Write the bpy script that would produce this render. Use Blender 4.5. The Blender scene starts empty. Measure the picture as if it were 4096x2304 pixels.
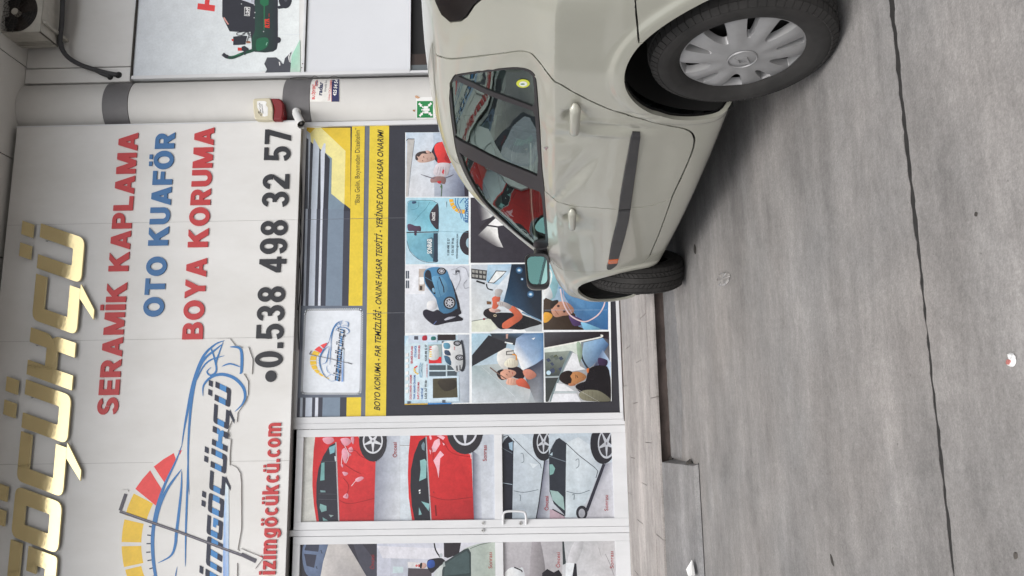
import bpy, bmesh, math, random
import numpy as np
from mathutils import Vector, Matrix
from mathutils.geometry import delaunay_2d_cdt, tessellate_polygon

# ------------------------------------------------------------------ camera, sky, light, exposure
SC = bpy.context.scene
COL = SC.collection
YAW, PITCH, ROLL = math.radians(10.178), math.radians(0.956), math.radians(-1.012)
FPX = 3100.0                     # focal length in pixels of the 4096 px wide photograph
CAMH = 1.025
FW = np.array([math.sin(YAW)*math.cos(PITCH), math.cos(YAW)*math.cos(PITCH), math.sin(PITCH)])
_r0 = np.array([math.cos(YAW), -math.sin(YAW), 0.0])
_u0 = np.cross(_r0, FW)
RT = math.cos(ROLL)*_r0 + math.sin(ROLL)*_u0      # right of the upright view
UPV = -math.sin(ROLL)*_r0 + math.cos(ROLL)*_u0    # up of the upright view
CAMP = np.array([0.0, 0.0, CAMH])
camd = bpy.data.cameras.new('camera')
camd.sensor_width = 36.0
camd.lens = FPX/4096.0*36.0
camd.clip_start = 0.05
camd.clip_end = 500.0
camo = bpy.data.objects.new('camera', camd)
COL.objects.link(camo)
# the phone was held turned by a quarter: picture x runs down the scene, picture up runs to its right
M = Matrix(((-UPV[0], RT[0], -FW[0], CAMP[0]), (-UPV[1], RT[1], -FW[1], CAMP[1]), (-UPV[2], RT[2], -FW[2], CAMP[2]), (0, 0, 0, 1)))
camo.matrix_world = M
SC.camera = camo

world = bpy.data.worlds.new('World')
SC.world = world
world.use_nodes = True
nt = world.node_tree
nt.nodes.clear()
sky = nt.nodes.new('ShaderNodeTexSky')
sky.sky_type = 'NISHITA'
sky.sun_disc = False
SUN_EL, SUN_AZ = math.radians(52), math.radians(200)
sky.sun_elevation = SUN_EL
sky.sun_rotation = SUN_AZ
sky.air_density = 1.0
sky.dust_density = 4.0
sky.ozone_density = 1.0
hs = nt.nodes.new('ShaderNodeHueSaturation')
hs.inputs['Saturation'].default_value = 0.22
bg = nt.nodes.new('ShaderNodeBackground')
bg.inputs['Strength'].default_value = 0.13
wo = nt.nodes.new('ShaderNodeOutputWorld')
nt.links.new(sky.outputs[0], hs.inputs['Color'])
nt.links.new(hs.outputs[0], bg.inputs['Color'])
nt.links.new(bg.outputs[0], wo.inputs['Surface'])

sund = bpy.data.lights.new('sun', 'SUN')
sund.energy = 0.7
sund.angle = math.radians(35)
sund.color = (1.0, 0.96, 0.9)
suno = bpy.data.objects.new('sun', sund)
COL.objects.link(suno)
sd = Vector((math.sin(SUN_AZ)*math.cos(SUN_EL), math.cos(SUN_AZ)*math.cos(SUN_EL), math.sin(SUN_EL)))
suno.rotation_euler = sd.to_track_quat('Z', 'Y').to_euler()
suno.location = (0, -10, 20)

SC.view_settings.view_transform = 'Standard'
SC.view_settings.look = 'None'
SC.view_settings.exposure = 0.53
SC.view_settings.gamma = 1.0
SC.view_settings.use_curve_mapping = False
SC.render.engine = 'CYCLES'
SC.cycles.max_bounces = 8
SC.cycles.glossy_bounces = 5
SC.cycles.transparent_max_bounces = 12
SC.cycles.caustics_reflective = False
SC.cycles.caustics_refractive = False

# ------------------------------------------------------------------ pixel -> place helpers (measuring only)
YW = 7.5        # plane of the shop windows and doors
YS = 7.38       # front of the sign board
def raydir(px, py):
    return FW + RT*((2304-py)-1152)/FPX - UPV*(px-2048)/FPX
def onY(px, py, Y):
    d = raydir(px, py); t = Y/d[1]
    return np.array([d[0]*t, Y, CAMH+d[2]*t])
def onZ(px, py, Z):
    d = raydir(px, py); t = (Z-CAMH)/d[2]
    return np.array([d[0]*t, d[1]*t, Z])
def project(P):
    d = np.asarray(P, float)-CAMP; w = d@FW
    return np.stack([2048-FPX*(d@UPV)/w, 2304-(1152+FPX*(d@RT)/w)], -1)
ZT = {'A': (1550, 480, .46926), 'B': (1550, 1040, .45558), 'C': (1150, 1640, .54348), 'D': (1150, 460, .4417),
      'E': (1150, 1040, .45537), 'F': (500, 0, .35885), 'G': (1000, 200, .34938), 'H': (1200, 0, .22082),
      '1': (0, 0, .5244), '2': (0, 760, .5244), '3': (0, 1520, .54099), '5': (1700, 200, .5521), '6': (1700, 0, .41408),
      '7': (2400, 0, .44177), '8': (2000, 400, .60716), 'P': (0, 0, 1.0), 'T': (2300, 900, .41420)}
def zp(Z, p):
    o = ZT[Z]
    return (o[0]+p[0]*o[2], o[1]+p[1]*o[2])

# ------------------------------------------------------------------ materials
def lin(c):
    return tuple((v/12.92 if v <= .04045 else ((v+.055)/1.055)**2.4) for v in (x/255.0 for x in c))
def alb(c, k=1.0):
    return tuple(min(.86, v*k) for v in lin(c))
MATS = {}
def mat(name, col=(.5, .5, .5), rough=.5, metal=0., coat=0., spec=.5, noise=0., nscale=8., bump=0., bscale=40., stretch=(1, 1, 1), col2=None, coatr=.05):
    if name in MATS: return MATS[name]
    m = bpy.data.materials.new(name); m.use_nodes = True
    n = m.node_tree.nodes; l = m.node_tree.links
    b = n['Principled BSDF']
    b.inputs['Base Color'].default_value = (*col, 1)
    b.inputs['Roughness'].default_value = rough
    b.inputs['Metallic'].default_value = metal
    b.inputs['Specular IOR Level'].default_value = spec
    b.inputs['Coat Weight'].default_value = coat
    b.inputs['Coat Roughness'].default_value = coatr
    if noise or bump:
        tc = n.new('ShaderNodeTexCoord'); mp = n.new('ShaderNodeMapping')
        mp.inputs['Scale'].default_value = stretch
        l.new(tc.outputs['Object'], mp.inputs['Vector'])
    if noise:
        t = n.new('ShaderNodeTexNoise'); t.inputs['Scale'].default_value = nscale; t.inputs['Detail'].default_value = 6
        t.inputs['Roughness'].default_value = .62
        l.new(mp.outputs[0], t.inputs['Vector'])
        r = n.new('ShaderNodeValToRGB')
        c2 = col2 or tuple(c*(1-noise) for c in col)
        r.color_ramp.elements[0].position = .3; r.color_ramp.elements[1].position = .68
        r.color_ramp.elements[0].color = (*c2, 1); r.color_ramp.elements[1].color = (*col, 1)
        l.new(t.outputs['Fac'], r.inputs['Fac']); l.new(r.outputs[0], b.inputs['Base Color'])
    if bump:
        t2 = n.new('ShaderNodeTexNoise'); t2.inputs['Scale'].default_value = bscale; t2.inputs['Detail'].default_value = 4
        l.new(mp.outputs[0], t2.inputs['Vector'])
        bp = n.new('ShaderNodeBump'); bp.inputs['Strength'].default_value = bump; bp.inputs['Distance'].default_value = .01
        l.new(t2.outputs['Fac'], bp.inputs['Height']); l.new(bp.outputs[0], b.inputs['Normal'])
    MATS[name] = m
    return m
def glassmat(name, tint, rough=.0, ior=1.5, op=.35):
    # thin sheet of tinted glass: clear transmission mixed with a mirror-like surface
    m = bpy.data.materials.new(name); m.use_nodes = True
    n = m.node_tree.nodes; l = m.node_tree.links; n.clear()
    o = n.new('ShaderNodeOutputMaterial'); mx = n.new('ShaderNodeMixShader'); tr = n.new('ShaderNodeBsdfTransparent')
    gl = n.new('ShaderNodeBsdfGlossy'); fr = n.new('ShaderNodeFresnel')
    fr.inputs['IOR'].default_value = ior
    tr.inputs['Color'].default_value = (*tint, 1); gl.inputs['Roughness'].default_value = rough
    gl.inputs['Color'].default_value = (.82, 1.0, .94, 1)
    l.new(fr.outputs[0], mx.inputs[0]); l.new(tr.outputs[0], mx.inputs[1]); l.new(gl.outputs[0], mx.inputs[2]); l.new(mx.outputs[0], o.inputs[0])
    MATS[name] = m
    return m
def printmat(key='print', a3=(.93, 1.05), sc1=9, a1=(.93, 1.04), sat=1.):
    m = bpy.data.materials.new('printed_vinyl' if key == 'print' else 'printed_photo'); m.use_nodes = True
    n = m.node_tree.nodes; l = m.node_tree.links; b = n['Principled BSDF']
    a = n.new('ShaderNodeVertexColor'); a.layer_name = 'Col'
    tc = n.new('ShaderNodeTexCoord')
    t = n.new('ShaderNodeTexNoise'); t.inputs['Scale'].default_value = sc1; t.inputs['Detail'].default_value = 7
    mr = n.new('ShaderNodeMapRange'); mr.inputs[1].default_value = .3; mr.inputs[2].default_value = .7
    mr.inputs[3].default_value = a1[0]; mr.inputs[4].default_value = a1[1]
    mu = n.new('ShaderNodeVectorMath'); mu.operation = 'SCALE'
    l.new(tc.outputs['Object'], t.inputs['Vector']); l.new(t.outputs['Fac'], mr.inputs[0])
    h_ = n.new('ShaderNodeHueSaturation'); h_.inputs['Saturation'].default_value = sat; l.new(a.outputs['Color'], h_.inputs['Color']); l.new(h_.outputs[0], mu.inputs[0]); l.new(mr.outputs[0], mu.inputs['Scale']); l.new(mu.outputs[0], b.inputs['Base Color'])
    t3 = n.new('ShaderNodeTexNoise'); t3.inputs['Scale'].default_value = 42; t3.inputs['Detail'].default_value = 5; t3.inputs['Roughness'].default_value = .7
    m3 = n.new('ShaderNodeMapRange'); m3.inputs[1].default_value = .3; m3.inputs[2].default_value = .7; m3.inputs[3].default_value = a3[0]; m3.inputs[4].default_value = a3[1]
    mm = n.new('ShaderNodeMath'); mm.operation = 'MULTIPLY'
    l.new(tc.outputs['Object'], t3.inputs['Vector']); l.new(t3.outputs['Fac'], m3.inputs[0]); l.new(mr.outputs[0], mm.inputs[0]); l.new(m3.outputs[0], mm.inputs[1]); l.new(mm.outputs[0], mu.inputs['Scale'])
    b.inputs['Roughness'].default_value = .22
    b.inputs['Specular IOR Level'].default_value = .4
    MATS[key] = m
    return m
printmat(); printmat('photo', (.88, 1.06), 12, (.86, 1.05), 1.0)
WHITE = (.75, .745, .735)
mat('white_cladding', WHITE, .38, noise=.10, nscale=2.2, col2=(.66, .65, .63), stretch=(1, 1, .5), bump=.02, bscale=3)
mat('soffit_white', (.66, .65, .62), .5, noise=.08, nscale=2)
mat('panel_pale', (.70, .72, .76), .35, noise=.04, nscale=2)
mat('joint_black', (.05, .045, .04), .9)
mat('joint_grey', (.30, .29, .28), .8)
mat('aluminium_white', (.71, .72, .74), .36, noise=.12, nscale=5, stretch=(1, 1, .3))
mat('column_white', (.66, .65, .63), .42, noise=.08, nscale=3)
mat('column_grey', (.15, .145, .15), .42, noise=.15, nscale=9)
mat('letter_red', (.50, .035, .04), .42)
mat('letter_blue', (.04, .145, .34), .42)
mat('letter_black', (.018, .019, .025), .42)
mat('gold', (.86, .72, .40), .10, metal=1., bump=.22, bscale=4)
mat('dark_void', (.008, .008, .009), .7)
mat('rubber_black', (.012, .012, .013), .6)
mat('hose_grey', (.05, .05, .055), .7, noise=.3, nscale=30)
mat('steel', (.6, .6, .6), .22, metal=1.)
mat('ac_cream', (.50, .48, .43), .5, noise=.25, nscale=8)
mat('ac_dark', (.045, .035, .03), .6, noise=.4, nscale=20)
mat('alarm_cream', (.62, .57, .42), .4, noise=.06, nscale=20)
mat('alarm_red', (.20, .012, .015), .25)
mat('camera_white', (.7, .7, .7), .35)
mat('white_paper', (.78, .78, .77), .6)

# ------------------------------------------------------------------ object helpers
def link(o, parent=None):
    COL.objects.link(o)
    if parent is not None: o.parent = parent
    return o
def mesh(name, verts, faces, m, parent=None, smooth=False, cols=None, mats=None, mi=None):
    me = bpy.data.meshes.new(name)
    me.from_pydata([tuple(map(float, v)) for v in verts], [], [tuple(f) for f in faces])
    if mats:
        for x in mats: me.materials.append(MATS[x])
    else: me.materials.append(MATS[m])
    if mi: me.polygons.foreach_set('material_index', mi)
    if smooth: me.polygons.foreach_set('use_smooth', [True]*len(me.polygons))
    if cols is not None:
        at = me.color_attributes.new('Col', 'FLOAT_COLOR', 'POINT')
        at.data.foreach_set('color', np.array([[*c, 1.0] for c in cols], dtype=np.float32).ravel())
    me.update()
    return link(bpy.data.objects.new(name, me), parent)
def tag(o, label=None, cat=None, group=None, kind=None):
    if label: o['label'] = label
    if cat: o['category'] = cat
    if group: o['group'] = group
    if kind: o['kind'] = kind
    return o
def empty(name, label, cat, loc=(0, 0, 0), rz=0., group=None):
    o = bpy.data.objects.new(name, None); o.empty_display_size = .1
    COL.objects.link(o); o.location = loc; o.rotation_euler = (0, 0, rz)
    return tag(o, label, cat, group)
class MB:
    def __init__(s): s.v = []; s.f = []
    def add(s, v, f):
        k = len(s.v); s.v += [tuple(p) for p in v]; s.f += [tuple(i+k for i in q) for q in f]; return s
    def box(s, a, b):
        (x0, y0, z0), (x1, y1, z1) = a, b
        x0, x1 = min(x0, x1), max(x0, x1); y0, y1 = min(y0, y1), max(y0, y1); z0, z1 = min(z0, z1), max(z0, z1)
        return s.add([(x0, y0, z0), (x1, y0, z0), (x1, y1, z0), (x0, y1, z0), (x0, y0, z1), (x1, y0, z1), (x1, y1, z1), (x0, y1, z1)],
                     [(0, 3, 2, 1), (4, 5, 6, 7), (0, 1, 5, 4), (1, 2, 6, 5), (2, 3, 7, 6), (3, 0, 4, 7)])
    def tube(s, pts, r, n=10, cap=True):
        pts = [np.array(p, float) for p in pts]; base = len(s.v); N = len(pts)
        rr = r if hasattr(r, '__len__') else [r]*N
        up = np.array([.123, .3, 1.]); rings = []
        for i, p in enumerate(pts):
            t = pts[min(i+1, N-1)]-pts[max(i-1, 0)]; t /= np.linalg.norm(t)+1e-12
            a = np.cross(t, up); a /= np.linalg.norm(a)+1e-9; b = np.cross(t, a)
            rings.append([tuple(p+rr[i]*(math.cos(2*math.pi*k/n)*a+math.sin(2*math.pi*k/n)*b)) for k in range(n)])
        v = [q for R in rings for q in R]; f = []
        for i in range(N-1):
            for k in range(n):
                f.append((i*n+k, i*n+(k+1) % n, (i+1)*n+(k+1) % n, (i+1)*n+k))
        if cap: f.append(tuple(range(n))[::-1]); f.append(tuple((N-1)*n+k for k in range(n)))
        return s.add(v, f)
    def build(s, name, m, parent=None, smooth=False, bevel=0.):
        o = mesh(name, s.v, s.f, m, parent, smooth)
        if smooth: o.data.set_sharp_from_angle(angle=math.radians(50))
        if bevel:
            bm = bmesh.new(); bm.from_mesh(o.data)
            bmesh.ops.bevel(bm, geom=[e for e in bm.edges], offset=bevel, segments=2, affect='EDGES', clamp_overlap=True)
            bm.to_mesh(o.data); bm.free()
            if smooth: o.data.polygons.foreach_set('use_smooth', [True]*len(o.data.polygons))
        return o
def box(name, a, b, m, parent=None, bevel=0.):
    return MB().box(a, b).build(name, m, parent, bevel=bevel)
def catmull(P, n=6, closed=True):
    P = [np.array(p, float) for p in P]; N = len(P); out = []
    rng = range(N) if closed else range(N-1)
    for i in rng:
        g = (lambda k: P[k % N]) if closed else (lambda k: P[max(0, min(N-1, k))])
        a, b, c, d = g(i-1), g(i), g(i+1), g(i+2)
        for k in range(n):
            t = k/n
            out.append(.5*((2*b)+(-a+c)*t+(2*a-5*b+4*c-d)*t*t+(-a+3*b-3*c+d)*t**3))
    if not closed: out.append(P[-1])
    return out
def area2(p):
    return sum(p[i][0]*p[(i+1) % len(p)][1]-p[(i+1) % len(p)][0]*p[i][1] for i in range(len(p)))

# flat print: polygons in picture coordinates, laid on a wall plane as thin ink layers
class Print:
    def __init__(s, Y, Z='P', step=.00012, fn=None):
        s.Y = Y; s.Z = Z; s.k = 1; s.step = step; s.v = []; s.f = []; s.c = []; s.fn = fn
    def tr(s, p, Z=None):
        if s.fn: p = s.fn(p); return onY(p[0], p[1], s.Y-s.k*s.step)
        q = zp(Z or s.Z, p); return onY(q[0], q[1], s.Y-s.k*s.step)
    def poly(s, pts, col, Z=None, smooth=0):
        if smooth:
            if isinstance(col, list): raise ValueError
            pts = catmull(pts, smooth)
        b = len(s.v)
        w = [s.tr(p, Z) for p in pts]
        q = [(p[0], p[2]) for p in w]
        idx = list(range(len(w)))
        if area2(q) < 0: idx.reverse()
        s.v += w; s.f.append([b+i for i in idx])
        if isinstance(col, list): s.c += [alb(c, 1.12) for c in col]
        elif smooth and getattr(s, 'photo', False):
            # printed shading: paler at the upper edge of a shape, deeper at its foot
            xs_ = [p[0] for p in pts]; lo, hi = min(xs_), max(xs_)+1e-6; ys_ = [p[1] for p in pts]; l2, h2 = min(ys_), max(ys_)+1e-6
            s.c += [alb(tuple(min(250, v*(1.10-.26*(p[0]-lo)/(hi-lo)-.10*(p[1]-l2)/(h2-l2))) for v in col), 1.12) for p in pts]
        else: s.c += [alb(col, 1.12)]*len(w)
        s.k += 1; return s
    def stroke(s, pts, wd, col, Z=None, smooth=0, taper=False):
        if smooth: pts = catmull(pts, smooth, False)
        P = [np.array(p, float) for p in pts]; L = []; R = []; n = len(P)
        for i, p in enumerate(P):
            t = P[min(i+1, n-1)]-P[max(i-1, 0)]; t = t/(np.hypot(*t)+1e-9); m = np.array([-t[1], t[0]])
            w = wd/2*(1 if not taper else math.sin(math.pi*(i+.35)/(n-.3))**.7)
            L.append(p+m*w); R.append(p-m*w)
        b = len(s.v)
        w3 = [s.tr(p, Z) for p in L]+[s.tr(p, Z) for p in R]
        s.v += w3; s.c += [alb(col, 1.12)]*len(w3)
        for i in range(n-1):
            q = [i, i+1, n+i+1, n+i]
            if area2([(w3[k][0], w3[k][2]) for k in q]) < 0: q.reverse()
            s.f.append([b+k for k in q])
        s.k += 1; return s
    def disc(s, c, rx, ry, col, Z=None, n=28, rin=None, a0=0, a1=360):
        if rin is None:
            return s.poly([(c[0]+rx*math.cos(math.radians(a)), c[1]+ry*math.sin(math.radians(a))) for a in np.linspace(a0, a1, n, endpoint=(a1-a0 != 360))], col, Z)
        A = [(math.cos(math.radians(a)), math.sin(math.radians(a))) for a in np.linspace(a0, a1, n)]
        return s.stroke([(c[0]+(rx+rin)/2*x, c[1]+(rx+rin)/2*ry/rx*y) for x, y in A], rx-rin, col, Z)
    def text(s, st, a, b, cap, col, Z=None, off=0., shear=0., Zc=None):
        # a -> b: baseline from first to last letter, cap: capital height (all in picture units)
        V, F, x0, x1 = textgeo(st, off)
        a = np.array(a, float); b = np.array(b, float); e = b-a; L = np.hypot(*e); n = np.array([e[1], -e[0]])/L
        # reading runs up the picture (-y): capitals stand towards -x
        if n[0] > 0: n = -n
        bs = len(s.v)
        w = []
        for (x, y) in V:
            u = (x-x0)/(x1-x0); v = y/CAPH
            p = a+e*(u+shear*v*cap/L)+n*(v*cap)
            w.append(s.tr(p, Z))
        s.v += w; s.c += [alb(col, 1.12)]*len(w)
        s.f += [[bs+i for i in f] for f in F]
        s.k += 1; return s
    def build(s, name, parent=None):
        return mesh(name, s.v, s.f, 'photo' if getattr(s, 'photo', False) else 'print', parent, cols=s.c)
CAPH = .682
_TG = {}
def textraw(st, off=0., ext=0.):
    key = (st, off, ext)
    if key in _TG: return _TG[key]
    c = bpy.data.curves.new('t', 'FONT'); c.body = st; c.offset = off; c.extrude = ext; c.resolution_u = 3
    o = bpy.data.objects.new('t', c); COL.objects.link(o)
    dg = bpy.context.evaluated_depsgraph_get(); ev = o.evaluated_get(dg); m = ev.to_mesh()
    V = [tuple(v.co) for v in m.vertices]; F = [tuple(p.vertices) for p in m.polygons]
    ev.to_mesh_clear(); bpy.data.objects.remove(o); bpy.data.curves.remove(c)
    _TG[key] = (V, F)
    return V, F
def textgeo(st, off=0.):
    V, F = textraw(st, off)
    xs = [v[0] for v in V]
    out = []
    for f in F:
        if area2([(V[i][0], V[i][1]) for i in f]) < 0: f = f[::-1]
        out.append(f)
    return [(v[0], v[1]) for v in V], out, min(xs), max(xs)
def letters(st, off):
    """single letters of a line of solid lettering, as (verts, faces) groups, front face at z=+"""
    V, F = textraw(st, off, .03)
    par = list(range(len(V)))
    key = {}
    for i, v in enumerate(V):
        k = (round(v[0], 4), round(v[1], 4), round(v[2], 4)); par[i] = key.setdefault(k, i)
    def find(i):
        while par[i] != i: par[i] = par[par[i]]; i = par[i]
        return i
    for f in F:
        for i in f[1:]:
            a, b = find(f[0]), find(i)
            if a != b: par[b] = a
    isl = {}
    for f in F: isl.setdefault(find(f[0]), []).append(f)
    it = []
    for k, fs in isl.items():
        xs = [V[i][0] for f in fs for i in f]
        it.append([min(xs), max(xs), fs])
    it.sort(key=lambda q: -(q[1]-q[0]))
    gr = []
    for q in it:
        for g in gr:
            ov = min(g[1], q[1])-max(g[0], q[0])
            if ov > .6*(q[1]-q[0]): g[2] += q[2]; g[0] = min(g[0], q[0]); g[1] = max(g[1], q[1]); break
        else: gr.append(q)
    gr.sort(key=lambda q: q[0])
    xs = [v[0] for v in V]
    return V, gr, min(xs), max(xs)
# ------------------------------------------------------------------ square cut lettering and the shop logo
def rpoly(pts):
    out = []
    n = len(pts)
    for i, p in enumerate(pts):
        r = p[2] if len(p) > 2 else 0
        P = np.array(p[:2], float)
        if not r: out.append(tuple(P)); continue
        a = np.array(pts[i-1][:2], float)-P; b = np.array(pts[(i+1) % n][:2], float)-P
        a /= np.hypot(*a); b /= np.hypot(*b)
        A = P+a*r; B = P+b*r
        for t in np.linspace(0, 1, 6):
            out.append(tuple((1-t)**2*A+2*t*(1-t)*P+t*t*B))
    return out
GW, GT = .76, .235
def glyph(ch):
    W, t, R, q = GW, GT, .14, .03
    U = [(0, 1), (0, 0, R), (W, 0, R), (W, 1), (W-t, 1), (W-t, t, q), (t, t, q), (t, 1)]
    Cc = [(W, 1), (0, 1, R), (0, 0, R), (W, 0), (W, t), (t, t), (t, 1-t), (W, 1-t)]
    dots = [[(.10, 1.17), (.33, 1.17), (.33, 1.42), (.10, 1.42)], [(.47, 1.17), (.70, 1.17), (.70, 1.42), (.47, 1.42)]]
    ced = [[(.60, -.004), (.84, -.004), (.50, -.34), (.34, -.34)]]
    def ring(x0, x1, y0, y1, a=t, r=R):
        out = rpoly([(x0, y1, r), (x0, y0, r), (x1, y0, r), (x1, y1, r)])
        e = .0005
        return out+[out[0]]+[(x0+a, y1-a), (x1-a, y1-a), (x1-a, y0+a), (x0+a, y0+a), (x0+a, y1-a)]
    if ch == 'Ü': return [rpoly(U)]+dots, W
    if ch == 'Ç': return [rpoly(Cc)]+ced, W
    if ch == 'Ö':
        o = rpoly([(0, 0, R), (W, 0, R), (W, 1, R), (0, 1, R)])
        inn = [(t, t), (t, 1-t), (W-t, 1-t), (W-t, t)]
        # two halves meet with a butt joint, so that the counter stays open
        h1 = rpoly([(W/2, 0), (0, 0, R), (0, 1, R), (W/2, 1), (W/2, 1-t), (t, 1-t, q), (t, t, q), (W/2, t)])
        h2 = rpoly([(W/2, 0), (W/2, t), (W-t, t, q), (W-t, 1-t, q), (W/2, 1-t), (W/2, 1), (W, 1, R), (W, 0, R)])
        return [h1, h2]+dots, W
    if ch == 'G': return [rpoly([(W, 1), (0, 1, R), (0, 0, R), (W, 0, R*.5), (W, .62), (.40, .62), (.40, .42), (W-t, .42), (W-t, t), (t, t), (t, 1-t), (W, 1-t)])], W
    if ch == 'K': return [rpoly([(0, 0), (0, 1), (t, 1), (t, .62), (W-t, .62), (W-t, 1), (W, 1), (W, .62, .05), (W-.07, .52), (W, .42, .05), (W, 0), (W-t, 0), (W-t, .38), (t, .38), (t, 0)])], W
    if ch == 'M': return [rpoly([(0, 0), (0, 1, R), (W+.2, 1, R), (W+.2, 0), (W+.2-t*.8, 0), (W+.2-t*.8, 1-t), (W/2+.1+.1, 1-t), (W/2+.2, 0), (W/2, 0), (W/2, 1-t), (t*.8, 1-t), (t*.8, 0)])], W+.2
    if ch == 'İ': return [[(0, 0), (0, 1), (t, 1), (t, 0)], [(0, 1.15), (0, 1.38), (t, 1.38), (t, 1.15)]], t
    if ch == 'Z': return [[(0, 1), (W, 1), (W, .5-t/2+.15), (t+.02, t), (W, t), (W, 0), (0, 0), (0, .5+t/2-.15), (W-t-.02, 1-t), (0, 1-t)]], W
    if ch == 'B':
        return [rpoly([(W/2, 0), (0, 0), (0, 1), (W/2, 1), (W/2, .8), (t, .8), (t, .6), (W/2, .6), (W/2, .42), (t, .42), (t, .2), (W/2, .2)]),
                rpoly([(W/2, 0), (W/2, .2), (W-t, .2), (W-t, .42), (W/2, .42), (W/2, .6), (W-t, .6), (W-t, .8), (W/2, .8), (W/2, 1), (W, 1, R), (W, 0, R)])], W
    return [], .4
SH = .27
def clip_tri(tri, y0, y1):
    P = list(tri)
    for s, lim in ((1, y0), (-1, y1)):
        Q = []
        for i in range(len(P)):
            a, b = P[i], P[(i+1) % len(P)]
            ia, ib = s*(a[1]-lim) >= 0, s*(b[1]-lim) >= 0
            if ia: Q.append(a)
            if ia != ib:
                t = (lim-a[1])/(b[1]-a[1]); Q.append((a[0]+t*(b[0]-a[0]), lim))
        P = Q
        if len(P) < 3: return []
    return P
DK, BL = (44, 48, 64), (70, 128, 184)
def logo_word(pr, word, a, b, cap, adv, banded=True):
    """word in square lettering; a: lower left of first letter, b: lower left of last one, picture units"""
    a = np.array(a, float); b = np.array(b, float); L = np.hypot(*(b-a)); e = (b-a)/L; n = np.array([e[1], -e[0]])
    if n[0] > 0: n = -n
    pos = []; x = 0
    for ch in word:
        pos.append(x); x += glyph(ch)[1]+.14
    sc = L/(pos[-1] or 1)
    for ch, x in zip(word, pos):
        for poly in glyph(ch)[0]:
            T = tessellate_polygon([[Vector((p[0], p[1], 0)) for p in poly]])
            for y0, y1, c in ((-1, .30, DK), (.30, .72, BL), (.72, 2, DK)) if banded else ((-1, 2, DK),):
                vs = []; fs = []
                for t in T:
                    q = clip_tri([poly[i] for i in t], y0, y1)
                    if len(q) < 3: continue
                    k = len(vs); vs += q; fs.append([k+i for i in range(len(q))])
                if not fs: continue
                bs = len(pr.v)
                w = [pr.tr(a+e*((x+u+SH*v)*sc)+n*(v*cap)) for u, v in vs]
                pr.v += w; pr.c += [alb(c, 1.12)]*len(w)
                for f in fs:
                    if area2([(w[i][0], w[i][2]) for i in f]) < 0: f = f[::-1]
                    pr.f.append([bs+i for i in f])
    pr.k += 1
LBL = (62, 116, 172)
def ringseg(a0, a1, ro, ri, n=7):
    A = np.radians(np.linspace(a0, a1, n))
    return [(1709-ro*math.cos(a), 1215-ro*math.sin(a)) for a in A]+[(1709-ri*math.cos(a), 1215-ri*math.sin(a)) for a in A[::-1]]
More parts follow.
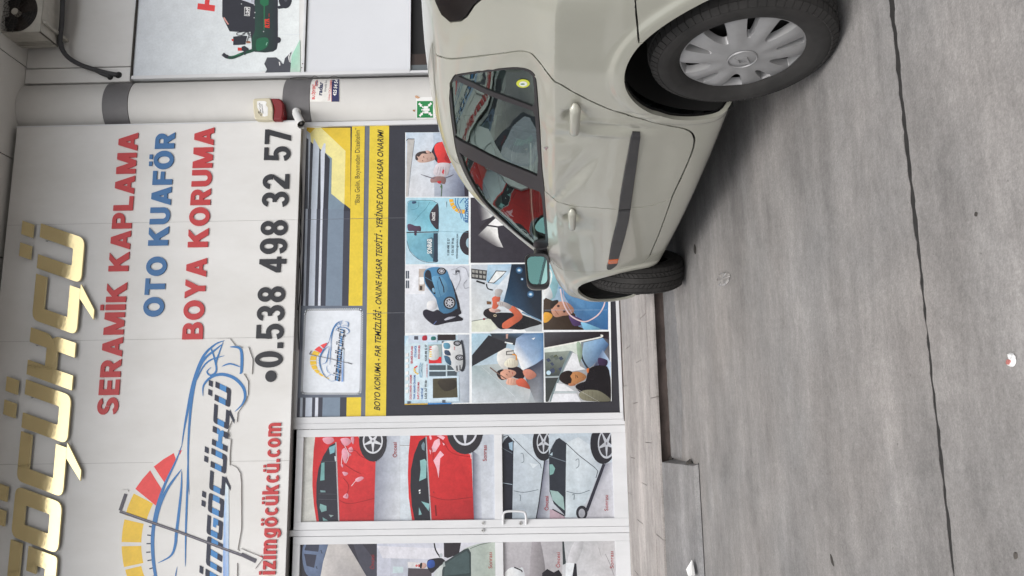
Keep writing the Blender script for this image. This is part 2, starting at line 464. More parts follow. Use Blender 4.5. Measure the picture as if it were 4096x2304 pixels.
def draw_logo(pr):
    Y, R = (232, 188, 62), (222, 74, 74)
    for p in (ringseg(15.4, 27.6, 812, 650), ringseg(1.2, 13.2, 810, 664), ringseg(-12, -1, 810, 664), ringseg(-25, -13.5, 806, 684),
              ringseg(-37, -26.5, 796, 706), ringseg(-49, -38.5, 784, 726), ringseg(-62, -50.5, 772, 742)):
        pr.poly(p, Y)
    pr.poly([(1000, 805), (1055, 730), (1110, 668), (1150, 735), (1197, 808), (1180, 860), (1160, 935), (1080, 870)], R)
    pr.poly([(1137, 640), (1210, 585), (1285, 540), (1303, 595), (1260, 680), (1220, 765)], R)
    pr.poly([(1320, 520), (1345, 520), (1328, 555)], R)
    for x, y in ((1117, 1085), (1104, 1148), (1099, 1210), (1097, 1273), (1106, 1333), (1120, 1392), (1140, 1450), (1165, 1505)):
        t = math.atan2(1215-y, 1709-x)
        pr.stroke([(x-16*math.cos(t), y-16*math.sin(t)), (x+16*math.cos(t), y+16*math.sin(t))], 9, (60, 64, 78))
    S = lambda pts, w, sm=6, tp=True: pr.stroke(pts, w, LBL, smooth=sm, taper=tp)
    S([(1341, 500), (1362, 360), (1382, 250), (1428, 20), (1500, -170), (1590, -262), (1662, -292)], 20)
    S([(1398, 850), (1390, 560), (1405, 260), (1440, 20), (1500, -140), (1600, -230), (1650, -270)], 20)
    S([(1345, 480), (1300, 600), (1220, 770), (1165, 930), (1133, 1100), (1128, 1250), (1145, 1420), (1195, 1640), (1290, 1850), (1400, 1990)], 26)
    S([(1342, 660), (1240, 800), (1178, 940), (1152, 1080)], 22)
    S([(1343, 670), (1340, 800), (1322, 980), (1303, 1140), (1295, 1220), (1262, 1300), (1165, 1355)], 22)
    S([(1392, 500), (1384, 800), (1374, 1100), (1370, 1380)], 15)
    S([(1310, 1380), (1295, 1500), (1330, 1640), (1390, 1700)], 12)
    S([(1290, 1850), (1360, 1760), (1420, 1740), (1500, 1790)], 12)
    S([(1400, 1990), (1500, 1960), (1560, 1930)], 14)
    S([(1500, 120), (1505, 40), (1560, -20), (1640, -42), (1730, -15), (1795, 50), (1812, 120), (1790, 180), (1735, 235)], 24)
    S([(1455, 0), (1500, -95), (1560, -150), (1660, -180)], 12)
    S([(1560, -95), (1530, -60), (1560, -35), (1600, -80), (1560, -230), (1520, -200)], 14)
    S([(1650, -285), (1600, -140), (1600, -90)], 12)
    S([(1700, -245), (1780, -225), (1785, -70), (1770, -50)], 22)
    S([(1640, -100), (1700, -120), (1780, -95)], 12)
    pr.poly([(1668, 760), (1655, 1000), (1650, 1300), (1652, 2000), (1694, 2000), (1690, 1300), (1692, 1000), (1690, 780)],
            [(214, 224, 238), (150, 184, 226), (86, 140, 210), (60, 110, 190), (150, 180, 220), (160, 190, 226), (190, 208, 234), (216, 226, 238)])
    logo_word(pr, 'GÖÇÜKÇÜ', (1640, 1190), (1700, 205), 118, 0)
    logo_word(pr, 'BİZİM', (1606, 2000), (1636, 1430), 118, 0)
    G = (80, 78, 88)
    pr.stroke([(930, 842), (888, 965)], 24, G); pr.stroke([(885, 972), (1330, 1126), (1785, 1296)], 20, G)
    pr.poly([(1778, 1302), (1790, 1276), (1898, 1326), (1886, 1354)], G)
    pr.stroke([(888, 968), (1780, 1290)], 3, (150, 148, 156))

# ------------------------------------------------------------------ building
def X_(py, px=1800, Y=None): return onY(px, py, Y or YW)[0]
def Z_(px, py=1200, Y=None): return onY(px, py, Y or YW)[2]
bld = empty('shop_building', 'white clad shop front building with overhanging soffit behind the parked car', 'building', (0, YW, 0))
def B(o):
    o.location = Vector(o.location)-bld.location; return o
def bpart(name, a, b, m, bev=0.):
    return B(box(name, a, b, m, bld, bevel=bev))
SOF = Z_(100, 300)            # soffit height
XJ = X_(271, 300)             # cladding joint
XR = X_(340, 60)
bpart('wall', (-9, YW+.16, 0), (9, YW+.4, SOF+.3), 'white_cladding')
bpart('room_ceiling', (-9, YW+2.9, -.02), (9, YW+3.0, 3.5), 'dark_void')
# soffit panels: one by one, open joints
XP = XJ-6.16
SW = 1.03
bpart('soffit_backing', (-9, YW-1.30, SOF+.03), (9, YW+.2, SOF+.09), 'joint_black')
me0 = None
for i in range(-1, 15):
    for j in range(1):
        x0 = XP+SW*i; y1 = YW+.16-j*.79
        m_ = MB().box((0, 0, 0), (SW-.012, 1.44, .03)) if me0 is None else None
        if me0 is None: o = m_.build('soffit_panel', 'soffit_white', bld); me0 = o.data
        else: o = link(bpy.data.objects.new('soffit_panel', me0), bld)
        o.location = (x0+.006, y1-1.445-YW, SOF)
bpart('soffit_fascia', (-9, YW-1.34, SOF-.03), (9, YW-1.30, SOF+.6), 'white_cladding')
# upper right wall: cladding panels in front of the wall
ztop_ad = Z_(528, 200)
bpart('cladding_panel', (XJ+.006, YW, ztop_ad), (XJ+2.2, YW+.15, SOF-.004), 'white_cladding', .003)
bpart('cladding_panel', (XJ+2.212, YW, ztop_ad), (XJ+4.2, YW+.15, SOF-.004), 'white_cladding', .003)
bpart('cladding_panel', (X_(330, 300), YW, ztop_ad), (XJ-.006, YW+.15, SOF-.004), 'white_cladding', .003)
bpart('cladding_panel', (X_(330, 300)-.6, YW+.02, 2.9), (X_(330, 300)-.012, YW+.14, SOF-.004), 'white_cladding', .003)
bpart('cladding_panel', (-8.5, YW+.02, 3.1), (X_(330, 300)-.612, YW+.14, SOF-.004), 'white_cladding', .003)

# ------------------------------------------------------------------ half round column
XC0, XC1 = X_(500, 700), X_(330, 700)
XCm, HC = (XC0+XC1)/2, (XC1-XC0)/2
col = empty('column', 'white half round column with two dark grey bands between sign board and advertising panels', 'column', (XCm, YW, 0))
def colpart(name, z0, z1, m, grow=0., n=28):
    sag = .105+grow; v = []; f = []
    w = HC+grow
    R = (w*w+sag*sag)/(2*sag); a0 = math.asin(w/R)
    A = np.linspace(-a0, a0, n)
    for z in (z0, z1):
        for a in A: v.append((R*math.sin(a), .0-(R*math.cos(a)-(R-sag)), z))
        v.append((w, .14, z)); v.append((-w, .14, z))
    k = n+2
    for i in range(k): f.append((i, (i+1) % k, k+(i+1) % k, k+i))
    f.append(tuple(range(k))[::-1]); f.append(tuple(k+i for i in range(k)))
    o = mesh(name, v, f, m, col)
    for p in o.data.polygons[:n-1]: p.use_smooth = True
    o.data.set_sharp_from_angle(angle=math.radians(35))
    return o
YCF = YW-.105
def ZC(px, py=415): return onY(px, py, YCF)[2]
zb = [ZC(408), ZC(509), ZC(1130), ZC(1236)]
colpart('shaft', -.02, zb[3]-.004, 'column_white'); colpart('shaft', zb[2]+.004, zb[1]-.004, 'column_white'); colpart('shaft', zb[0]+.004, SOF-.003, 'column_white')
colpart('band', zb[3], zb[2], 'column_grey', .006); colpart('band', zb[1], zb[0], 'column_grey', .006)

# ------------------------------------------------------------------ sign board
sgn = empty('sign_board', 'large white shop sign with gold, red, blue and black raised letters and round car logo', 'sign', (0, YS, 3.3))
def sg(o): o.location = Vector(o.location)-sgn.location; return o
ZS0 = onY(1185, 1200, YS)[2]-.0
ZS0 = onY(1180, 1200, YS)[2]; ZS1 = onY(28, 900, YS)[2]
XS1 = onY(700, 496, YS)[0]
jy = [onY(600, y, YS)[0] for y in (890, 1357, 1850)]
pw = jy[1]-jy[2]
js = [XS1]+jy
while js[-1] > -8.0: js.append(js[-1]-pw)
for a, b in zip(js[1:], js[:-1]):
    sg(box('sign_panel', (a+.0012, YS, ZS0), (b-.0012, YS+.004, ZS1), 'white_cladding', sgn, .0008))
sg(box('sign_backing', (js[-1], YS+.0042, ZS0+.004), (XS1-.002, YS+.13, ZS1-.002), 'joint_grey', sgn))
sg(box('edge_trim', (XS1+.0005, YS+.001, ZS0), (XS1+.012, YS+.14, ZS1+.01), 'aluminium_white', sgn))
def rect(x0, y0, x1, y1): return [(x0, y0), (x1, y0), (x1, y1), (x0, y1)]
def arcq(cx, cy, rx, ry, wx, wy, a0, a1, n=0):
    n = n or max(4, int(abs(a1-a0)/14)); A = np.radians(np.linspace(a0, a1, n+1)); o = []
    P = [(cx+rx*math.cos(a), cy+ry*math.sin(a)) for a in A]; Q = [(cx+(rx-wx)*math.cos(a), cy+(ry-wy)*math.sin(a)) for a in A]
    for i in range(n): o.append([P[i], P[i+1], Q[i+1], Q[i]])
    return o
def mir(q, W): return [(W-x, y) for x, y in q][::-1]
def bold(ch):
    """heavy grotesque capitals, condensed figures and small letters, built from strokes; capital height 1"""
    t, h = .25, .205
    if ch in 'EFL':
        o = [rect(0, 0, t, 1)]
        if ch != 'F': o.append(rect(0, 0, .66, h))
        if ch != 'L': o += [rect(0, 1-h, .66, 1), rect(0, .5-h/2, .62, .5+h/2)]
        return o, (.66 if ch != 'F' else .63)
    if ch == 'T': return [rect(0, 1-h, .74, 1), rect(.245, 0, .495, 1)], .74
    if ch == 'A': L = [(0, 0), (.265, 0), (.54, 1), (.29, 1)]; return [L, mir(L, .86), rect(.16, .19, .70, .37)], .86
    if ch == 'M': L = [(0, 1), (.30, 1), (.60, 0), (.37, 0)]; return [rect(0, 0, .22, 1), rect(.76, 0, .98, 1), L, mir(L, .98)], .98
    if ch == 'K': return [rect(0, 0, t, 1), [(.22, .36), (.84, 1), (.53, 1), (.22, .68)], [(.30, .46), (.56, 0), (.88, 0), (.50, .68)]], .88
    if ch in 'PR':
        o = [rect(0, 0, t, 1), rect(0, 1-h, .43, 1), rect(0, .36, .43, .36+h)]+arcq(.42, .68, .31, .32, t, h, -90, 90)
        if ch == 'R': o.append([(.26, .40), (.50, 0), (.78, 0), (.54, .44)]); return o, .78
        return o, .73
    if ch == 'B': return [rect(0, 0, t, 1), rect(0, 1-h*.95, .44, 1), rect(0, .42, .44, .59), rect(0, 0, .46, h*.95)]+arcq(.43, .735, .29, .265, t, .18, -90, 90)+arcq(.44, .29, .32, .29, t, .19, -90, 90), .76
    if ch in 'OÖ': return arcq(.44, .5, .44, .515, .265, .205, 0, 360)+([rect(.17, 1.08, .38, 1.24), rect(.50, 1.08, .71, 1.24)] if ch == 'Ö' else []), .88
    if ch in 'CÇ': return arcq(.43, .5, .43, .515, .26, .205, 42, 318)+([[(.36, .02), (.52, .02), (.44, -.24), (.26, -.24)]] if ch == 'Ç' else []), .80
    if ch == 'D': return [rect(0, 0, t, 1), rect(0, 1-h, .36, 1), rect(0, 0, .36, h)]+arcq(.36, .5, .44, .5, .26, h, -90, 90), .80
    if ch == 'H': return [rect(0, 0, t, 1), rect(.53, 0, .78, 1), rect(.1, .4, .7, .61)], .78
    if ch == 'I': return [rect(0, 0, t, 1)], t
    if ch == 'N': return [rect(0, 0, .24, 1), rect(.55, 0, .79, 1), [(0, 1), (.27, 1), (.79, 0), (.52, 0)]], .79
    if ch == 'U': return [rect(0, .34, t, 1), rect(.53, .34, .78, 1)]+arcq(.39, .35, .39, .365, t, .21, 180, 360), .78
    if ch == 'Y': L = [(0, 1), (.28, 1), (.55, .40), (.30, .36)]; return [rect(.30, 0, .55, .48), L, mir(L, .85)], .85
    if ch == 'S': return arcq(.36, .715, .36, .30, .235, .195, 18, 268)+arcq(.36, .285, .37, .30, .235, .195, -162, 88), .73
    if ch == 'İ': return [rect(0, 0, t, 1), rect(0, 1.09, t, 1.25)], t
    w_, v_ = .195, .15
    if ch == '0': return arcq(.285, .5, .285, .51, w_, v_, 0, 360), .57
    if ch == '3': return arcq(.27, .735, .265, .275, w_, .14, -90, 165)+arcq(.27, .275, .29, .285, w_, .15, -165, 90)+[rect(.18, .455, .30, .60)], .56
    if ch == '5': return [rect(.05, .85, .53, 1), [(.03, .44), (.20, .46), (.235, 1), (.06, 1)]]+arcq(.275, .315, .285, .325, w_, .15, -160, 128), .56
    if ch == '8': return arcq(.285, .74, .262, .27, .185, .135, 0, 360)+arcq(.285, .275, .285, .285, w_, .14, 0, 360), .57
    if ch == '9': return arcq(.285, .68, .285, .33, w_, .14, 0, 360)+[rect(.375, .3, .57, .68)]+arcq(.285, .32, .285, .33, w_, .15, -165, 0), .57
    if ch == '6': return arcq(.285, .32, .285, .33, w_, .14, 0, 360)+[rect(0, .32, .195, .7)]+arcq(.285, .68, .285, .33, w_, .15, 15, 180), .57
    if ch == '4': return [rect(.31, 0, .49, 1), rect(0, .20, .575, .345), [(0, .20), (.155, .22), (.40, .9), (.31, 1), (0, .37)][:2]+[(.36, .84), (.32, 1), (0, .36)]], .575
    if ch == '2': return arcq(.285, .70, .28, .31, w_, .145, -20, 170)+[rect(0, 0, .56, .155), [(0, .0), (.26, .14), (.55, .60), (.36, .58), (0, .17)]], .56
    if ch == '7': return [rect(0, .845, .56, 1), [(.11, 0), (.31, 0), (.56, .87), (.36, .87)]], .56
    if ch == '.': return [rect(0, 0, .2, .2)], .2
    if ch == '•': return [[(.2+.2*math.cos(a), .40+.2*math.sin(a)) for a in np.linspace(0, 2*math.pi, 20, endpoint=False)]], .40
    X = .78; s_, q = .20, .155
    if ch in 'oö': return arcq(.29, X/2, .29, X/2+.01, s_, q, 0, 360)+([rect(.08, .86, .24, 1.01), rect(.34, .86, .50, 1.01)] if ch == 'ö' else []), .58
    if ch == 'c': return arcq(.28, X/2, .28, X/2+.01, s_, q, 45, 315), .50
    if ch == 'm': return [rect(0, 0, s_, X), rect(.325, 0, .325+s_, .52), rect(.65, 0, .65+s_, .52)]+arcq(.2625, .5, .2625, .29, s_, .17, 0, 150)+arcq(.5875, .5, .2625, .29, s_, .17, 0, 150), .85
    if ch in 'uü': return [rect(0, .26, s_, X), rect(.36, 0, .36+s_, X)]+arcq(.28, .28, .28, .29, s_, .16, 180, 360)+([rect(.08, .86, .24, 1.01), rect(.34, .86, .50, 1.01)] if ch == 'ü' else []), .56
    if ch == 'i': return [rect(0, 0, s_, X), rect(0, .86, s_, 1.01)], s_
    if ch == 'z': return [rect(0, 0, .5, .16), rect(0, X-.16, .5, X), [(0, .12), (.24, .12), (.5, X-.12), (.26, X-.12)]], .5
    if ch == 'k': return [rect(0, 0, s_, 1.01), [(.18, .26), (.56, X), (.32, X), (.18, .54)], [(.22, .36), (.36, 0), (.60, 0), (.38, .52)]], .60
    if ch == 'g': return arcq(.27, X/2+.02, .27, X/2-.01, s_, q, 0, 360)+[rect(.36, -.04, .56, X)]+arcq(.28, -.03, .28, .22, s_, .15, 185, 360), .56
    if ch == 'b': return arcq(.29, X/2, .29, X/2+.01, s_, q, 0, 360)+[rect(0, 0, s_, 1.01)], .58
    if ch == 'w': a = [(0, X), (.19, X), (.34, 0), (.16, 0)]; b = [(.16, 0), (.34, 0), (.50, X), (.33, X)]; return [a, b, mir(a, .83), mir(b, .83)], .83
    return [], .30
_BG = {}
def inpoly(q, p):
    r = False; j = len(q)-1
    for i in range(len(q)):
        if (q[i][1] > p[1]) != (q[j][1] > p[1]) and p[0] < (q[j][0]-q[i][0])*(p[1]-q[i][1])/(q[j][1]-q[i][1])+q[i][0]: r = not r
        j = i
    return r
def boldmesh(ch):
    if ch in _BG: return _BG[ch]
    polys, w = bold(ch)
    if not polys: _BG[ch] = None, w; return _BG[ch]
    P = []; F = []
    for q in polys:
        if area2(q) < 0: q = q[::-1]
        k = len(P); P += [Vector(p) for p in q]; F.append(list(range(k, k+len(q))))
    v, e, f, _, _, _ = delaunay_2d_cdt(P, [], F, 1, 1e-5)
    v = [(a[0], a[1]) for a in v]
    f = [t for t in f if any(inpoly(q, (sum(v[i][0] for i in t)/len(t), sum(v[i][1] for i in t)/len(t))) for q in polys)]
    f = [tuple(t) if area2([v[i] for i in t]) > 0 else tuple(t)[::-1] for t in f]
    _BG[ch] = (v, f), w
    return _BG[ch]
def sign_letters(st, a, b, cap, m, off, name='letter', depth=.012, gap=.10):
    A = onY(*a, YS); Bq = onY(*b, YS); L = Bq[0]-A[0]
    mid = ((a[0]+b[0])/2, (a[1]+b[1])/2)
    h = abs(onY(mid[0]-cap, mid[1], YS)[2]-onY(mid[0], mid[1], YS)[2]); z0 = (A[2]+Bq[2])/2
    x = 0; lay = []
    for ch in st:
        g, w = boldmesh(ch); lay.append((g, x, w)); x += w+gap
    tot = x-gap; sc = L/tot
    for g, x, w in lay:
        if g is None: continue
        v, f = g; n = len(v)
        ed = {}
        for t in f:
            for i in range(len(t)): ed[(t[i], t[(i+1) % len(t)])] = 1
        bd = [k for k in ed if (k[1], k[0]) not in ed]
        V = [((u-w/2)*sc, -depth, y*h) for u, y in v]+[((u-w/2)*sc, -.0008, y*h) for u, y in v]
        F = list(f)+[(j, i, i+n, j+n) for i, j in bd]
        o = mesh(name, V, F, m, sgn); o.location = (A[0]+(x+w/2)*sc, YS, z0); sg(o)
sign_letters('SERAMİK KAPLAMA', (478, 1658), (549, 532), 79, 'letter_red', .036)
sign_letters('OTO KUAFÖR', (657, 1267), (700, 530), 79, 'letter_blue', .036)
sign_letters('BOYA KORUMA', (817, 1357), (854, 511), 80, 'letter_red', .036)
sign_letters('•0.538 498 32 57', (1116, 1528), (1175, 517), 106, 'letter_black', .034)
sign_letters('www.bizimgöcükcü.com', (1086, 2560), (1131, 1691), 64, 'letter_red', .03)
zz = lambda px, py: onY(px, py, YS)
# left part of the sign, beyond the picture's edge (seen only in reflections)
for st, z, w, m in (('DOLU HASARI ONARIMI', 455, 1500, 'letter_red'), ('PARK HASARI ONARIMI', 640, 1500, 'letter_blue'), ('KAPUT KORUMA', 830, 950, 'letter_red'), ('CAM FİLMİ', 980, 700, 'letter_blue')):
    sign_letters(st, (z-190, 4600), (z-190+w*.055, 4600-w), 76, m, .036)
sign_letters('0.536 367 99 06•', (930, 4550), (990, 3400), 100, 'letter_black', .034)
# gold letters
GA = onY(253, 2212, YS); GB = onY(316, 1138, YS)
gz = lambda x: onY(296, 1563, YS)[2]
pos = []; x = 0
gw = 'GÖÇÜKÇÜ'
pitch = (onY(322, 1138, YS)[0]-onY(253, 2212, YS)[0])/5
caph = abs(onY(130, 1080, YS)[2]-onY(318, 1080, YS)[2])*.96
sq = (onY(322, 1138, YS)[0]-onY(322, 959+44, YS)[0])/-(GW*caph)
def gold_word(word, x0, sqz):
    for i, ch in enumerate(word):
        polys, w = glyph(ch)
        vs = []; fs = []
        for poly in polys:
            T = tessellate_polygon([[Vector((p[0], p[1], 0)) for p in poly]])
            n = len(poly); k = len(vs)
            A_ = area2(poly)
            pts = poly if A_ > 0 else poly[::-1]
            T = tessellate_polygon([[Vector((p[0], p[1], 0)) for p in pts]])
            for d in (0, .024):
                for u, v in pts: vs.append(((u+SH*v)*caph*sqz, YS-.02-(.024-d), v*caph))
            for t in T:
                tt = list(t)
                if area2([pts[q] for q in tt]) < 0: tt.reverse()
                fs.append([k+q for q in tt]); fs.append([k+n+q for q in tt[::-1]])
            for q in range(n): fs.append([k+q, k+n+q, k+n+(q+1) % n, k+(q+1) % n])
        o = mesh('gold_letter', vs, fs, 'gold', sgn)
        o.location = (x0[i], 0, zgold); sg(o)
zgold = (onY(318, 1138, YS)[2]+onY(258, 2212, YS)[2])/2
xl = [onY(253, y, YS)[0] for y in (2432, 2212, 1988, 1776, 1563, 1343, 1138)]
sqz = (onY(318, 959, YS)[0]-onY(318, 1138, YS)[0])/(GW*caph)
gold_word(gw, xl, sqz)
gp = xl[1]-xl[0]
gold_word('BİZİM', [xl[0]-gp*k for k in (5.4, 4.5, 4.0, 3.0, 2.5)], sqz)
# stand-offs behind the gold letters
for i, x in enumerate(xl):
    for u, v in ((.12, .12), (.5, .88)):
        m_ = MB().tube([(x+(u+SH*v)*caph*sqz, YS+.0, zgold+v*caph), (x+(u+SH*v)*caph*sqz, YS-.021, zgold+v*caph)], .006, 8)
        sg(m_.build('standoff', 'steel', sgn))
# logo plate
plate = [(1662, -305), (1600, -300), (1525, -262), (1434, -145), (1390, 60), (1345, 300), (1312, 500), (1225, 548), (1130, 612), (1050, 690), (985, 775), (950, 830), (948, 815), (895, 813), (862, 985), (902, 1015), (886, 1120), (884, 1240), (905, 1380), (950, 1520), (1010, 1640), (1100, 1780), (1220, 1920), (1350, 2060), (1450, 2120), (1620, 2110), (1750, 2030), (1752, 1352),
         (1885, 1396), (1900, 1375), (1943, 1318), (1930, 1310), (1780, 1248), (1775, 1268), (1756, 1252), (1783, 1100), (1782, 760), (1775, 690), (1750, 650), (1720, 632), (1697, 630), (1697, 552), (1706, 440), (1660, 432), (1664, 425), (1712, 300), (1750, 312), (1756, 240), (1790, 195), (1832, 110), (1834, 10), (1800, -48), (1862, -45), (1868, -150), (1835, -245), (1795, -235), (1740, -250), (1700, -305)]
pv = [onY(*zp('3', p), YS-.014) for p in plate]
if area2([(p[0], p[2]) for p in pv]) < 0: pv.reverse()
n = len(pv); vs = [tuple(p) for p in pv]+[(p[0], YS-.001, p[2]) for p in pv]
T = tessellate_polygon([[Vector((p[0], p[2], 0)) for p in pv]])
fs = []
for t in T:
    t = list(t)
    if area2([(pv[q][0], pv[q][2]) for q in t]) < 0: t.reverse()
    fs.append(t)
fs += [[i, i+n, (i+1) % n+n, (i+1) % n] for i in range(n)]
lp = mesh('logo_plate', vs, fs, 'white_cladding', sgn); sg(lp)
pr = Print(YS-.0142, '3'); draw_logo(pr)
o = pr.build('logo_print', lp)

# ------------------------------------------------------------------ big window with printed sheet
def frame_rect(name, x0, x1, z0, z1, w, parent, ref, m='aluminium_white', y0=None, y1=None, sides='LRTB'):
    """four bars round an opening; w = (left,right,top,bottom) widths, measured inwards"""
    y0 = YW-.03 if y0 is None else y0; y1 = YW+.03 if y1 is None else y1
    L, R, T_, Bm = w
    out = []
    for s, a, b in (('L', (x0, y0, z0), (x0+L, y1, z1)), ('R', (x1-R, y0, z0), (x1, y1, z1)), ('T', (x0+L+.0008, y0+.002, z1-T_), (x1-R-.0008, y1, z1)), ('B', (x0+L+.0008, y0+.002, z0), (x1-R-.0008, y1, z0+Bm))):
        if s in sides:
            o = box(name, a, b, m, parent, bevel=.002); o.location = Vector(o.location)-ref; out.append(o)
    return out
PRY = YW-.006       # plane of the printed sheets
def cl(pr, x0, y0, x1, y1):
    """keep what follows inside a photo's own edges"""
    pr.lim = (min(x0, x1), min(y0, y1), max(x0, x1), max(y0, y1)); return pr
_otr = Print.tr
def _tr(s, p, Z=None):
    L = getattr(s, 'lim', None)
    if L: p = (min(max(p[0], L[0]), L[2]), min(max(p[1], L[1]), L[3]))
    return _otr(s, p, Z)
Print.tr = _tr

XW0, XW1 = X_(1674, 1174), X_(488, 1500)
XW0i, XW1i = (X_(1674, 1174)+X_(1650, 2450))/2+.004, X_(505, 1500)
XW0 = XW0i-.06
ZWb, ZWt = Z_(2492, 1640), Z_(1208, 1100)
ref = Vector((0, YW, 0))
win = empty('display_window', 'big shop window covered by a yellow and black printed sheet with photos of repairs', 'window', (0, YW, 0))
frame_rect('frame', XW0, XW1, ZWb, ZWt+.05, (XW0i-XW0, XW1-XW1i, .05, Z_(2479, 1640)-ZWb), win, ref)
o = box('glass_backing', (XW0+.01, YW, ZWb+.01), (XW1-.01, YW+.02, ZWt), 'joint_black', win); o.location = -ref
def onwin(o): o.location = Vector(o.location)-ref; return o
pr = Print(PRY, 'P')
dk = (46, 47, 57)
cx = lambda x, z: None
pr.poly([(1206, 500), (2486, 476), (2486, 1660), (1180, 1680)], [(50, 51, 61), (44, 45, 52), (52, 52, 58), (44, 46, 56)])
def stripe(d0, d1, e0, e1, c, y0=835, y1=1667, Zb='E'):
    f = lambda d, e, y: ((1150+.4417*d)+((1150+.45537*e)-(1150+.4417*d))*(y-835)/(1664-835), y)
    pr.poly([f(d0, e0, y0), f(d1, e1, y0), f(d1, e1, y1), f(d0, e0, y1)], c)
stripe(130, 567, 75, 515, (58, 60, 72), 620, 1667)
stripe(165, 185, 108, 130, (168, 176, 190), 560)
stripe(215, 265, 155, 213, (190, 198, 212), 580)
stripe(300, 320, 240, 267, (205, 210, 222), 590)
stripe(370, 510, 305, 460, (116, 131, 148), 560)
stripe(570, 690, 517, 645, (216, 190, 58), 500)
stripe(693, 735, 645, 683, (100, 106, 120), 500)
stripe(733, 912, 683, 865, (214, 190, 60), 500)
# right end of the stripes with slanted ends
D = lambda pts, c, **k: pr.poly(pts, c, Z='D', **k)
D([(140, 120), (290, 115), (570, 115), (570, 850), (515, 805), (515, 330), (290, 130), (210, 118)], (214, 184, 56))
D([(135, 112), (300, 112), (525, 325), (515, 812), (395, 712), (402, 393), (340, 340), (232, 262), (190, 222), (150, 180)], (224, 214, 146))
D([(132, 125), (150, 122), (205, 165), (215, 262), (232, 262), (240, 210), (290, 300), (285, 850), (130, 850)], (186, 195, 208))
D([(130, 125), (142, 180), (190, 222), (185, 850), (130, 850)], (52, 54, 64))
D([(208, 240), (232, 265), (212, 850), (188, 850)], dk)
D([(288, 300), (316, 335), (303, 850), (268, 850)], dk)
D([(300, 330), (330, 255), (345, 260), (322, 850), (300, 850)], (200, 206, 218))
D([(338, 345), (385, 398), (370, 850), (325, 850)], dk)
D([(340, 340), (402, 393), (395, 712), (515, 812), (510, 852), (368, 852), (384, 398)], (118, 136, 152))
D([(515, 812), (568, 858), (567, 870), (508, 870)], dk)
D([(148, 121), (150, 112), (215, 112), (250, 118), (205, 165)], (212, 176, 56))
for i in range(2):
    pass
pr.stroke([(1223, 880), (1240, 878), (1560, 872), (2300, 862)], 1.5, (96, 98, 106))
pr.stroke([(1200, 1265), (1540, 1252), (2430, 1238)], 1.5, (110, 112, 120))
# logo card
Ee = lambda pts, c, **k: pr.poly(pts, c, Z='E', **k)
Ee([(100, 402), (680, 402), (668, 1205), (80, 1210)], [(96, 104, 118), (100, 108, 122), (100, 108, 122), (86, 92, 106)])
def rr(c, r, n=5):
    o = []
    k = len(c)
    for i in range(k):
        P = np.array(c[i], float); a = np.array(c[i-1], float)-P; b = np.array(c[(i+1) % k], float)-P
        a /= np.hypot(*a); b /= np.hypot(*b)
        for t in np.linspace(0, 1, n): o.append(tuple((1-t)**2*(P+a*r)+2*t*(1-t)*P+t*t*(P+b*r)))
    return o
card = rr([(148, 428), (664, 424), (650, 1184), (114, 1182)], 48)
Ee(card, (214, 219, 226))
cc = [np.array(p) for p in card]; cen = np.array([394, 805.])
seg = []
for i in range(len(cc)):
    a, b = cc[i], cc[(i+1) % len(cc)]; L = np.hypot(*(b-a)); n_ = max(1, int(L/10))
    for k in range(n_): seg.append(a+(b-a)*k/n_)
for i, p in enumerate(seg):
    q = seg[(i+1) % len(seg)]; t = q-p; nrm = np.array([t[1], -t[0]])/(np.hypot(*t)+1e-9)
    if nrm@(cen-p) < 0: nrm = -nrm
    o_ = 0 if i % 2 else 9
    bs_k = pr.k
    Ee([p+nrm*(1+o_), q+nrm*(1+o_), q+nrm*(9+o_), p+nrm*(9+o_)], (38, 38, 44)); pr.k = bs_k
pr.k += 1
lg = Print(PRY-.006, 'E', fn=lambda p: zp('E', (202+(p[0]-900)*.372+(p[1]-65)*-.004, 615+(p[1]-65)*.2345)))
draw_logo(lg)
pr.text('“Bize Gelin, Boyamadan Düzeltelim”', (652, 815), (654, 118), 43, (48, 48, 46), Z='D', off=-.004)
pr.text('BOYO KORUMA - FAR TEMİZLİĞİ - ONLINE HASAR TESPİTİ - YERİNDE DOLU HASAR ONARIMI', (1519.5, 1642), (1533.5, 524), 23, (38, 38, 36), Z='P', off=.012, shear=.25)
for o_ in (pr.build('printed_sheet', win), lg.build('logo_print', win)): onwin(o_)

# --- the photographs on the sheet, each a print of its own
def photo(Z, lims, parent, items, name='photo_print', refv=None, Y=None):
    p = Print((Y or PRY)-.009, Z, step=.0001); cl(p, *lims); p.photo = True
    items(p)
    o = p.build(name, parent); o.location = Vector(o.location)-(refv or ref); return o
# white mount
p = Print(PRY-.008, 'P')
p.poly([(1621, 530), (2436, 524), (2436, 700), (2447, 1605), (1619, 1619)], (222, 225, 232))
onwin(p.build('photo_mount', win))
def wheel(p, c, rx, ry, rim, spokes=5, sc=(190, 192, 200), tc=(40, 40, 44), dx=0, dy=0, hub=True):
    p.disc(c, rx, ry, tc)
    c2 = (c[0]+dx, c[1]+dy)
    p.disc(c2, rim[0], rim[1], sc); p.disc(c2, rim[0]*.86, rim[1]*.86, (58, 58, 64))
    for k in range(spokes):
        a = 2*math.pi*k/spokes+.3
        t = np.array([-math.sin(a)*rim[0], math.cos(a)*rim[1]])
        e = np.array([math.cos(a)*rim[0], math.sin(a)*rim[1]])*.92; C = np.array(c2, float)
        p.poly([C+t*.17, C+e*.95+t*.05, C+e*.95-t*.05, C-t*.17], sc)
    p.disc(c2, rim[0]*.22, rim[1]*.22, sc); p.disc(c2, rim[0]*.1, rim[1]*.1, (120, 120, 128))
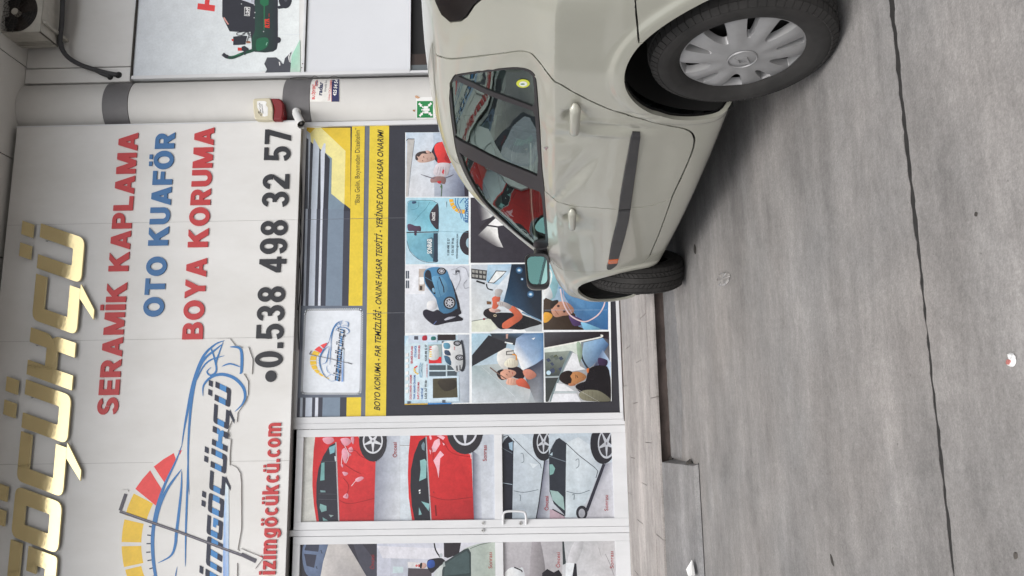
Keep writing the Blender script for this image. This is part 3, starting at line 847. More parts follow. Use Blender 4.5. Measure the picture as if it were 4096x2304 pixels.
def ph1(p):
    p.poly([(1073, 158), (1640, 158), (1640, 740), (1073, 740)], [(186, 200, 214), (168, 180, 198), (112, 122, 148), (190, 196, 204)])
    p.poly([(1073, 158), (1320, 158), (1330, 740), (1073, 740)], [(184, 200, 216), (196, 206, 218), (196, 200, 208), (206, 208, 212)])
    p.poly([(1430, 500), (1640, 480), (1640, 740), (1400, 740)], [(170, 176, 190), (86, 92, 118), (60, 64, 86), (160, 168, 184)])
    p.poly([(1595, 520), (1640, 560), (1640, 740), (1605, 738)], (48, 44, 56))
    p.poly([(1085, 222), (1105, 214), (1152, 218), (1150, 236), (1100, 600), (1088, 740), (1073, 740)], (178, 176, 174))
    p.stroke([(1076, 232), (1092, 216), (1150, 217)], 6, (40, 40, 48)); p.stroke([(1150, 232), (1118, 480), (1092, 738)], 3, (60, 60, 68))
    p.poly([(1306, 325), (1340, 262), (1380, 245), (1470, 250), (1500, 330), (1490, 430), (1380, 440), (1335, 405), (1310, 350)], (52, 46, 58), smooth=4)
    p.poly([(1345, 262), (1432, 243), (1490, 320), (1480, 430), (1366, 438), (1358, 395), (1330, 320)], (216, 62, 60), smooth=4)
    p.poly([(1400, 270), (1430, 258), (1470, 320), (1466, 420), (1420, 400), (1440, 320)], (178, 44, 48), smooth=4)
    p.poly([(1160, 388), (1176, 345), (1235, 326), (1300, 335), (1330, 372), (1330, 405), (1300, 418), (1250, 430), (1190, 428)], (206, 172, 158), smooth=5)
    p.poly([(1158, 400), (1160, 360), (1190, 336), (1240, 326), (1285, 330), (1300, 345), (1262, 352), (1220, 350), (1190, 378), (1172, 372), (1184, 400), (1172, 410)], (66, 56, 56), smooth=4)
    p.poly([(1252, 322), (1285, 326), (1288, 348), (1262, 346)], (214, 170, 156), smooth=4)
    for x in (1232, 1226): pass
    p.stroke([(1232, 372), (1236, 388)], 6, (92, 66, 60)); p.stroke([(1222, 408), (1226, 420)], 6, (92, 66, 60)); p.stroke([(1262, 388), (1272, 406)], 5, (150, 112, 100)); p.stroke([(1300, 384), (1302, 402)], 6, (150, 86, 86))
    p.poly([(1362, 438), (1470, 440), (1462, 500), (1448, 545), (1400, 565), (1335, 548), (1322, 505)], (206, 198, 204), smooth=5)
    for y in (0, 22, 44, 66): p.stroke([(1368+y, 470), (1352+y*1.2, 540)], 3, (130, 120, 130))
    p.poly([(1408, 488), (1420, 500), (1412, 540), (1398, 520)], (196, 52, 64))
    p.poly([(1300, 572), (1350, 556), (1420, 560), (1434, 590), (1420, 626), (1370, 610), (1300, 612)], (150, 118, 116), smooth=4)
    p.stroke([(1208, 538), (1260, 556), (1320, 574), (1340, 566)], 8, (90, 86, 98), taper=True); p.stroke([(1420, 572), (1470, 556), (1505, 538)], 9, (90, 86, 98), taper=True)
    p.poly([(1356, 600), (1390, 596), (1388, 620), (1364, 618)], (196, 60, 66), smooth=3)
    p.stroke([(1390, 624), (1396, 660), (1392, 738)], 6, (70, 96, 62)); p.poly([(1380, 650), (1400, 632), (1400, 668)], (76, 108, 66))
photo('D', (1073, 158, 1640, 740), win, ph1)
def ph2(p):
    p.poly([(1070, 748), (1640, 748), (1640, 1352), (1070, 1352)], [(172, 204, 218), (160, 204, 220), (176, 208, 222), (180, 206, 220)])
    p.poly([(1088, 800), (1110, 776), (1200, 772), (1290, 774), (1340, 790), (1366, 830), (1369, 1052), (1080, 1056)], [(104, 156, 176), (96, 150, 172), (130, 188, 204), (142, 196, 210), (132, 190, 206), (110, 176, 194), (120, 186, 204), (150, 198, 214)])
    p.poly([(1366, 812), (1320, 840), (1292, 885), (1286, 930), (1306, 985), (1366, 1030)], (62, 56, 66), smooth=4)
    p.stroke([(1090, 800), (1110, 776), (1290, 773), (1340, 790), (1368, 830), (1368, 1052)], 4, (52, 88, 104), smooth=3)
    p.stroke([(1190, 780), (1180, 840), (1120, 860)], 3, (66, 108, 124), smooth=4); p.stroke([(1290, 786), (1250, 850), (1200, 900), (1150, 960)], 3, (70, 118, 136), smooth=4)
    p.poly([(1130, 782), (1165, 782), (1160, 800), (1130, 802)], (60, 80, 110), smooth=3)
    p.text('ÖNCESİ', (1336, 957), (1336, 880), 24, (230, 234, 238), off=.03)
    p.poly([(1080, 1070), (1362, 1066), (1362, 1328), (1260, 1330), (1180, 1300), (1110, 1230), (1082, 1140)], [(128, 184, 200), (100, 156, 176), (84, 140, 160), (110, 164, 184), (96, 150, 172), (112, 166, 186), (136, 188, 204)])
    p.poly([(1322, 1072), (1361, 1070), (1361, 1330), (1318, 1330)], (44, 56, 72)); p.poly([(1258, 1150), (1270, 1120), (1322, 1118), (1322, 1290), (1290, 1270), (1262, 1220)], (78, 116, 134), smooth=3)
    p.stroke([(1078, 1064), (1368, 1058)], 9, (36, 40, 50)); p.stroke([(1082, 1140), (1110, 1235), (1190, 1308), (1270, 1334), (1350, 1332), (1363, 1310)], 4, (44, 72, 90), smooth=3)
    p.poly([(1088, 1030), (1086, 996), (1110, 986), (1160, 1004), (1204, 1008), (1206, 1052), (1172, 1052), (1168, 1090), (1148, 1086), (1146, 1052), (1100, 1050)], (82, 62, 84), smooth=4)
    p.text('SONRASI', (1306, 1256), (1306, 1124), 40, (224, 232, 238), off=.03)
    p.text('0 538 498 32 57', (1464, 1272), (1468, 1118), 20, (44, 50, 66), off=.02)
    p.text('0 536 367 99 06', (1504, 1270), (1508, 1116), 20, (44, 50, 66), off=.02)
    p.text('www.bizimgocukcu.com', (1541, 1302), (1545, 1076), 19, (44, 50, 66), off=.016)
    p.disc((1642, 1158), 84, 112, (52, 46, 54)); p.disc((1646, 1158), 30, 46, (150, 176, 190))
    p.stroke([(1370, 1060), (1380, 1052), (1640, 1064)], 2, (96, 140, 156))
    for a0 in range(0, 100, 17):
        A = np.radians([a0, a0+14]); c = (1590, 762)
        p.poly([(c[0]-126*math.cos(A[0]), c[1]+132*math.sin(A[0])), (c[0]-126*math.cos(A[1]), c[1]+132*math.sin(A[1])), (c[0]-90*math.cos(A[1]), c[1]+96*math.sin(A[1])), (c[0]-90*math.cos(A[0]), c[1]+96*math.sin(A[0]))], (222, 168, 52))
    for q in ([(1520, 752), (1525, 820), (1560, 880), (1575, 940)], [(1545, 752), (1540, 800), (1570, 870), (1600, 960)], [(1560, 800), (1580, 770), (1600, 752)]): p.stroke(q, 6, (56, 116, 176), smooth=4)
    p.text('BİZİMGÖÇ', (1634, 975), (1636, 742), 26, (50, 92, 150), off=.03, shear=.2)
    p.stroke([(1432, 780), (1436, 840)], 8, (190, 216, 226)); p.stroke([(1440, 786), (1441, 836)], 3, (84, 120, 136))
photo('D', (1070, 748, 1640, 1352), win, ph2)
def ph3(p):
    p.poly([(158, 48), (718, 48), (718, 640), (155, 648)], [(208, 214, 224), (196, 200, 210), (190, 194, 202), (206, 210, 216)])
    p.poly([(158, 48), (330, 48), (330, 300), (155, 300)], (216, 218, 224))
    for a in (95, 180): p.poly([(160, a), (190, a), (190, a+68), (160, a+68)], (78, 84, 96)); p.stroke([(175, a), (175, a+68)], 4, (200, 205, 212))
    p.poly([(275, 78), (338, 78), (325, 272), (273, 272)], (176, 164, 156)); p.poly([(280, 150), (322, 150), (318, 215), (280, 215)], (226, 226, 230)); p.poly([(282, 226), (306, 228), (306, 264), (282, 264)], (66, 62, 62))
    p.poly([(540, 160), (590, 250), (640, 430), (600, 470), (500, 470), (520, 300)], (40, 38, 48), smooth=3)
    p.poly([(318, 150), (322, 104), (350, 76), (400, 62), (470, 66), (520, 90), (545, 150), (575, 240), (596, 330), (612, 420), (590, 462), (540, 470), (470, 462), (440, 400), (424, 340), (380, 280), (334, 216)], (74, 128, 168), smooth=5)
    p.poly([(390, 150), (480, 150), (530, 260), (440, 330), (410, 250)], (96, 150, 186), smooth=4)
    p.poly([(326, 150), (332, 108), (356, 86), (380, 110), (392, 180), (412, 240), (420, 300), (386, 276), (340, 210)], (38, 40, 52), smooth=5)
    p.stroke([(330, 150), (392, 186)], 4, (80, 120, 150)); p.stroke([(455, 150), (492, 240), (496, 285)], 9, (34, 36, 48)); p.stroke([(470, 100), (440, 200), (470, 330)], 3, (50, 90, 124), smooth=4)
    p.poly([(392, 252), (408, 246), (420, 280), (400, 284)], (132, 172, 200), smooth=3)
    wheel(p, (545, 376), 54, 56, (40, 42), 8); wheel(p, (474, 98), 40, 32, (26, 22), 6)
    p.poly([(356, 366), (415, 362), (428, 420), (372, 440), (344, 416)], (222, 222, 228), smooth=4)
    p.poly([(316, 490), (312, 452), (340, 434), (400, 452), (440, 436), (490, 470), (550, 462), (610, 428), (640, 440), (646, 470), (620, 486), (660, 512), (655, 532), (600, 540), (520, 552), (440, 572), (400, 566), (350, 530)], (34, 31, 44), smooth=4)
    p.poly([(500, 520), (540, 500), (600, 498), (560, 516), (510, 530)], (170, 172, 184), smooth=3); p.stroke([(404, 566), (430, 536)], 5, (90, 110, 160))
    for q in ([(560, 85), (600, 80), (630, 100), (600, 130), (570, 120)], [(630, 110), (636, 180), (600, 260), (590, 300)], [(700, 172), (670, 210), (680, 250), (712, 240)], [(600, 80), (640, 60), (690, 80), (712, 150)]): p.stroke(q, 3, (120, 122, 132), smooth=5)
    p.poly([(595, 90), (632, 92), (634, 108), (610, 104), (598, 130)], (70, 70, 80))
photo('B', (158, 48, 718, 640), win, ph3)
def ph4(p):
    p.poly([(150, 664), (718, 660), (716, 1252), (150, 1272)], [(176, 204, 222), (180, 198, 210), (166, 178, 190), (180, 210, 228)])
    p.poly([(172, 690), (352, 686), (352, 1228), (150, 1235), (150, 760)], (200, 218, 230))
    p.poly([(615, 655), (718, 655), (718, 1252), (640, 1250)], [(176, 184, 196), (160, 168, 180), (150, 158, 170), (180, 188, 198)])
    for y in (1170, 1120, 1060, 1010, 950, 900, 850): p.poly([(158, y), (184, y-6), (184, y-34), (158, y-28)], (232, 236, 238)); p.stroke([(186, y-2), (186, y-36)], 3, (96, 110, 110))
    r, b, k = (186, 46, 66), (44, 98, 168), (34, 38, 50)
    for st, a, c, cap, cl_ in (('DOLU HASARI ONARIMI', (210, 1224), (213, 1010), 17, r), ('PARK HASARI ONARIMI', (243, 1222), (246, 1010), 17, b), ('KAPUT KORUMA', (277, 1222), (280, 1070), 17, r), ('CAM FİLMİ', (311, 1222), (313, 1124), 17, b), ('0.536 367 99 06•', (345, 1220), (346, 1052), 19, k),
                               ('SERAMİK KAPLAMA', (220, 910), (223, 755), 17, r), ('OTO KUAFÖR', (253, 855), (255, 752), 17, b), ('BOYA KORUMA', (284, 868), (286, 748), 17, r), ('•0.538 498 32 57', (346, 890), (348, 744), 19, k), ('www.bizimgöcükcü.com', (349, 1032), (350, 912), 9, r)):
        p.text(st, a, c, cap, cl_, off=.024)
    for i, (x, y) in enumerate(((262, 1000), (246, 990), (238, 975), (236, 960), (242, 945), (254, 936))): p.poly([(x-8, y+6), (x+8, y+4), (x+8, y-8), (x-8, y-6)], (226, 186, 56) if i < 4 else (214, 60, 60))
    p.text('BİZİMGÖÇ', (304, 1032), (306, 908), 16, (140, 176, 196), off=.03); p.stroke([(286, 1030), (276, 960), (290, 900)], 4, (130, 170, 200), smooth=4)
    p.poly([(358, 1026), (626, 1016), (628, 1240), (356, 1244)], (196, 214, 226)); p.poly([(398, 1042), (608, 1034), (616, 1206), (398, 1214)], (76, 72, 56), smooth=0); p.poly([(440, 1060), (590, 1050), (600, 1120), (500, 1150)], (58, 52, 44), smooth=4)
    for a, c in (((366, 924), (510, 968)), ((366, 980), (510, 1020)), ((526, 924), (606, 966)), ((526, 976), (606, 1016))): p.poly([a, (c[0], a[1]), c, (a[0], c[1])], (72, 84, 92))
    p.stroke([(360, 972), (612, 970)], 8, (204, 220, 232)); p.stroke([(518, 915), (518, 1024)], 8, (204, 220, 232))
    p.poly([(358, 744), (474, 740), (474, 906), (360, 908)], (150, 166, 166)); p.poly([(364, 856), (472, 850), (474, 906), (364, 908)], (206, 46, 54))
    p.poly([(362, 862), (380, 770), (420, 748), (446, 770), (448, 862), (400, 880)], (220, 224, 226), smooth=4)
    for a in (770, 790, 812, 832, 850): p.poly([(368, a), (388, a), (388, a-10), (368, a-10)], (228, 196, 60) if a > 790 else (208, 60, 58))
    p.poly([(442, 655), (596, 655), (596, 704), (442, 706)], (44, 36, 38)); p.poly([(184, 662), (436, 658), (436, 720), (360, 722), (184, 730)], (196, 208, 222))
    p.poly([(310, 668), (345, 664), (345, 704), (306, 704)], (176, 44, 60), smooth=3); p.poly([(384, 675), (420, 672), (424, 700), (386, 704)], (40, 110, 104), smooth=3)
    p.poly([(234, 668), (270, 668), (270, 700), (234, 700)], (70, 72, 84)); p.poly([(476, 712), (492, 712), (492, 730), (476, 730)], (84, 88, 96))
    p.poly([(646, 700), (676, 800), (680, 940), (650, 980), (600, 900)], (52, 56, 66), smooth=3)
    p.poly([(478, 760), (486, 726), (540, 712), (600, 714), (640, 724), (655, 780), (662, 860), (660, 920), (640, 968), (600, 982), (566, 940), (520, 900), (496, 840), (484, 800)], (226, 230, 234), smooth=4)
    p.poly([(500, 836), (548, 856), (560, 926), (516, 900), (502, 866)], (62, 98, 126), smooth=2); p.poly([(500, 792), (540, 796), (556, 838), (506, 830)], (58, 74, 98), smooth=2); p.poly([(490, 734), (524, 726), (548, 740), (546, 778), (500, 778)], (96, 150, 176), smooth=2)
    wheel(p, (612, 731), 34, 24, (20, 14)); wheel(p, (634, 856), 40, 26, (26, 17)); p.poly([(604, 930), (612, 925), (616, 972), (606, 972)], (36, 36, 44)); p.poly([(632, 922), (640, 926), (640, 968), (632, 966)], (36, 36, 44))
    p.text('www', (590, 790), (592, 760), 10, (200, 60, 50), off=.02)
    p.poly([(150, 1262), (354, 1258), (354, 1268), (150, 1272)], (200, 164, 62)); p.poly([(354, 1258), (560, 1254), (560, 1264), (354, 1268)], (52, 122, 190))
    for a, c in ((174, 1240), (480, 1230)): p.poly([(a, c), (a+24, c), (a+24, c+24), (a, c+24)], (86, 90, 100))
photo('B', (148, 655, 718, 1274), win, ph4)
def ph5(p):
    p.poly([(708, 662), (1330, 655), (1330, 1215), (708, 1222)], [(58, 54, 62), (50, 46, 54), (50, 46, 54), (56, 54, 62)])
    p.poly([(780, 664), (850, 664), (920, 800), (880, 830), (800, 860), (770, 770)], [(70, 66, 74), (160, 160, 160), (226, 228, 226), (216, 216, 214), (70, 66, 74), (56, 54, 62)])
    p.poly([(860, 892), (920, 838), (1000, 896), (940, 905)], (230, 232, 230))
    p.poly([(768, 985), (850, 905), (938, 918), (946, 1000), (986, 1088), (930, 1078), (860, 1040)], [(64, 60, 68), (214, 214, 212), (232, 232, 230), (228, 228, 226), (190, 190, 190), (110, 106, 110), (60, 56, 64)])
    p.stroke([(790, 930), (840, 880), (910, 825)], 26, (48, 44, 50))
photo('A', (708, 662, 1330, 1218), win, ph5)
def ph6(p):
    p.poly([(735, 42), (1100, 36), (1100, 628), (738, 632)], [(186, 192, 200), (190, 204, 218), (206, 208, 212), (204, 206, 204)])
    p.poly([(735, 75), (874, 92), (866, 182), (735, 162)], (60, 60, 62))
    for x in (742, 772, 806, 838):
        for y in (84, 124): p.poly([(x, y+(x-740)*.12), (x+24, y+4+(x-740)*.12), (x+22, y+28+(x-740)*.12), (x, y+24+(x-740)*.12)], (150, 150, 146))
    p.stroke([(780, 184), (855, 208)], 16, (40, 40, 44))
    p.poly([(880, 42), (1090, 36), (1056, 150), (1034, 230), (930, 210), (870, 190)], [(168, 196, 214), (150, 180, 204), (190, 206, 220), (196, 210, 222), (150, 186, 210), (130, 168, 196)])
    p.poly([(880, 200), (952, 92), (1048, 96), (1000, 150), (935, 206)], (36, 36, 44), smooth=0); p.poly([(890, 196), (956, 100), (1038, 103), (992, 148), (934, 198)], (224, 228, 230))
    p.stroke([(868, 210), (880, 250), (925, 264)], 10, (30, 30, 38), smooth=4)
    p.poly([(1082, 104), (1090, 130), (1050, 260), (1018, 364), (946, 330), (936, 262), (1010, 180)], [(206, 214, 222), (190, 200, 212), (196, 206, 216), (160, 184, 204), (120, 160, 192), (214, 220, 226), (228, 230, 232)])
    p.poly([(1090, 32), (1356, 32), (1356, 540), (1240, 480), (1160, 430), (1018, 368), (1052, 240)], [(30, 44, 60), (24, 32, 46), (30, 38, 52), (40, 60, 82), (44, 66, 90), (50, 84, 112), (34, 56, 78)])
    for c, r_ in (((1156, 90), 30), ((1256, 301), 30), ((1182, 168), 14)):
        p.disc(c, r_, r_, (52, 84, 116), n=14); p.disc(c, r_*.62, r_*.5, (120, 168, 206), n=14); p.disc(c, r_*.34, r_*.26, (232, 240, 246), n=10)
    p.stroke([(1180, 458), (1352, 536)], 12, (110, 140, 166))
    p.poly([(1330, 560), (1356, 556), (1356, 628), (1220, 628), (1200, 610)], (170, 176, 180)); p.poly([(1200, 484), (1260, 496), (1240, 530), (1196, 516)], (206, 208, 206))
    p.poly([(738, 540), (900, 512), (970, 600), (900, 632), (738, 632)], (206, 210, 196)); p.stroke([(738, 538), (896, 510)], 5, (80, 90, 84)); p.poly([(838, 512), (858, 510), (858, 526), (840, 528)], (120, 40, 56))
    p.poly([(905, 510), (950, 468), (1040, 462), (1110, 468), (1180, 480), (1350, 546), (1340, 566), (1250, 590), (1170, 612), (1060, 604), (990, 606), (940, 560)], (28, 26, 34), smooth=4)
    p.poly([(842, 478), (850, 444), (880, 426), (930, 420), (985, 438), (990, 452), (950, 462), (960, 500), (920, 520), (880, 512)], (36, 30, 34), smooth=4)
    p.poly([(890, 432), (930, 420), (975, 432), (990, 444), (960, 460), (910, 456)], (206, 170, 160), smooth=4); p.stroke([(944, 450), (985, 440)], 7, (120, 110, 116))
    p.disc((944, 488), 14, 12, (190, 176, 150), n=12); p.disc((944, 488), 8, 7, (40, 36, 40), n=10)
    p.poly([(918, 336), (950, 316), (988, 324), (984, 360), (972, 408), (945, 430), (918, 420), (924, 380)], (204, 100, 76), smooth=4)
    p.poly([(1006, 590), (1012, 556), (1060, 520), (1112, 484), (1064, 434), (1096, 404), (1140, 430), (1184, 486), (1170, 524), (1120, 560), (1060, 598), (1024, 602)], (206, 106, 78), smooth=4)
    p.poly([(960, 372), (1000, 366), (1040, 374), (1090, 404), (1064, 434), (1020, 408), (984, 406)], (176, 170, 170), smooth=4); p.poly([(942, 300), (946, 262), (980, 254), (1010, 268), (1000, 296), (984, 322), (950, 318)], (178, 174, 174), smooth=4)
    for k in range(3): p.stroke([(980+k*16, 372), (974+k*16, 396)], 3, (110, 104, 108))
    p.poly([(870, 362), (912, 366), (908, 390), (872, 390)], (110, 80, 56))
photo('B', (735, 36, 1354, 630), win, ph6)
def ph7(p):
    p.poly([(738, 645), (1370, 640), (1372, 1250), (742, 1258)], [(160, 190, 206), (150, 176, 196), (150, 156, 160), (196, 202, 208)])
    p.poly([(742, 930), (1120, 900), (1260, 1130), (1240, 1250), (742, 1258)], [(150, 166, 170), (190, 192, 190), (184, 188, 190), (176, 182, 186), (198, 204, 210)])
    p.poly([(990, 780), (1100, 790), (1150, 900), (1030, 960), (960, 880)], (214, 212, 208), smooth=3)
    p.poly([(1040, 800), (1120, 790), (1124, 834), (1040, 836)], (88, 86, 84)); p.poly([(1050, 808), (1106, 802), (1108, 826), (1050, 828)], (190, 188, 184))
    p.poly([(888, 660), (1050, 720), (1040, 770), (742, 934), (741, 836)], (40, 40, 46))
    p.poly([(900, 645), (1200, 642), (1170, 700), (1145, 760), (1060, 730), (920, 680)], [(50, 56, 64), (76, 100, 126), (46, 54, 64), (40, 42, 48), (62, 60, 66), (50, 50, 56)])
    p.stroke([(1030, 722), (1100, 736)], 11, (224, 228, 232)); p.poly([(1040, 650), (1060, 650), (1056, 690), (1040, 690)], (176, 140, 130))
    p.poly([(1130, 690), (1200, 645), (1368, 642), (1370, 880), (1300, 930), (1180, 972), (1150, 880), (1108, 800)], [(140, 160, 190), (80, 110, 146), (66, 110, 150), (92, 130, 176), (150, 172, 198), (226, 230, 236), (232, 234, 238), (216, 222, 230)])
    p.poly([(1265, 690), (1298, 680), (1282, 700)], (232, 236, 240))
    p.stroke([(1200, 968), (1300, 920), (1368, 872)], 10, (70, 76, 96))
    p.poly([(1190, 975), (1368, 880), (1372, 1250), (1300, 1250), (1240, 1110)], [(60, 60, 70), (60, 66, 86), (110, 116, 124), (150, 154, 160), (80, 78, 84)])
    p.poly([(1056, 950), (1100, 930), (1160, 945), (1200, 990), (1190, 1040), (1110, 1030)], (44, 34, 42), smooth=4)
    p.poly([(1030, 930), (1030, 896), (1064, 866), (1100, 862), (1142, 886), (1146, 926), (1090, 946)], (224, 216, 198), smooth=4); p.stroke([(1096, 830), (1128, 836), (1130, 880)], 12, (206, 140, 60), smooth=3)
    for k in range(4): p.stroke([(1050+k*22, 878), (1056+k*20, 930)], 3, (176, 166, 150))
    p.poly([(962, 1008), (972, 976), (1010, 962), (1070, 962), (1118, 976), (1128, 1000), (1090, 1030), (1040, 1050), (985, 1046)], (214, 160, 138), smooth=4)
    p.poly([(960, 1012), (966, 976), (1000, 960), (1020, 966), (990, 990), (1000, 1040), (1030, 1050), (996, 1052)], (44, 36, 38), smooth=4)
    p.stroke([(1044, 1000), (1052, 1012)], 6, (60, 40, 40)); p.stroke([(1064, 974), (1074, 986)], 6, (60, 40, 40)); p.stroke([(1098, 984), (1098, 1004)], 6, (166, 80, 76))
    p.stroke([(900, 944), (960, 990), (1044, 1046)], 9, (110, 84, 74))
    p.poly([(1040, 1078), (1060, 1040), (1100, 1034), (1150, 1056), (1156, 1086), (1120, 1100), (1060, 1096)], (216, 168, 148), smooth=4)
    for k in range(3): p.stroke([(1062+k*26, 1046), (1060+k*24, 1088)], 3, (170, 116, 100))
    p.poly([(1130, 1056), (1190, 1040), (1236, 1090), (1250, 1132), (1190, 1116), (1140, 1100)], (200, 96, 74), smooth=4)
    p.poly([(1190, 972), (1250, 960), (1304, 1000), (1296, 1030), (1240, 1050), (1204, 1020)], (196, 130, 112), smooth=4)
    p.stroke([(760, 1256), (1240, 1180)], 2, (170, 176, 182)); p.stroke([(830, 940), (1120, 1200)], 2, (216, 220, 222))
photo('B', (738, 640, 1372, 1256), win, ph7)
def ph8(p):
    p.poly([(1368, 40), (1937, 36), (1937, 612), (1370, 616)], [(150, 186, 206), (110, 160, 200), (60, 106, 156), (150, 160, 170)])
    p.poly([(1368, 60), (1440, 60), (1500, 150), (1470, 330), (1368, 330)], (150, 196, 206), smooth=3); p.stroke([(1400, 60), (1440, 120), (1420, 220), (1370, 250)], 14, (214, 222, 220), smooth=5)
    p.poly([(1500, 240), (1937, 160), (1937, 612), (1700, 560), (1560, 330)], [(106, 150, 186), (70, 126, 176), (56, 98, 146), (70, 100, 138), (84, 122, 158)])
    p.poly([(1370, 260), (1420, 230), (1450, 330), (1370, 350)], (216, 222, 226), smooth=3)
    p.poly([(1370, 350), (1450, 360), (1560, 400), (1650, 480), (1640, 560), (1720, 616), (1370, 616)], (64, 52, 44), smooth=3)
    p.poly([(1436, 440), (1460, 384), (1520, 364), (1590, 380), (1640, 440), (1600, 480), (1540, 490), (1470, 500)], (188, 140, 118), smooth=4)
    p.poly([(1430, 370), (1490, 350), (1500, 372), (1470, 400), (1440, 430)], (50, 42, 40), smooth=3)
    for c in ((1500, 404), (1552, 452)): p.disc(c, 14, 12, (110, 80, 72), n=12); p.disc(c, 6, 6, (30, 30, 34), n=8)
    p.stroke([(1470, 440), (1500, 480)], 6, (140, 96, 84)); p.poly([(1370, 470), (1410, 460), (1450, 490), (1410, 540), (1370, 546)], (222, 162, 66), smooth=4)
    p.poly([(1600, 480), (1700, 520), (1720, 560), (1640, 580), (1600, 520)], (84, 66, 106), smooth=4)
    p.stroke([(1518, 252), (1540, 370), (1600, 480), (1690, 534), (1760, 536), (1850, 480), (1896, 410), (1912, 350)], 11, (214, 190, 192), smooth=5)
    p.stroke([(1540, 250), (1560, 360), (1620, 470)], 5, (176, 160, 176), smooth=5)
    p.poly([(1700, 546), (1760, 560), (1880, 612), (1740, 616), (1710, 580)], (124, 178, 208), smooth=3); p.stroke([(1380, 440), (1930, 438)], 2, (150, 180, 206))
photo('B', (1368, 36, 1937, 614), win, ph8)
def ph9(p):
    p.poly([(1374, 636), (1945, 628), (1962, 1240), (1388, 1248)], [(150, 170, 180), (50, 46, 50), (150, 150, 156), (206, 210, 214)])
    p.poly([(1374, 634), (1940, 628), (1944, 700), (1890, 682), (1760, 700), (1560, 740), (1376, 772)], [(70, 70, 76), (44, 34, 34), (60, 50, 56), (40, 36, 40), (44, 40, 42), (46, 42, 46), (50, 46, 50)])
    p.poly([(1378, 778), (1700, 712), (1690, 850), (1620, 800), (1380, 812)], (204, 212, 204))
    p.stroke([(1378, 776), (1560, 742), (1760, 702), (1870, 678), (1888, 664), (1870, 660)], 12, (222, 222, 216), smooth=3)
    p.poly([(1722, 726), (1890, 684), (1944, 742), (1880, 840), (1800, 930), (1742, 960), (1700, 880)], [(150, 180, 204), (112, 148, 186), (60, 84, 120), (80, 104, 136), (96, 120, 146), (110, 130, 150), (160, 182, 200)])
    p.stroke([(1700, 800), (1712, 870), (1760, 950), (1800, 960)], 16, (56, 60, 68), smooth=4); p.poly([(1660, 730), (1690, 726), (1712, 810), (1690, 900), (1672, 860)], (150, 170, 150), smooth=3)
    p.poly([(1890, 790), (1962, 900), (1960, 1040), (1930, 960), (1830, 930), (1800, 950)], [(120, 140, 170), (190, 206, 226), (200, 214, 230), (160, 186, 214), (60, 56, 80), (70, 76, 90)])
    p.poly([(1850, 860), (1930, 880), (1920, 930), (1860, 930)], (58, 44, 72), smooth=3)
    p.poly([(1380, 812), (1606, 796), (1560, 900), (1510, 1020), (1386, 1022)], [(120, 128, 120), (150, 160, 152), (110, 116, 110), (64, 70, 72), (60, 66, 64)])
    rnd = random.Random(4)
    for k in range(12):
        x, y = 1390+rnd.random()*140, 830+rnd.random()*150; c = rnd.choice([(86, 92, 70), (120, 130, 110), (66, 74, 96), (96, 104, 100)])
        p.poly([(x, y), (x+26, y-14), (x+44, y+10), (x+18, y+24)], c)
    p.disc((1414, 990), 20, 20, (180, 206, 220), n=12)
    p.stroke([(1610, 800), (1560, 900), (1515, 1020), (1455, 1160), (1430, 1246)], 18, (120, 136, 140)); p.stroke([(1386, 1026), (1505, 1022)], 10, (150, 162, 164)); p.stroke([(1460, 1160), (1660, 1160)], 14, (176, 186, 190))
    p.poly([(1386, 1036), (1500, 1032), (1440, 1170), (1410, 1246), (1388, 1246)], (62, 66, 66))
    p.poly([(1626, 812), (1664, 830), (1690, 930), (1740, 960), (1600, 980), (1540, 990)], (216, 218, 222)); p.poly([(1486, 1080), (1550, 1090), (1640, 1150), (1470, 1150)], (220, 222, 226)); p.poly([(1456, 1176), (1660, 1172), (1700, 1246), (1436, 1246)], (216, 218, 224))
    p.poly([(1740, 1060), (1760, 975), (1800, 938), (1880, 926), (1945, 968), (1960, 1240), (1840, 1240), (1700, 1170), (1650, 1110), (1690, 1080)], (28, 25, 30), smooth=3)
    p.poly([(1600, 1000), (1640, 982), (1690, 984), (1744, 1018), (1730, 1052), (1700, 1068), (1650, 1092), (1600, 1100), (1580, 1050)], (182, 128, 84), smooth=4)
    p.poly([(1508, 1048), (1520, 1000), (1560, 976), (1600, 972), (1624, 990), (1606, 1020), (1618, 1050), (1600, 1096), (1550, 1084)], (42, 33, 32), smooth=4)
    p.poly([(1590, 1086), (1640, 1082), (1650, 1100), (1600, 1106)], (176, 118, 84), smooth=4); p.stroke([(1660, 1014), (1672, 1034)], 7, (50, 34, 30)); p.stroke([(1650, 1006), (1654, 1040)], 4, (70, 46, 36)); p.stroke([(1718, 1024), (1716, 1050)], 5, (140, 80, 60))
    p.poly([(1680, 1180), (1720, 1146), (1800, 1140), (1880, 1160), (1962, 1236), (1800, 1240), (1710, 1226)], (120, 118, 100), smooth=4)
    for k in range(5): p.stroke([(1730+k*34, 1152), (1740+k*30, 1230)], 3, (96, 94, 80))
    p.poly([(1748, 958), (1770, 950), (1764, 990), (1752, 986)], (210, 120, 70), smooth=3)
    p.stroke([(1640, 1120), (1860, 1246)], 2, (200, 200, 196))
photo('B', (1374, 628, 1962, 1246), win, ph9)

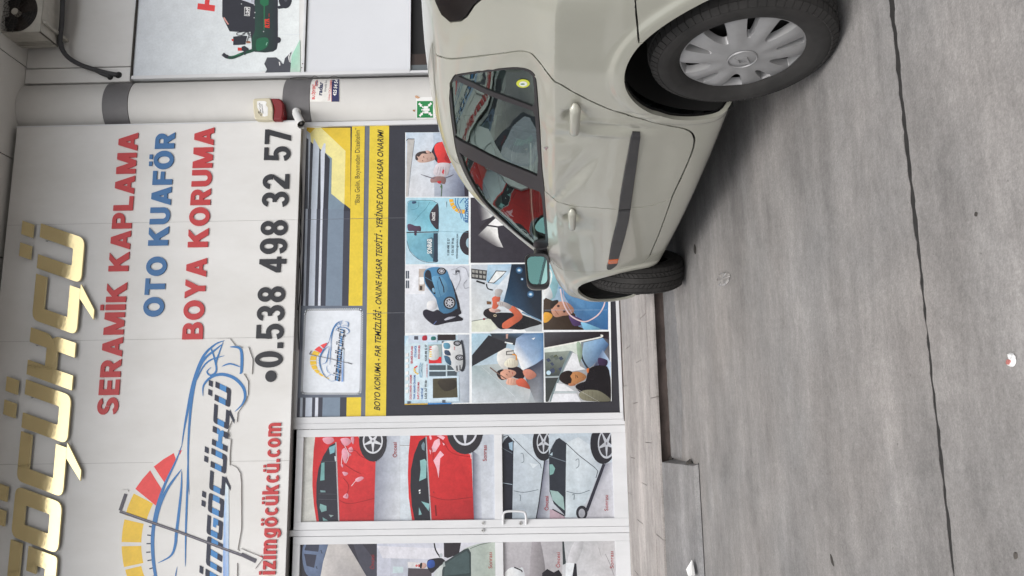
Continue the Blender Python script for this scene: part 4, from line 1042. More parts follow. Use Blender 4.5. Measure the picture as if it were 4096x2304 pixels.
def ph10(p):
    p.poly([(1895, 528), (2190, 524), (2192, 778), (1896, 784)], [(196, 204, 214), (150, 160, 176), (90, 100, 122), (180, 190, 204)])
    p.poly([(1980, 560), (2100, 545), (2180, 600), (2188, 700), (2080, 760), (1990, 720)], (84, 120, 160), smooth=3); p.poly([(2000, 590), (2060, 575), (2070, 700), (2010, 690)], (44, 48, 60), smooth=3)
photo('P', (1895, 524, 2170, 786), win, ph10)
def ph11(p):
    p.poly([(2180, 524), (2436, 520), (2438, 782), (2180, 784)], [(120, 134, 150), (60, 70, 90), (50, 56, 70), (150, 170, 188)])
    p.poly([(2240, 560), (2340, 548), (2400, 640), (2330, 740), (2250, 700)], (176, 180, 186), smooth=3)
photo('P', (2180, 520, 2434, 786), win, ph11)
def ph12(p):
    p.poly([(2180, 792), (2438, 788), (2440, 1044), (2180, 1050)], [(70, 100, 140), (110, 150, 186), (60, 96, 140), (150, 180, 204)])
    p.poly([(2240, 830), (2330, 820), (2380, 930), (2300, 1000), (2230, 940)], (44, 46, 58), smooth=3)
photo('P', (2180, 788, 2438, 1050), win, ph12)

# ------------------------------------------------------------------ glazed doors with printed photos
XdR, XdL, XdRi, XdLi = X_(1703, 2300), X_(2105, 2300), X_(1733, 2300), X_(2073, 2300)
Zt, Zti, Zr1, Zr0, Zbi, Zb = Z_(1185, 1900), Z_(1213, 1900), Z_(1978, 1900), Z_(2010, 1900), Z_(2450, 1900), Z_(2507, 1900)
LW = XdR-XdL; PW = X_(2106, 2300)-X_(2133, 2300)
dfr = empty('door_frame', 'white aluminium frame round the pair of glazed shop doors', 'door frame', (0, YW, 0))
def ondf(o): o.location = Vector(o.location)-ref; return o
for a, b in ((XdR+.004, XW0-.0015), (XdL-PW+.003, XdL-.003), (XdL-PW-LW-.06, XdL-PW-LW-.004)):
    ondf(box('jamb', (a, YW-.028, Zb-.03), (b, YW+.05, Zt+.04), 'aluminium_white', dfr, bevel=.002))
ondf(box('head', (XdL-PW-LW-.06, YW-.02, Zt+.041), (XW0-.0015, YW+.05, Zt+.15), 'aluminium_white', dfr, bevel=.002))
ondf(box('gap_lining', (XdL-PW-LW-.05, YW+.02, Zb-.03), (XW0-.004, YW+.03, Zt+.1), 'joint_black', dfr))
def door(name, label, xl, xr):
    d = empty(name, label, 'door', (xl, YW, Zb), 0., 'glazed shop doors')
    r = Vector((xl, YW, Zb))
    a, b = XdLi-XdL, XdR-XdRi
    def bx(n, p, q, m='aluminium_white', bev=.002):
        o = box(n, p, q, m, d, bevel=bev); o.location = Vector(o.location)-r; return o
    y0, y1 = YW-.032, YW+.015
    bx('stile', (xl, y0, Zb), (xl+a, y1, Zt)); bx('stile', (xr-b, y0, Zb), (xr, y1, Zt))
    bx('rail', (xl+a+.0008, y0+.001, Zb), (xr-b-.0008, y1, Zbi)); bx('rail', (xl+a+.0008, y0+.001, Zr0), (xr-b-.0008, y1, Zr1)); bx('rail', (xl+a+.0008, y0+.001, Zti), (xr-b-.0008, y1, Zt))
    for z0, z1 in ((Zbi, Zr0), (Zr1, Zti)):
        bx('glass_backing', (xl+a-.004, YW-.003, z0-.004), (xr-b+.004, YW+.004, z1+.004), 'joint_grey', 0)
    return d, r
d1, r1 = door('glazed_door', 'glazed door with photos of a dented red car and a pull handle', XdL, XdR)
d2, r2 = door('glazed_door', 'glazed door at the lower picture edge with photos of a grey car and a bonnet', XdL-PW-LW, XdL-PW)
DY = YW-.004
def dphoto(lims, d, r, fn):
    p = Print(DY, 'C', step=.0001); cl(p, *lims); p.photo = True; fn(p)
    o = p.build('photo_print', d); o.location = Vector(o.location)-r
RC = (150, 44, 46)
def da(p):
    p.poly([(95, 170), (830, 170), (830, 835), (95, 835)], (202, 202, 196))
    p.poly([(600, 170), (830, 170), (830, 835), (600, 835)], [(96, 100, 120), (190, 196, 206), (200, 204, 210), (120, 122, 140)])
    p.poly([(206, 175), (192, 300), (184, 450), (183, 560), (194, 700), (214, 835), (636, 835), (642, 600), (648, 380), (560, 300), (516, 175)], [(196, 40, 44), (190, 38, 42), (200, 44, 46), (204, 48, 50), (196, 44, 48), (190, 44, 48), (170, 40, 44), (186, 42, 46), (200, 52, 54), (206, 52, 54), (196, 44, 48)], )
    p.poly([(360, 236), (310, 262), (262, 340), (228, 430), (212, 540), (212, 680), (232, 835), (376, 835), (366, 600), (362, 400)], (42, 42, 52), smooth=0)
    for q, c in (([(250, 390), (272, 385), (272, 516), (240, 520)], (110, 160, 160)), ([(305, 276), (352, 256), (346, 312), (312, 326)], (120, 170, 180)), ([(240, 690), (286, 706), (288, 740), (250, 752), (236, 720)], (120, 160, 158)), ([(240, 590), (278, 594), (280, 606), (244, 606)], (110, 140, 144)), ([(305, 770), (340, 776), (318, 790)], (140, 160, 160)), ([(345, 340), (358, 340), (358, 376), (350, 380)], (190, 206, 210)), ([(258, 790), (300, 814), (262, 816)], (110, 150, 150))): p.poly(q, c)
    p.stroke([(356, 236), (366, 520), (378, 835)], 9, (168, 166, 170))
    for x in (380, 620, 660): p.stroke([(228, x-3), (362, x)], 2.5, (80, 80, 90))
    P1 = (232, 156, 172)
    for q in ([(262, 206), (330, 202), (340, 230), (300, 252), (268, 236)], [(392, 212), (440, 205), (470, 232), (440, 262), (404, 256), (396, 232)], [(400, 300), (420, 280), (436, 300), (470, 330), (440, 350), (424, 392), (404, 350)], [(446, 290), (470, 270), (484, 300), (462, 312)], [(500, 508), (540, 490), (562, 500), (540, 520), (512, 530)], [(404, 456), (440, 460), (444, 472), (420, 486)], [(408, 640), (436, 612), (448, 630), (440, 652)], [(466, 205), (490, 200), (486, 250), (474, 240)], [(392, 400), (410, 404), (404, 424)]):
        p.poly(q, P1, smooth=4)
    for q in ([(392, 236), (440, 290), (500, 300), (540, 340), (640, 384)], [(420, 400), (480, 440), (540, 470)], [(410, 500), (450, 560), (430, 640)], [(380, 664), (460, 690), (640, 650)]): p.stroke(q, 4, (150, 30, 36), smooth=5)
    for q in ([(420, 262), (450, 330), (430, 392)], [(470, 560), (486, 540), (520, 500)], [(402, 330), (396, 400)]): p.stroke(q, 5, (238, 190, 196), smooth=4)
    wheel(p, (628, 228), 102, 152, (74, 94), 5, (206, 208, 214), (44, 42, 48)); p.stroke([(700, 200), (716, 240), (700, 320), (650, 380)], 3, (70, 68, 76), smooth=4)
    p.text('Öncesi', (803, 349), (803, 238), 27, RC, off=.006)
dphoto((100, 178, 827, 828), d1, r1, da)
def db(p):
    p.poly([(828, 170), (1530, 170), (1530, 835), (828, 835)], [(192, 200, 208), (178, 184, 194), (196, 200, 208), (188, 196, 200)])
    p.poly([(828, 170), (905, 170), (905, 835), (828, 835)], (196, 204, 212)); p.stroke([(828, 260), (900, 262)], 4, (120, 124, 130)); p.stroke([(828, 264), (900, 266)], 3, (226, 228, 230))
    p.poly([(1360, 300), (1420, 340), (1430, 835), (1368, 835)], [(84, 86, 104), (180, 186, 196), (180, 184, 196), (100, 100, 118)])
    p.poly([(905, 175), (890, 330), (886, 480), (892, 640), (916, 835), (1372, 835), (1364, 600), (1354, 330), (1260, 300), (1180, 175)], [(196, 42, 46), (190, 40, 44), (200, 44, 48), (196, 44, 46), (186, 40, 44), (150, 36, 42), (176, 40, 44), (204, 50, 52), (200, 50, 52), (196, 46, 50)])
    p.poly([(1018, 196), (970, 230), (930, 330), (908, 440), (904, 560), (914, 700), (936, 835), (1060, 835), (1044, 600), (1030, 400), (1022, 280)], (38, 38, 46))
    for q, c in (([(975, 372), (1010, 360), (1024, 380), (1020, 500), (970, 524), (980, 440)], (132, 176, 176)), ([(985, 672), (1044, 690), (1040, 744)], (126, 170, 172)), ([(968, 716), (988, 768), (966, 774)], (126, 170, 172)), ([(966, 588), (978, 586), (978, 598), (966, 600)], (220, 226, 228)), ([(968, 606), (978, 604), (978, 614), (968, 616)], (220, 226, 228)), ([(985, 260), (1000, 232), (1012, 250), (1008, 300), (990, 290)], (110, 130, 140))): p.poly(q, c)
    p.stroke([(1020, 196), (1036, 500), (1056, 835)], 9, (164, 162, 168))
    for q in ([(1060, 280), (1080, 228), (1118, 206), (1124, 250), (1090, 306), (1064, 312)], [(1042, 190), (1056, 186), (1062, 214), (1050, 222)], [(1074, 372), (1124, 300), (1152, 330), (1124, 356), (1112, 502), (1098, 430)], [(1096, 190), (1130, 186), (1160, 200), (1146, 220)], [(1044, 290), (1056, 300), (1052, 330)], [(1140, 240), (1160, 250), (1150, 262)]): p.poly(q, (238, 176, 188), smooth=0)
    for q in ([(1090, 190), (1150, 240), (1190, 300), (1250, 330), (1354, 344)], [(1060, 280), (1072, 320), (1070, 372)]): p.stroke(q, 4, (150, 30, 36), smooth=5)
    p.stroke([(1044, 630), (1160, 662), (1300, 650), (1360, 640)], 3, (120, 30, 36), smooth=5)
    p.stroke([(1072, 600), (1076, 612)], 8, (150, 40, 44)); p.stroke([(1088, 700), (1094, 780)], 9, (110, 26, 30)); p.stroke([(1346, 320), (1352, 360)], 6, (240, 180, 186))
    wheel(p, (1306, 150), 134, 176, (92, 112), 5, (200, 202, 210), (46, 44, 50))
    p.text('Sonrası', (1465, 376), (1465, 260), 28, RC, off=.006)
dphoto((828, 176, 1528, 812), d1, r1, db)
def dc(p):
    p.poly([(1576, 165), (2410, 165), (2410, 800), (1576, 800)], (178, 188, 198))
    p.poly([(1576, 165), (1700, 165), (1930, 300), (1925, 800), (1576, 800)], [(184, 194, 204), (190, 200, 208), (176, 186, 196), (172, 182, 190), (170, 180, 190)])
    p.poly([(1580, 250), (1600, 214), (1626, 192), (1664, 236), (1660, 500), (1654, 800), (1580, 800)], (40, 42, 52))
    p.poly([(1628, 244), (1658, 232), (1656, 300), (1634, 286)], (150, 176, 196)); p.stroke([(1580, 280), (1656, 320)], 5, (90, 100, 110)); p.stroke([(1580, 536), (1654, 548)], 4, (160, 176, 190)); p.stroke([(1586, 200), (1620, 186), (1668, 236)], 5, (60, 64, 72))
    p.stroke([(1662, 208), (1760, 306), (1862, 400), (1868, 430)], 4, (60, 66, 74)); p.stroke([(1664, 594), (1740, 606), (1846, 586)], 4, (80, 90, 98), smooth=4)
    p.poly([(1780, 390), (1846, 400), (1806, 430)], (206, 214, 220)); p.stroke([(1716, 324), (1732, 320), (1740, 376), (1722, 388)], 5, (120, 130, 138), smooth=3); p.stroke([(1704, 626), (1716, 630), (1712, 670)], 5, (110, 120, 128), smooth=3)
    p.poly([(1896, 370), (1926, 372), (1926, 800), (1832, 800)], [(90, 92, 110), (160, 164, 176), (176, 180, 190), (96, 98, 112)])
    p.stroke([(1892, 372), (1850, 690), (1830, 800)], 8, (44, 44, 52))
    wheel(p, (1884, 238), 80, 136, (50, 84), 5, (186, 190, 198), (44, 44, 50))
    p.poly([(1924, 165), (2410, 165), (2410, 800), (1924, 800)], [(180, 192, 202), (176, 188, 198), (176, 178, 186), (176, 180, 188)])
    p.poly([(2050, 240), (2140, 200), (2230, 260), (2290, 440), (2220, 640), (2130, 790), (2040, 790)], [(190, 200, 206), (200, 208, 214), (184, 194, 202), (176, 186, 194), (184, 194, 202), (180, 192, 200), (196, 206, 212)])
    p.poly([(1924, 330), (1950, 262), (1975, 222), (2000, 208), (2052, 244), (2048, 500), (2046, 780), (2010, 740), (1960, 690), (1928, 600)], (48, 52, 60), smooth=0)
    p.poly([(1932, 590), (1990, 600), (2030, 640), (2040, 740), (1990, 700), (1950, 660)], (146, 172, 170)); p.stroke([(1926, 340), (2046, 380)], 5, (110, 120, 130)); p.poly([(1928, 400), (1950, 400), (1970, 430), (1956, 470), (1930, 480)], (120, 160, 156)); p.poly([(1930, 330), (1950, 310), (1950, 336)], (170, 190, 200))
    p.stroke([(1934, 300), (1976, 222), (2000, 208), (2052, 246), (2140, 330), (2262, 424), (2284, 450), (2270, 500)], 5, (56, 60, 70)); p.stroke([(2052, 598), (2140, 616), (2224, 590)], 4, (80, 90, 100), smooth=4)
    p.stroke([(2120, 372), (2142, 360), (2144, 410), (2122, 430)], 6, (130, 140, 148), smooth=3); p.stroke([(2094, 626), (2110, 622), (2108, 660)], 6, (120, 130, 136), smooth=3)
    p.poly([(2322, 400), (2410, 380), (2410, 800), (2196, 800), (2214, 720)], [(110, 112, 126), (186, 188, 196), (190, 190, 196), (170, 170, 178), (90, 90, 104)])
    p.poly([(2318, 396), (2340, 400), (2216, 740), (2196, 760), (2190, 740)], (48, 48, 58))
    wheel(p, (2322, 246), 94, 152, (64, 112), 5, (176, 180, 188), (42, 42, 48), dx=26)
    p.disc((2166, 756), 42, 52, (46, 46, 52)); p.disc((2166, 760), 24, 34, (150, 152, 160)); p.poly([(1930, 730), (1970, 740), (2044, 790), (2040, 800), (1930, 800)], (170, 150, 160)); p.stroke([(1950, 730), (2040, 780)], 8, (40, 40, 48))
    p.text('Öncesi', (1920, 740), (1920, 634), 27, RC, off=.006); p.text('Sonrası', (2360, 742), (2360, 626), 27, RC, off=.006)
dphoto((1580, 166, 2408, 800), d1, r1, dc)
def dd(p):
    p.poly([(92, 965), (662, 965), (662, 1640), (92, 1640)], (52, 50, 60))
    p.poly([(480, 975), (550, 985), (660, 1130), (655, 1500)], (66, 66, 78))
    p.poly([(128, 985), (190, 972), (310, 976), (286, 1030), (262, 1120), (244, 1230), (220, 1260), (140, 1210), (112, 1120), (108, 1040)], (106, 122, 152), smooth=3)
    p.poly([(140, 985), (236, 982), (226, 1044), (124, 1032)], (58, 62, 78)); p.poly([(122, 1058), (214, 1066), (196, 1162), (140, 1146)], (56, 58, 74)); p.stroke([(246, 1030), (254, 1056)], 6, (50, 56, 72)); p.stroke([(212, 1150), (218, 1170)], 6, (50, 56, 72))
    p.poly([(306, 970), (430, 970), (520, 1120), (620, 1290), (600, 1640), (200, 1640), (240, 1240), (262, 1120)], [(190, 186, 184), (180, 176, 176), (170, 166, 164), (150, 146, 150), (120, 116, 124), (160, 156, 160), (196, 192, 190), (206, 204, 200)])
    p.text('Öncesi', (638, 1172), (638, 1066), 27, (140, 40, 44), off=.006)
    p.poly([(658, 965), (1530, 965), (1530, 1640), (658, 1640)], [(186, 190, 204), (204, 204, 212), (190, 190, 196), (176, 178, 190)])
    p.poly([(658, 1000), (1160, 1020), (1150, 1100), (700, 1090)], (206, 206, 214)); p.poly([(760, 1092), (900, 1096), (890, 1640), (742, 1640)], (176, 180, 192)); p.poly([(778, 1152), (850, 1154), (852, 1196), (774, 1200)], (180, 196, 200))
    p.poly([(888, 1164), (1060, 1170), (1060, 1640), (870, 1640)], (74, 68, 74)); p.poly([(884, 1118), (980, 1124), (978, 1160), (886, 1160)], (206, 204, 206)); p.poly([(962, 1136), (973, 1136), (973, 1156), (962, 1156)], (178, 60, 60)); p.disc((950, 1146), 9, 9, (190, 90, 90), n=12)
    p.poly([(1150, 965), (1278, 965), (1262, 1060), (1180, 1090), (1152, 1080)], (42, 38, 44)); p.stroke([(1078, 965), (1090, 1030), (1124, 1084)], 10, (36, 34, 40), smooth=4); p.disc((1130, 1070), 12, 16, (170, 176, 182), n=12)
    p.poly([(1030, 1112), (1060, 1096), (1130, 1090), (1160, 1120), (1100, 1170), (1062, 1200), (1030, 1160)], (36, 34, 42), smooth=4); p.poly([(1030, 1122), (1052, 1104), (1080, 1112), (1082, 1150), (1050, 1164), (1030, 1150)], (52, 84, 160), smooth=4)
    p.poly([(975, 1150), (984, 1128), (1010, 1126), (1024, 1146), (1010, 1164), (984, 1166)], (206, 170, 160), smooth=4); p.poly([(972, 1152), (976, 1130), (990, 1124), (992, 1140), (986, 1164), (978, 1164)], (44, 36, 38), smooth=4)
    p.poly([(1080, 1200), (1120, 1150), (1200, 1096), (1310, 1016), (1400, 985), (1530, 965), (1530, 1640), (1090, 1640)], [(190, 196, 196), (186, 192, 192), (170, 178, 174), (176, 184, 178), (160, 170, 164), (170, 178, 170), (150, 160, 152), (180, 186, 182)])
    p.poly([(1130, 1640), (1138, 1180), (1160, 1116), (1230, 1070), (1300, 1026), (1330, 1016), (1350, 1050), (1356, 1640)], (52, 64, 66)); p.poly([(1150, 1222), (1164, 1130), (1240, 1080), (1320, 1036), (1336, 1060), (1340, 1200)], (66, 82, 84))
    p.poly([(1142, 1130), (1156, 1110), (1162, 1150), (1146, 1156)], (150, 160, 160)); p.stroke([(1345, 1020), (1420, 990), (1525, 968)], 4, (70, 80, 78))
    p.text('Sonrası', (1507, 1166), (1505, 1048), 27, RC, off=.006); p.text('Oluk', (1528, 1080), (1528, 1010), 18, (130, 134, 134), shear=.2) if False else None
dphoto((96, 968, 1528, 1590), d2, r2, dd)
def de(p):
    p.poly([(1590, 960), (2026, 960), (2026, 1640), (1590, 1640)], [(176, 174, 178), (168, 166, 170), (180, 178, 180), (150, 146, 152)])
    p.poly([(1800, 960), (1860, 960), (1900, 1300), (1780, 1500)], (150, 146, 150), smooth=4)
    p.poly([(1598, 1240), (1610, 1186), (1650, 1158), (1700, 1166), (1744, 1200), (1780, 1640), (1590, 1640)], (214, 218, 222), smooth=4); p.stroke([(1668, 1158), (1720, 1180), (1726, 1194)], 9, (44, 44, 50), smooth=3)
    p.poly([(1874, 1200), (1960, 1196), (2020, 1210), (2020, 1640), (1900, 1640)], (40, 38, 44), smooth=2)
    p.text('Öncesi', (2006, 1160), (2006, 1048), 27, RC, off=.006)
    p.poly([(2022, 960), (2420, 960), (2424, 1640), (2026, 1640)], [(176, 178, 182), (182, 180, 182), (170, 168, 172), (200, 202, 206)])
    p.poly([(2022, 960), (2034, 960), (2050, 1130), (2026, 1140)], (56, 62, 64)); p.poly([(2110, 970), (2180, 970), (2130, 1120), (2060, 1120)], (200, 200, 204), smooth=3)
    p.poly([(2048, 1124), (2124, 1128), (2136, 1222), (2052, 1640), (2046, 1200)], (214, 218, 222)); p.poly([(2112, 1128), (2126, 1130), (2134, 1240), (2120, 1320), (2096, 1226)], (40, 40, 46))
    p.stroke([(2340, 1060), (2372, 1130), (2408, 1230)], 3, (110, 108, 110)); p.stroke([(2290, 1010), (2310, 1080)], 2, (130, 128, 130))
    p.text('Sonrası', (2400, 1166), (2398, 1040), 27, RC, off=.006)
dphoto((1592, 962, 2420, 1590), d2, r2, de)
# handle, lock and latches
hb = MB(); hp = [(1587, 840), (1587, 790), (1592, 760), (1615, 747), (1670, 744), (1730, 748), (1750, 762), (1756, 795), (1756, 840)]
pts = []
for i, q in enumerate(hp):
    yy = YW-.034 if i in (0, len(hp)-1) else (YW-.075)
    w = onY(*zp('C', q), yy); pts.append(w)
hb.tube(catmull(pts, 6, False), .011, 12)
h_ = hb.build('pull_handle', 'aluminium_white', d1, smooth=True); h_.location = Vector(h_.location)-r1
def cyl_y(name, c, r, y0, y1, m, parent, ref_, n=20, sy=1.0):
    v = []; 
    for y in (y0, y1):
        for k in range(n): v.append((c[0]+r*math.cos(2*math.pi*k/n), y, c[1]+r*sy*math.sin(2*math.pi*k/n)))
    f = [(k, (k+1) % n, n+(k+1) % n, n+k) for k in range(n)]+[tuple(range(n)), tuple(n+k for k in range(n))[::-1]]
    o = mesh(name, v, f, m, parent); o.location = Vector(o.location)-Vector(ref_)
    return o
for q, dpar, rr_ in (((1440, 832), d1, r1), ((1438, 886), d2, r2), ((1715, 833), d1, r1)):
    w = onY(*zp('C', q), YW-.03); 
    cyl_y('lock_cylinder', (w[0], w[2]), .014, YW-.044, YW-.03, 'steel', dpar, rr_)
    cyl_y('keyhole', (w[0], w[2]), .005, YW-.0455, YW-.043, 'joint_black', dpar, rr_, 10)
# continuation to the left, seen only in reflections
bpart('wall_pier', (XdL-PW-LW-.9, YW-.01, 0), (XdL-PW-LW-.062, YW+.15, ZS0-.03), 'white_cladding')
lw = empty('side_window', 'dark tinted side window left of the glazed doors', 'window', (0, YW, 0))
frame_rect('frame', -8.4, XdL-PW-LW-.91, .5, ZS0-.05, (.06, .06, .06, .06), lw, ref)
o = box('pane', (-8.35, YW-.002, .55), (XdL-PW-LW-.96, YW+.004, ZS0-.1), 'dark_void', lw); o.location = -ref
bpart('plinth', (-9, YW-.004, 0), (XdL-PW-LW-.91, YW+.15, .5), 'white_cladding')

# ------------------------------------------------------------------ advertising panels right of the column
XA0, XA0i = (X_(318, 700)), (X_(304, 700))
ZA1 = Z_(545, 150)
adp = empty('advertising_panel', 'pale advertising panel with a printed green and black air compressor and red letter', 'advertising panel', (0, YW, 0))
ZA0 = Z_(1214, 150); ZB1 = Z_(1226, 150); ZB0 = Z_(1642, 150)
XAR = XA0+3.0
def adbox(n, a, b, m, par=adp, bev=.002):
    o = box(n, a, b, m, par, bevel=bev); o.location = Vector(o.location)-ref; return o
adbox('panel_sheet', (XA0i, YW-.002, ZA0), (XAR, YW+.02, ZA1), 'white_cladding', bev=0)
adbox('frame', (XA0+.002, YW-.03, ZB0), (XA0i, YW+.03, ZA1+.004), 'aluminium_white'); adbox('frame', (XA0i+.001, YW-.024, ZA1+.006), (XAR, YW+.03, ZA1+.022), 'joint_black')
adbox('frame', (XA0i+.001, YW-.026, ZB1+.006), (XAR, YW+.03, ZA0), 'aluminium_white'); adbox('seam', (XA0i+.001, YW-.02, ZB1-.001), (XAR, YW+.0, ZB1+.005), 'joint_black')
for q in ((1970, 755), (1980, 710)):
    w = onY(*zp('F', q), YW-.027); cyl_y('screw', (w[0], w[2]), .006, YW-.0285, YW-.026, 'joint_black', adp, ref, 10)
p = Print(YW-.003, 'F')
p.lim = (60, -1600, 1955, 885)
p.poly([(165, -1600), (1955, -1600), (1938, 845), (88, 872)], [(216, 220, 226), (222, 226, 232), (220, 226, 234), (206, 212, 218)])
p.stroke([(1050, -1500), (1020, 850)], 2.5, (206, 212, 220)); p.stroke([(1050, 395), (1950, 384)], 2.5, (206, 212, 220)); p.stroke([(130, 420), (1050, 400)], 2.5, (208, 214, 222))
for q in ([(1562, -1200), (1582, -1200), (1590, 640)],): pass
# red capital
p.poly([(812, 36), (1004, 60), (998, 128), (805, 102)], (214, 62, 62)); p.poly([(888, 50), (940, 54), (948, -80), (896, -84)], (214, 62, 62)); p.poly([(830, -100), (1020, -74), (1012, -10+-66), (822, -36-66)][::1], (214, 62, 62)); p.poly([(826, -76-0), (1016, -50), (1010, -120), (832, -146)], (214, 62, 62))
DG, BK = (28, 70, 54), (40, 41, 50)
out = (238, 242, 246)
p.poly([(1088, -700), (1084, 60), (1083, 182), (1166, 350), (1300, 358), (1400, 356), (1412, 480), (1412, 560), (1450, 578), (1560, 586), (1650, 576), (1692, 548), (1704, 480), (1704, 90), (1710, -700)], BK, smooth=0)
p.poly([(1452, -700), (1448, 340), (1418, 420), (1414, 550), (1450, 576), (1560, 584), (1648, 574), (1690, 546), (1702, 480), (1702, -700)], [(30, 50, 48), (34, 64, 56), (26, 86, 62), (28, 70, 54), (30, 60, 50), (32, 46, 46), (34, 42, 46), (36, 40, 48), (38, 40, 48), (38, 40, 48)])
p.poly([(1505, -700), (1505, 40), (1545, 70), (1545, 330), (1556, 330), (1560, 70), (1600, 50), (1600, -700)], (30, 104, 68))
p.poly([(1470, 440), (1580, 420), (1600, 480), (1560, 540), (1470, 560)], (26, 96, 66), smooth=4); p.stroke([(1586, 470), (1572, 505)], 8, (150, 200, 180), taper=True)
p.poly([(1300, -60), (1440, -60), (1442, 50), (1360, 20), (1300, 0)], (190, 194, 204)); 
for k in range(4): p.stroke([(1410+k*10, -60), (1412+k*10, 30)], 3, (110, 112, 120))
p.disc((1786, -6), 74, 100, BK); p.disc((1792, -40), 26, 60, (70, 72, 80)); p.poly([(1698, 70), (1740, 60), (1780, 90), (1710, 100)], BK)
p.poly([(1698, 416), (1728, 420), (1738, 446), (1726, 472), (1698, 476)], BK, smooth=4)
p.poly([(1096, 192), (1112, 196), (1158, 270), (1146, 276), (1098, 210)], (206, 150, 142))
p.poly([(1330, 82), (1336, 76), (1396, 80), (1390, 180), (1330, 176)], (232, 234, 238)); p.poly([(1335, 84), (1390, 86), (1385, 174), (1335, 171)], BK)
p.text('2.0HP', (1381, 170), (1385, 88), 36, (232, 234, 238), off=.03)
p.text('RTR', (1604, 312), (1600, 206), 42, (206, 60, 46), off=.05, shear=.2); p.stroke([(1609, 312), (1606, 206)], 5, (206, 60, 46)); p.stroke([(1606, 190), (1606, 150)], 6, (170, 50, 40))
for q in ((1298, 44), (1442, 55), (1448, 140), (1440, 198), (1545, 352)): p.disc(q, 7, 7, (170, 176, 178), n=10)
p.stroke([(1096, 606), (1130, 634), (1200, 640), (1290, 606), (1360, 580), (1440, 556)], 34, (24, 66, 50), smooth=5); p.stroke([(1090, 600), (1116, 622), (1150, 634)], 40, BK, smooth=4); p.stroke([(1180, 628), (1250, 612), (1300, 596)], 8, (40, 130, 90), smooth=4, taper=True)
p.poly([(1206, 408), (1300, 398), (1362, 400), (1350, 440), (1340, 496), (1206, 502)], BK); p.poly([(1186, 436), (1210, 434), (1210, 458), (1190, 456)], (196, 56, 40)); p.poly([(1256, 530), (1306, 532), (1306, 566), (1258, 564)], (196, 56, 50)); p.poly([(1300, 520), (1330, 510), (1376, 540), (1380, 556), (1344, 570), (1342, 614), (1330, 612), (1326, 572), (1300, 562)], BK)
p.poly([(1350, 460), (1384, 456), (1402, 470), (1390, 482), (1352, 480)], (150, 96, 70))
for q in ([(1300, 356), (1250, 366), (1250, 388), (1300, 392), (1340, 372)], [(1310, 380), (1340, 362), (1370, 360), (1364, 384)], [(1372, 350), (1380, 400), (1366, 440), (1360, 470)], [(1400, 370), (1380, 384), (1412, 404), (1380, 416)]): p.stroke(q, 7, BK, smooth=5)
p.poly([(1584, 640), (1686, 640), (1738, 686), (1742, 700), (1766, 714), (1782, 650), (1860, 572), (1830, 640), (1834, 690), (1850, 704), (1844, 826), (1558, 826), (1582, 770), (1552, 712)], (70, 72, 80)); p.stroke([(1720, 690), (1726, 730)], 10, out); p.stroke([(1838, 600), (1824, 640), (1836, 690)], 9, out, smooth=4)
p.poly([(1950, 440), (1955, 840), (1838, 840), (1850, 700), (1856, 620), (1900, 540)], [(166, 206, 186), (176, 196, 184), (186, 196, 190), (156, 200, 180), (168, 214, 194), (160, 210, 188)])
p.poly([(1400, 832), (1470, 820), (1560, 790), (1556, 830)], (232, 236, 240))
adp_p = p.build('photo_print', adp); adp_p.location = -ref
adl = empty('blank_panel', 'blank pale panel below the compressor advertisement', 'panel', (0, YW, 0))
o = box('panel_sheet', (XA0i+.0015, YW-.004, ZB0), (XAR, YW+.02, ZB1-.002), 'panel_pale', adl); o.location = -ref
rw = empty('dark_window', 'dark window with pale frame partly hidden behind the parked car', 'window', (0, YW, 0))
XR0 = X_(286, 1680)
o = box('frame', (XA0+.002, YW-.03, .12), (XR0, YW+.03, ZB0-.002), 'aluminium_white', rw, bevel=.002); o.location = -ref
o = box('lower_panel', (XR0+.001, YW-.02, .12), (XAR, YW+.03, .75), 'aluminium_white', rw); o.location = -ref
o = box('pane', (XR0+.001, YW+.06, .752), (XAR, YW+.065, ZB0-.002), 'dark_glass', rw) if 'dark_glass' in MATS else box('pane', (XR0+.001, YW+.06, .752), (XAR, YW+.065, ZB0-.002), 'rubber_black', rw); o.location = -ref
mat('wood_brown', (.045, .03, .025), .5, noise=.3, nscale=10); mat('metal_grey', (.12, .14, .15), .4)
o = box('timber_post', (X_(255, 1680), YW+.03, .76), (X_(210, 1680), YW+.055, ZB0-.003), 'wood_brown', rw); o.location = -ref
o = box('grey_post', (XR0+.002, YW+.02, .76), (X_(256, 1680), YW+.056, ZB0-.003), 'metal_grey', rw); o.location = -ref
bpart('wall_pier', (XA0+3.0, YW-.01, 0), (9, YW+.15, ztop_ad), 'white_cladding')
# ------------------------------------------------------------------ things fixed to the column
def colY(x, off=0.):
    sag = .105; w = HC; R = (w*w+sag*sag)/(2*sag); d = min(abs(x-XCm), w*1.02)
    return YW-(math.sqrt(R*R-d*d)-(R-sag))-off
def onC(px, py, off=0.):
    Y = YW-.1
    for _ in range(12): Y = colY(onY(px, py, Y)[0], off)
    return onY(px, py, Y)
class CPrint(Print):
    def tr(s, p, Z=None):
        q = zp(Z or s.Z, p); return onC(q[0], q[1], s.Y+s.k*s.step)
    def quad(s, x0, x1, y0, y1, c, n=14, Z=None):
        b = len(s.v)
        for i in range(n+1):
            y = y0+(y1-y0)*i/n
            s.v += [s.tr((x0, y), Z), s.tr((x1, y), Z)]; s.c += [alb(c, 1.12)]*2
        for i in range(n): s.f.append([b+2*i, b+2*i+1, b+2*i+3, b+2*i+2] if y1 < y0 else [b+2*i+1, b+2*i, b+2*i+2, b+2*i+3])
        s.k += 1
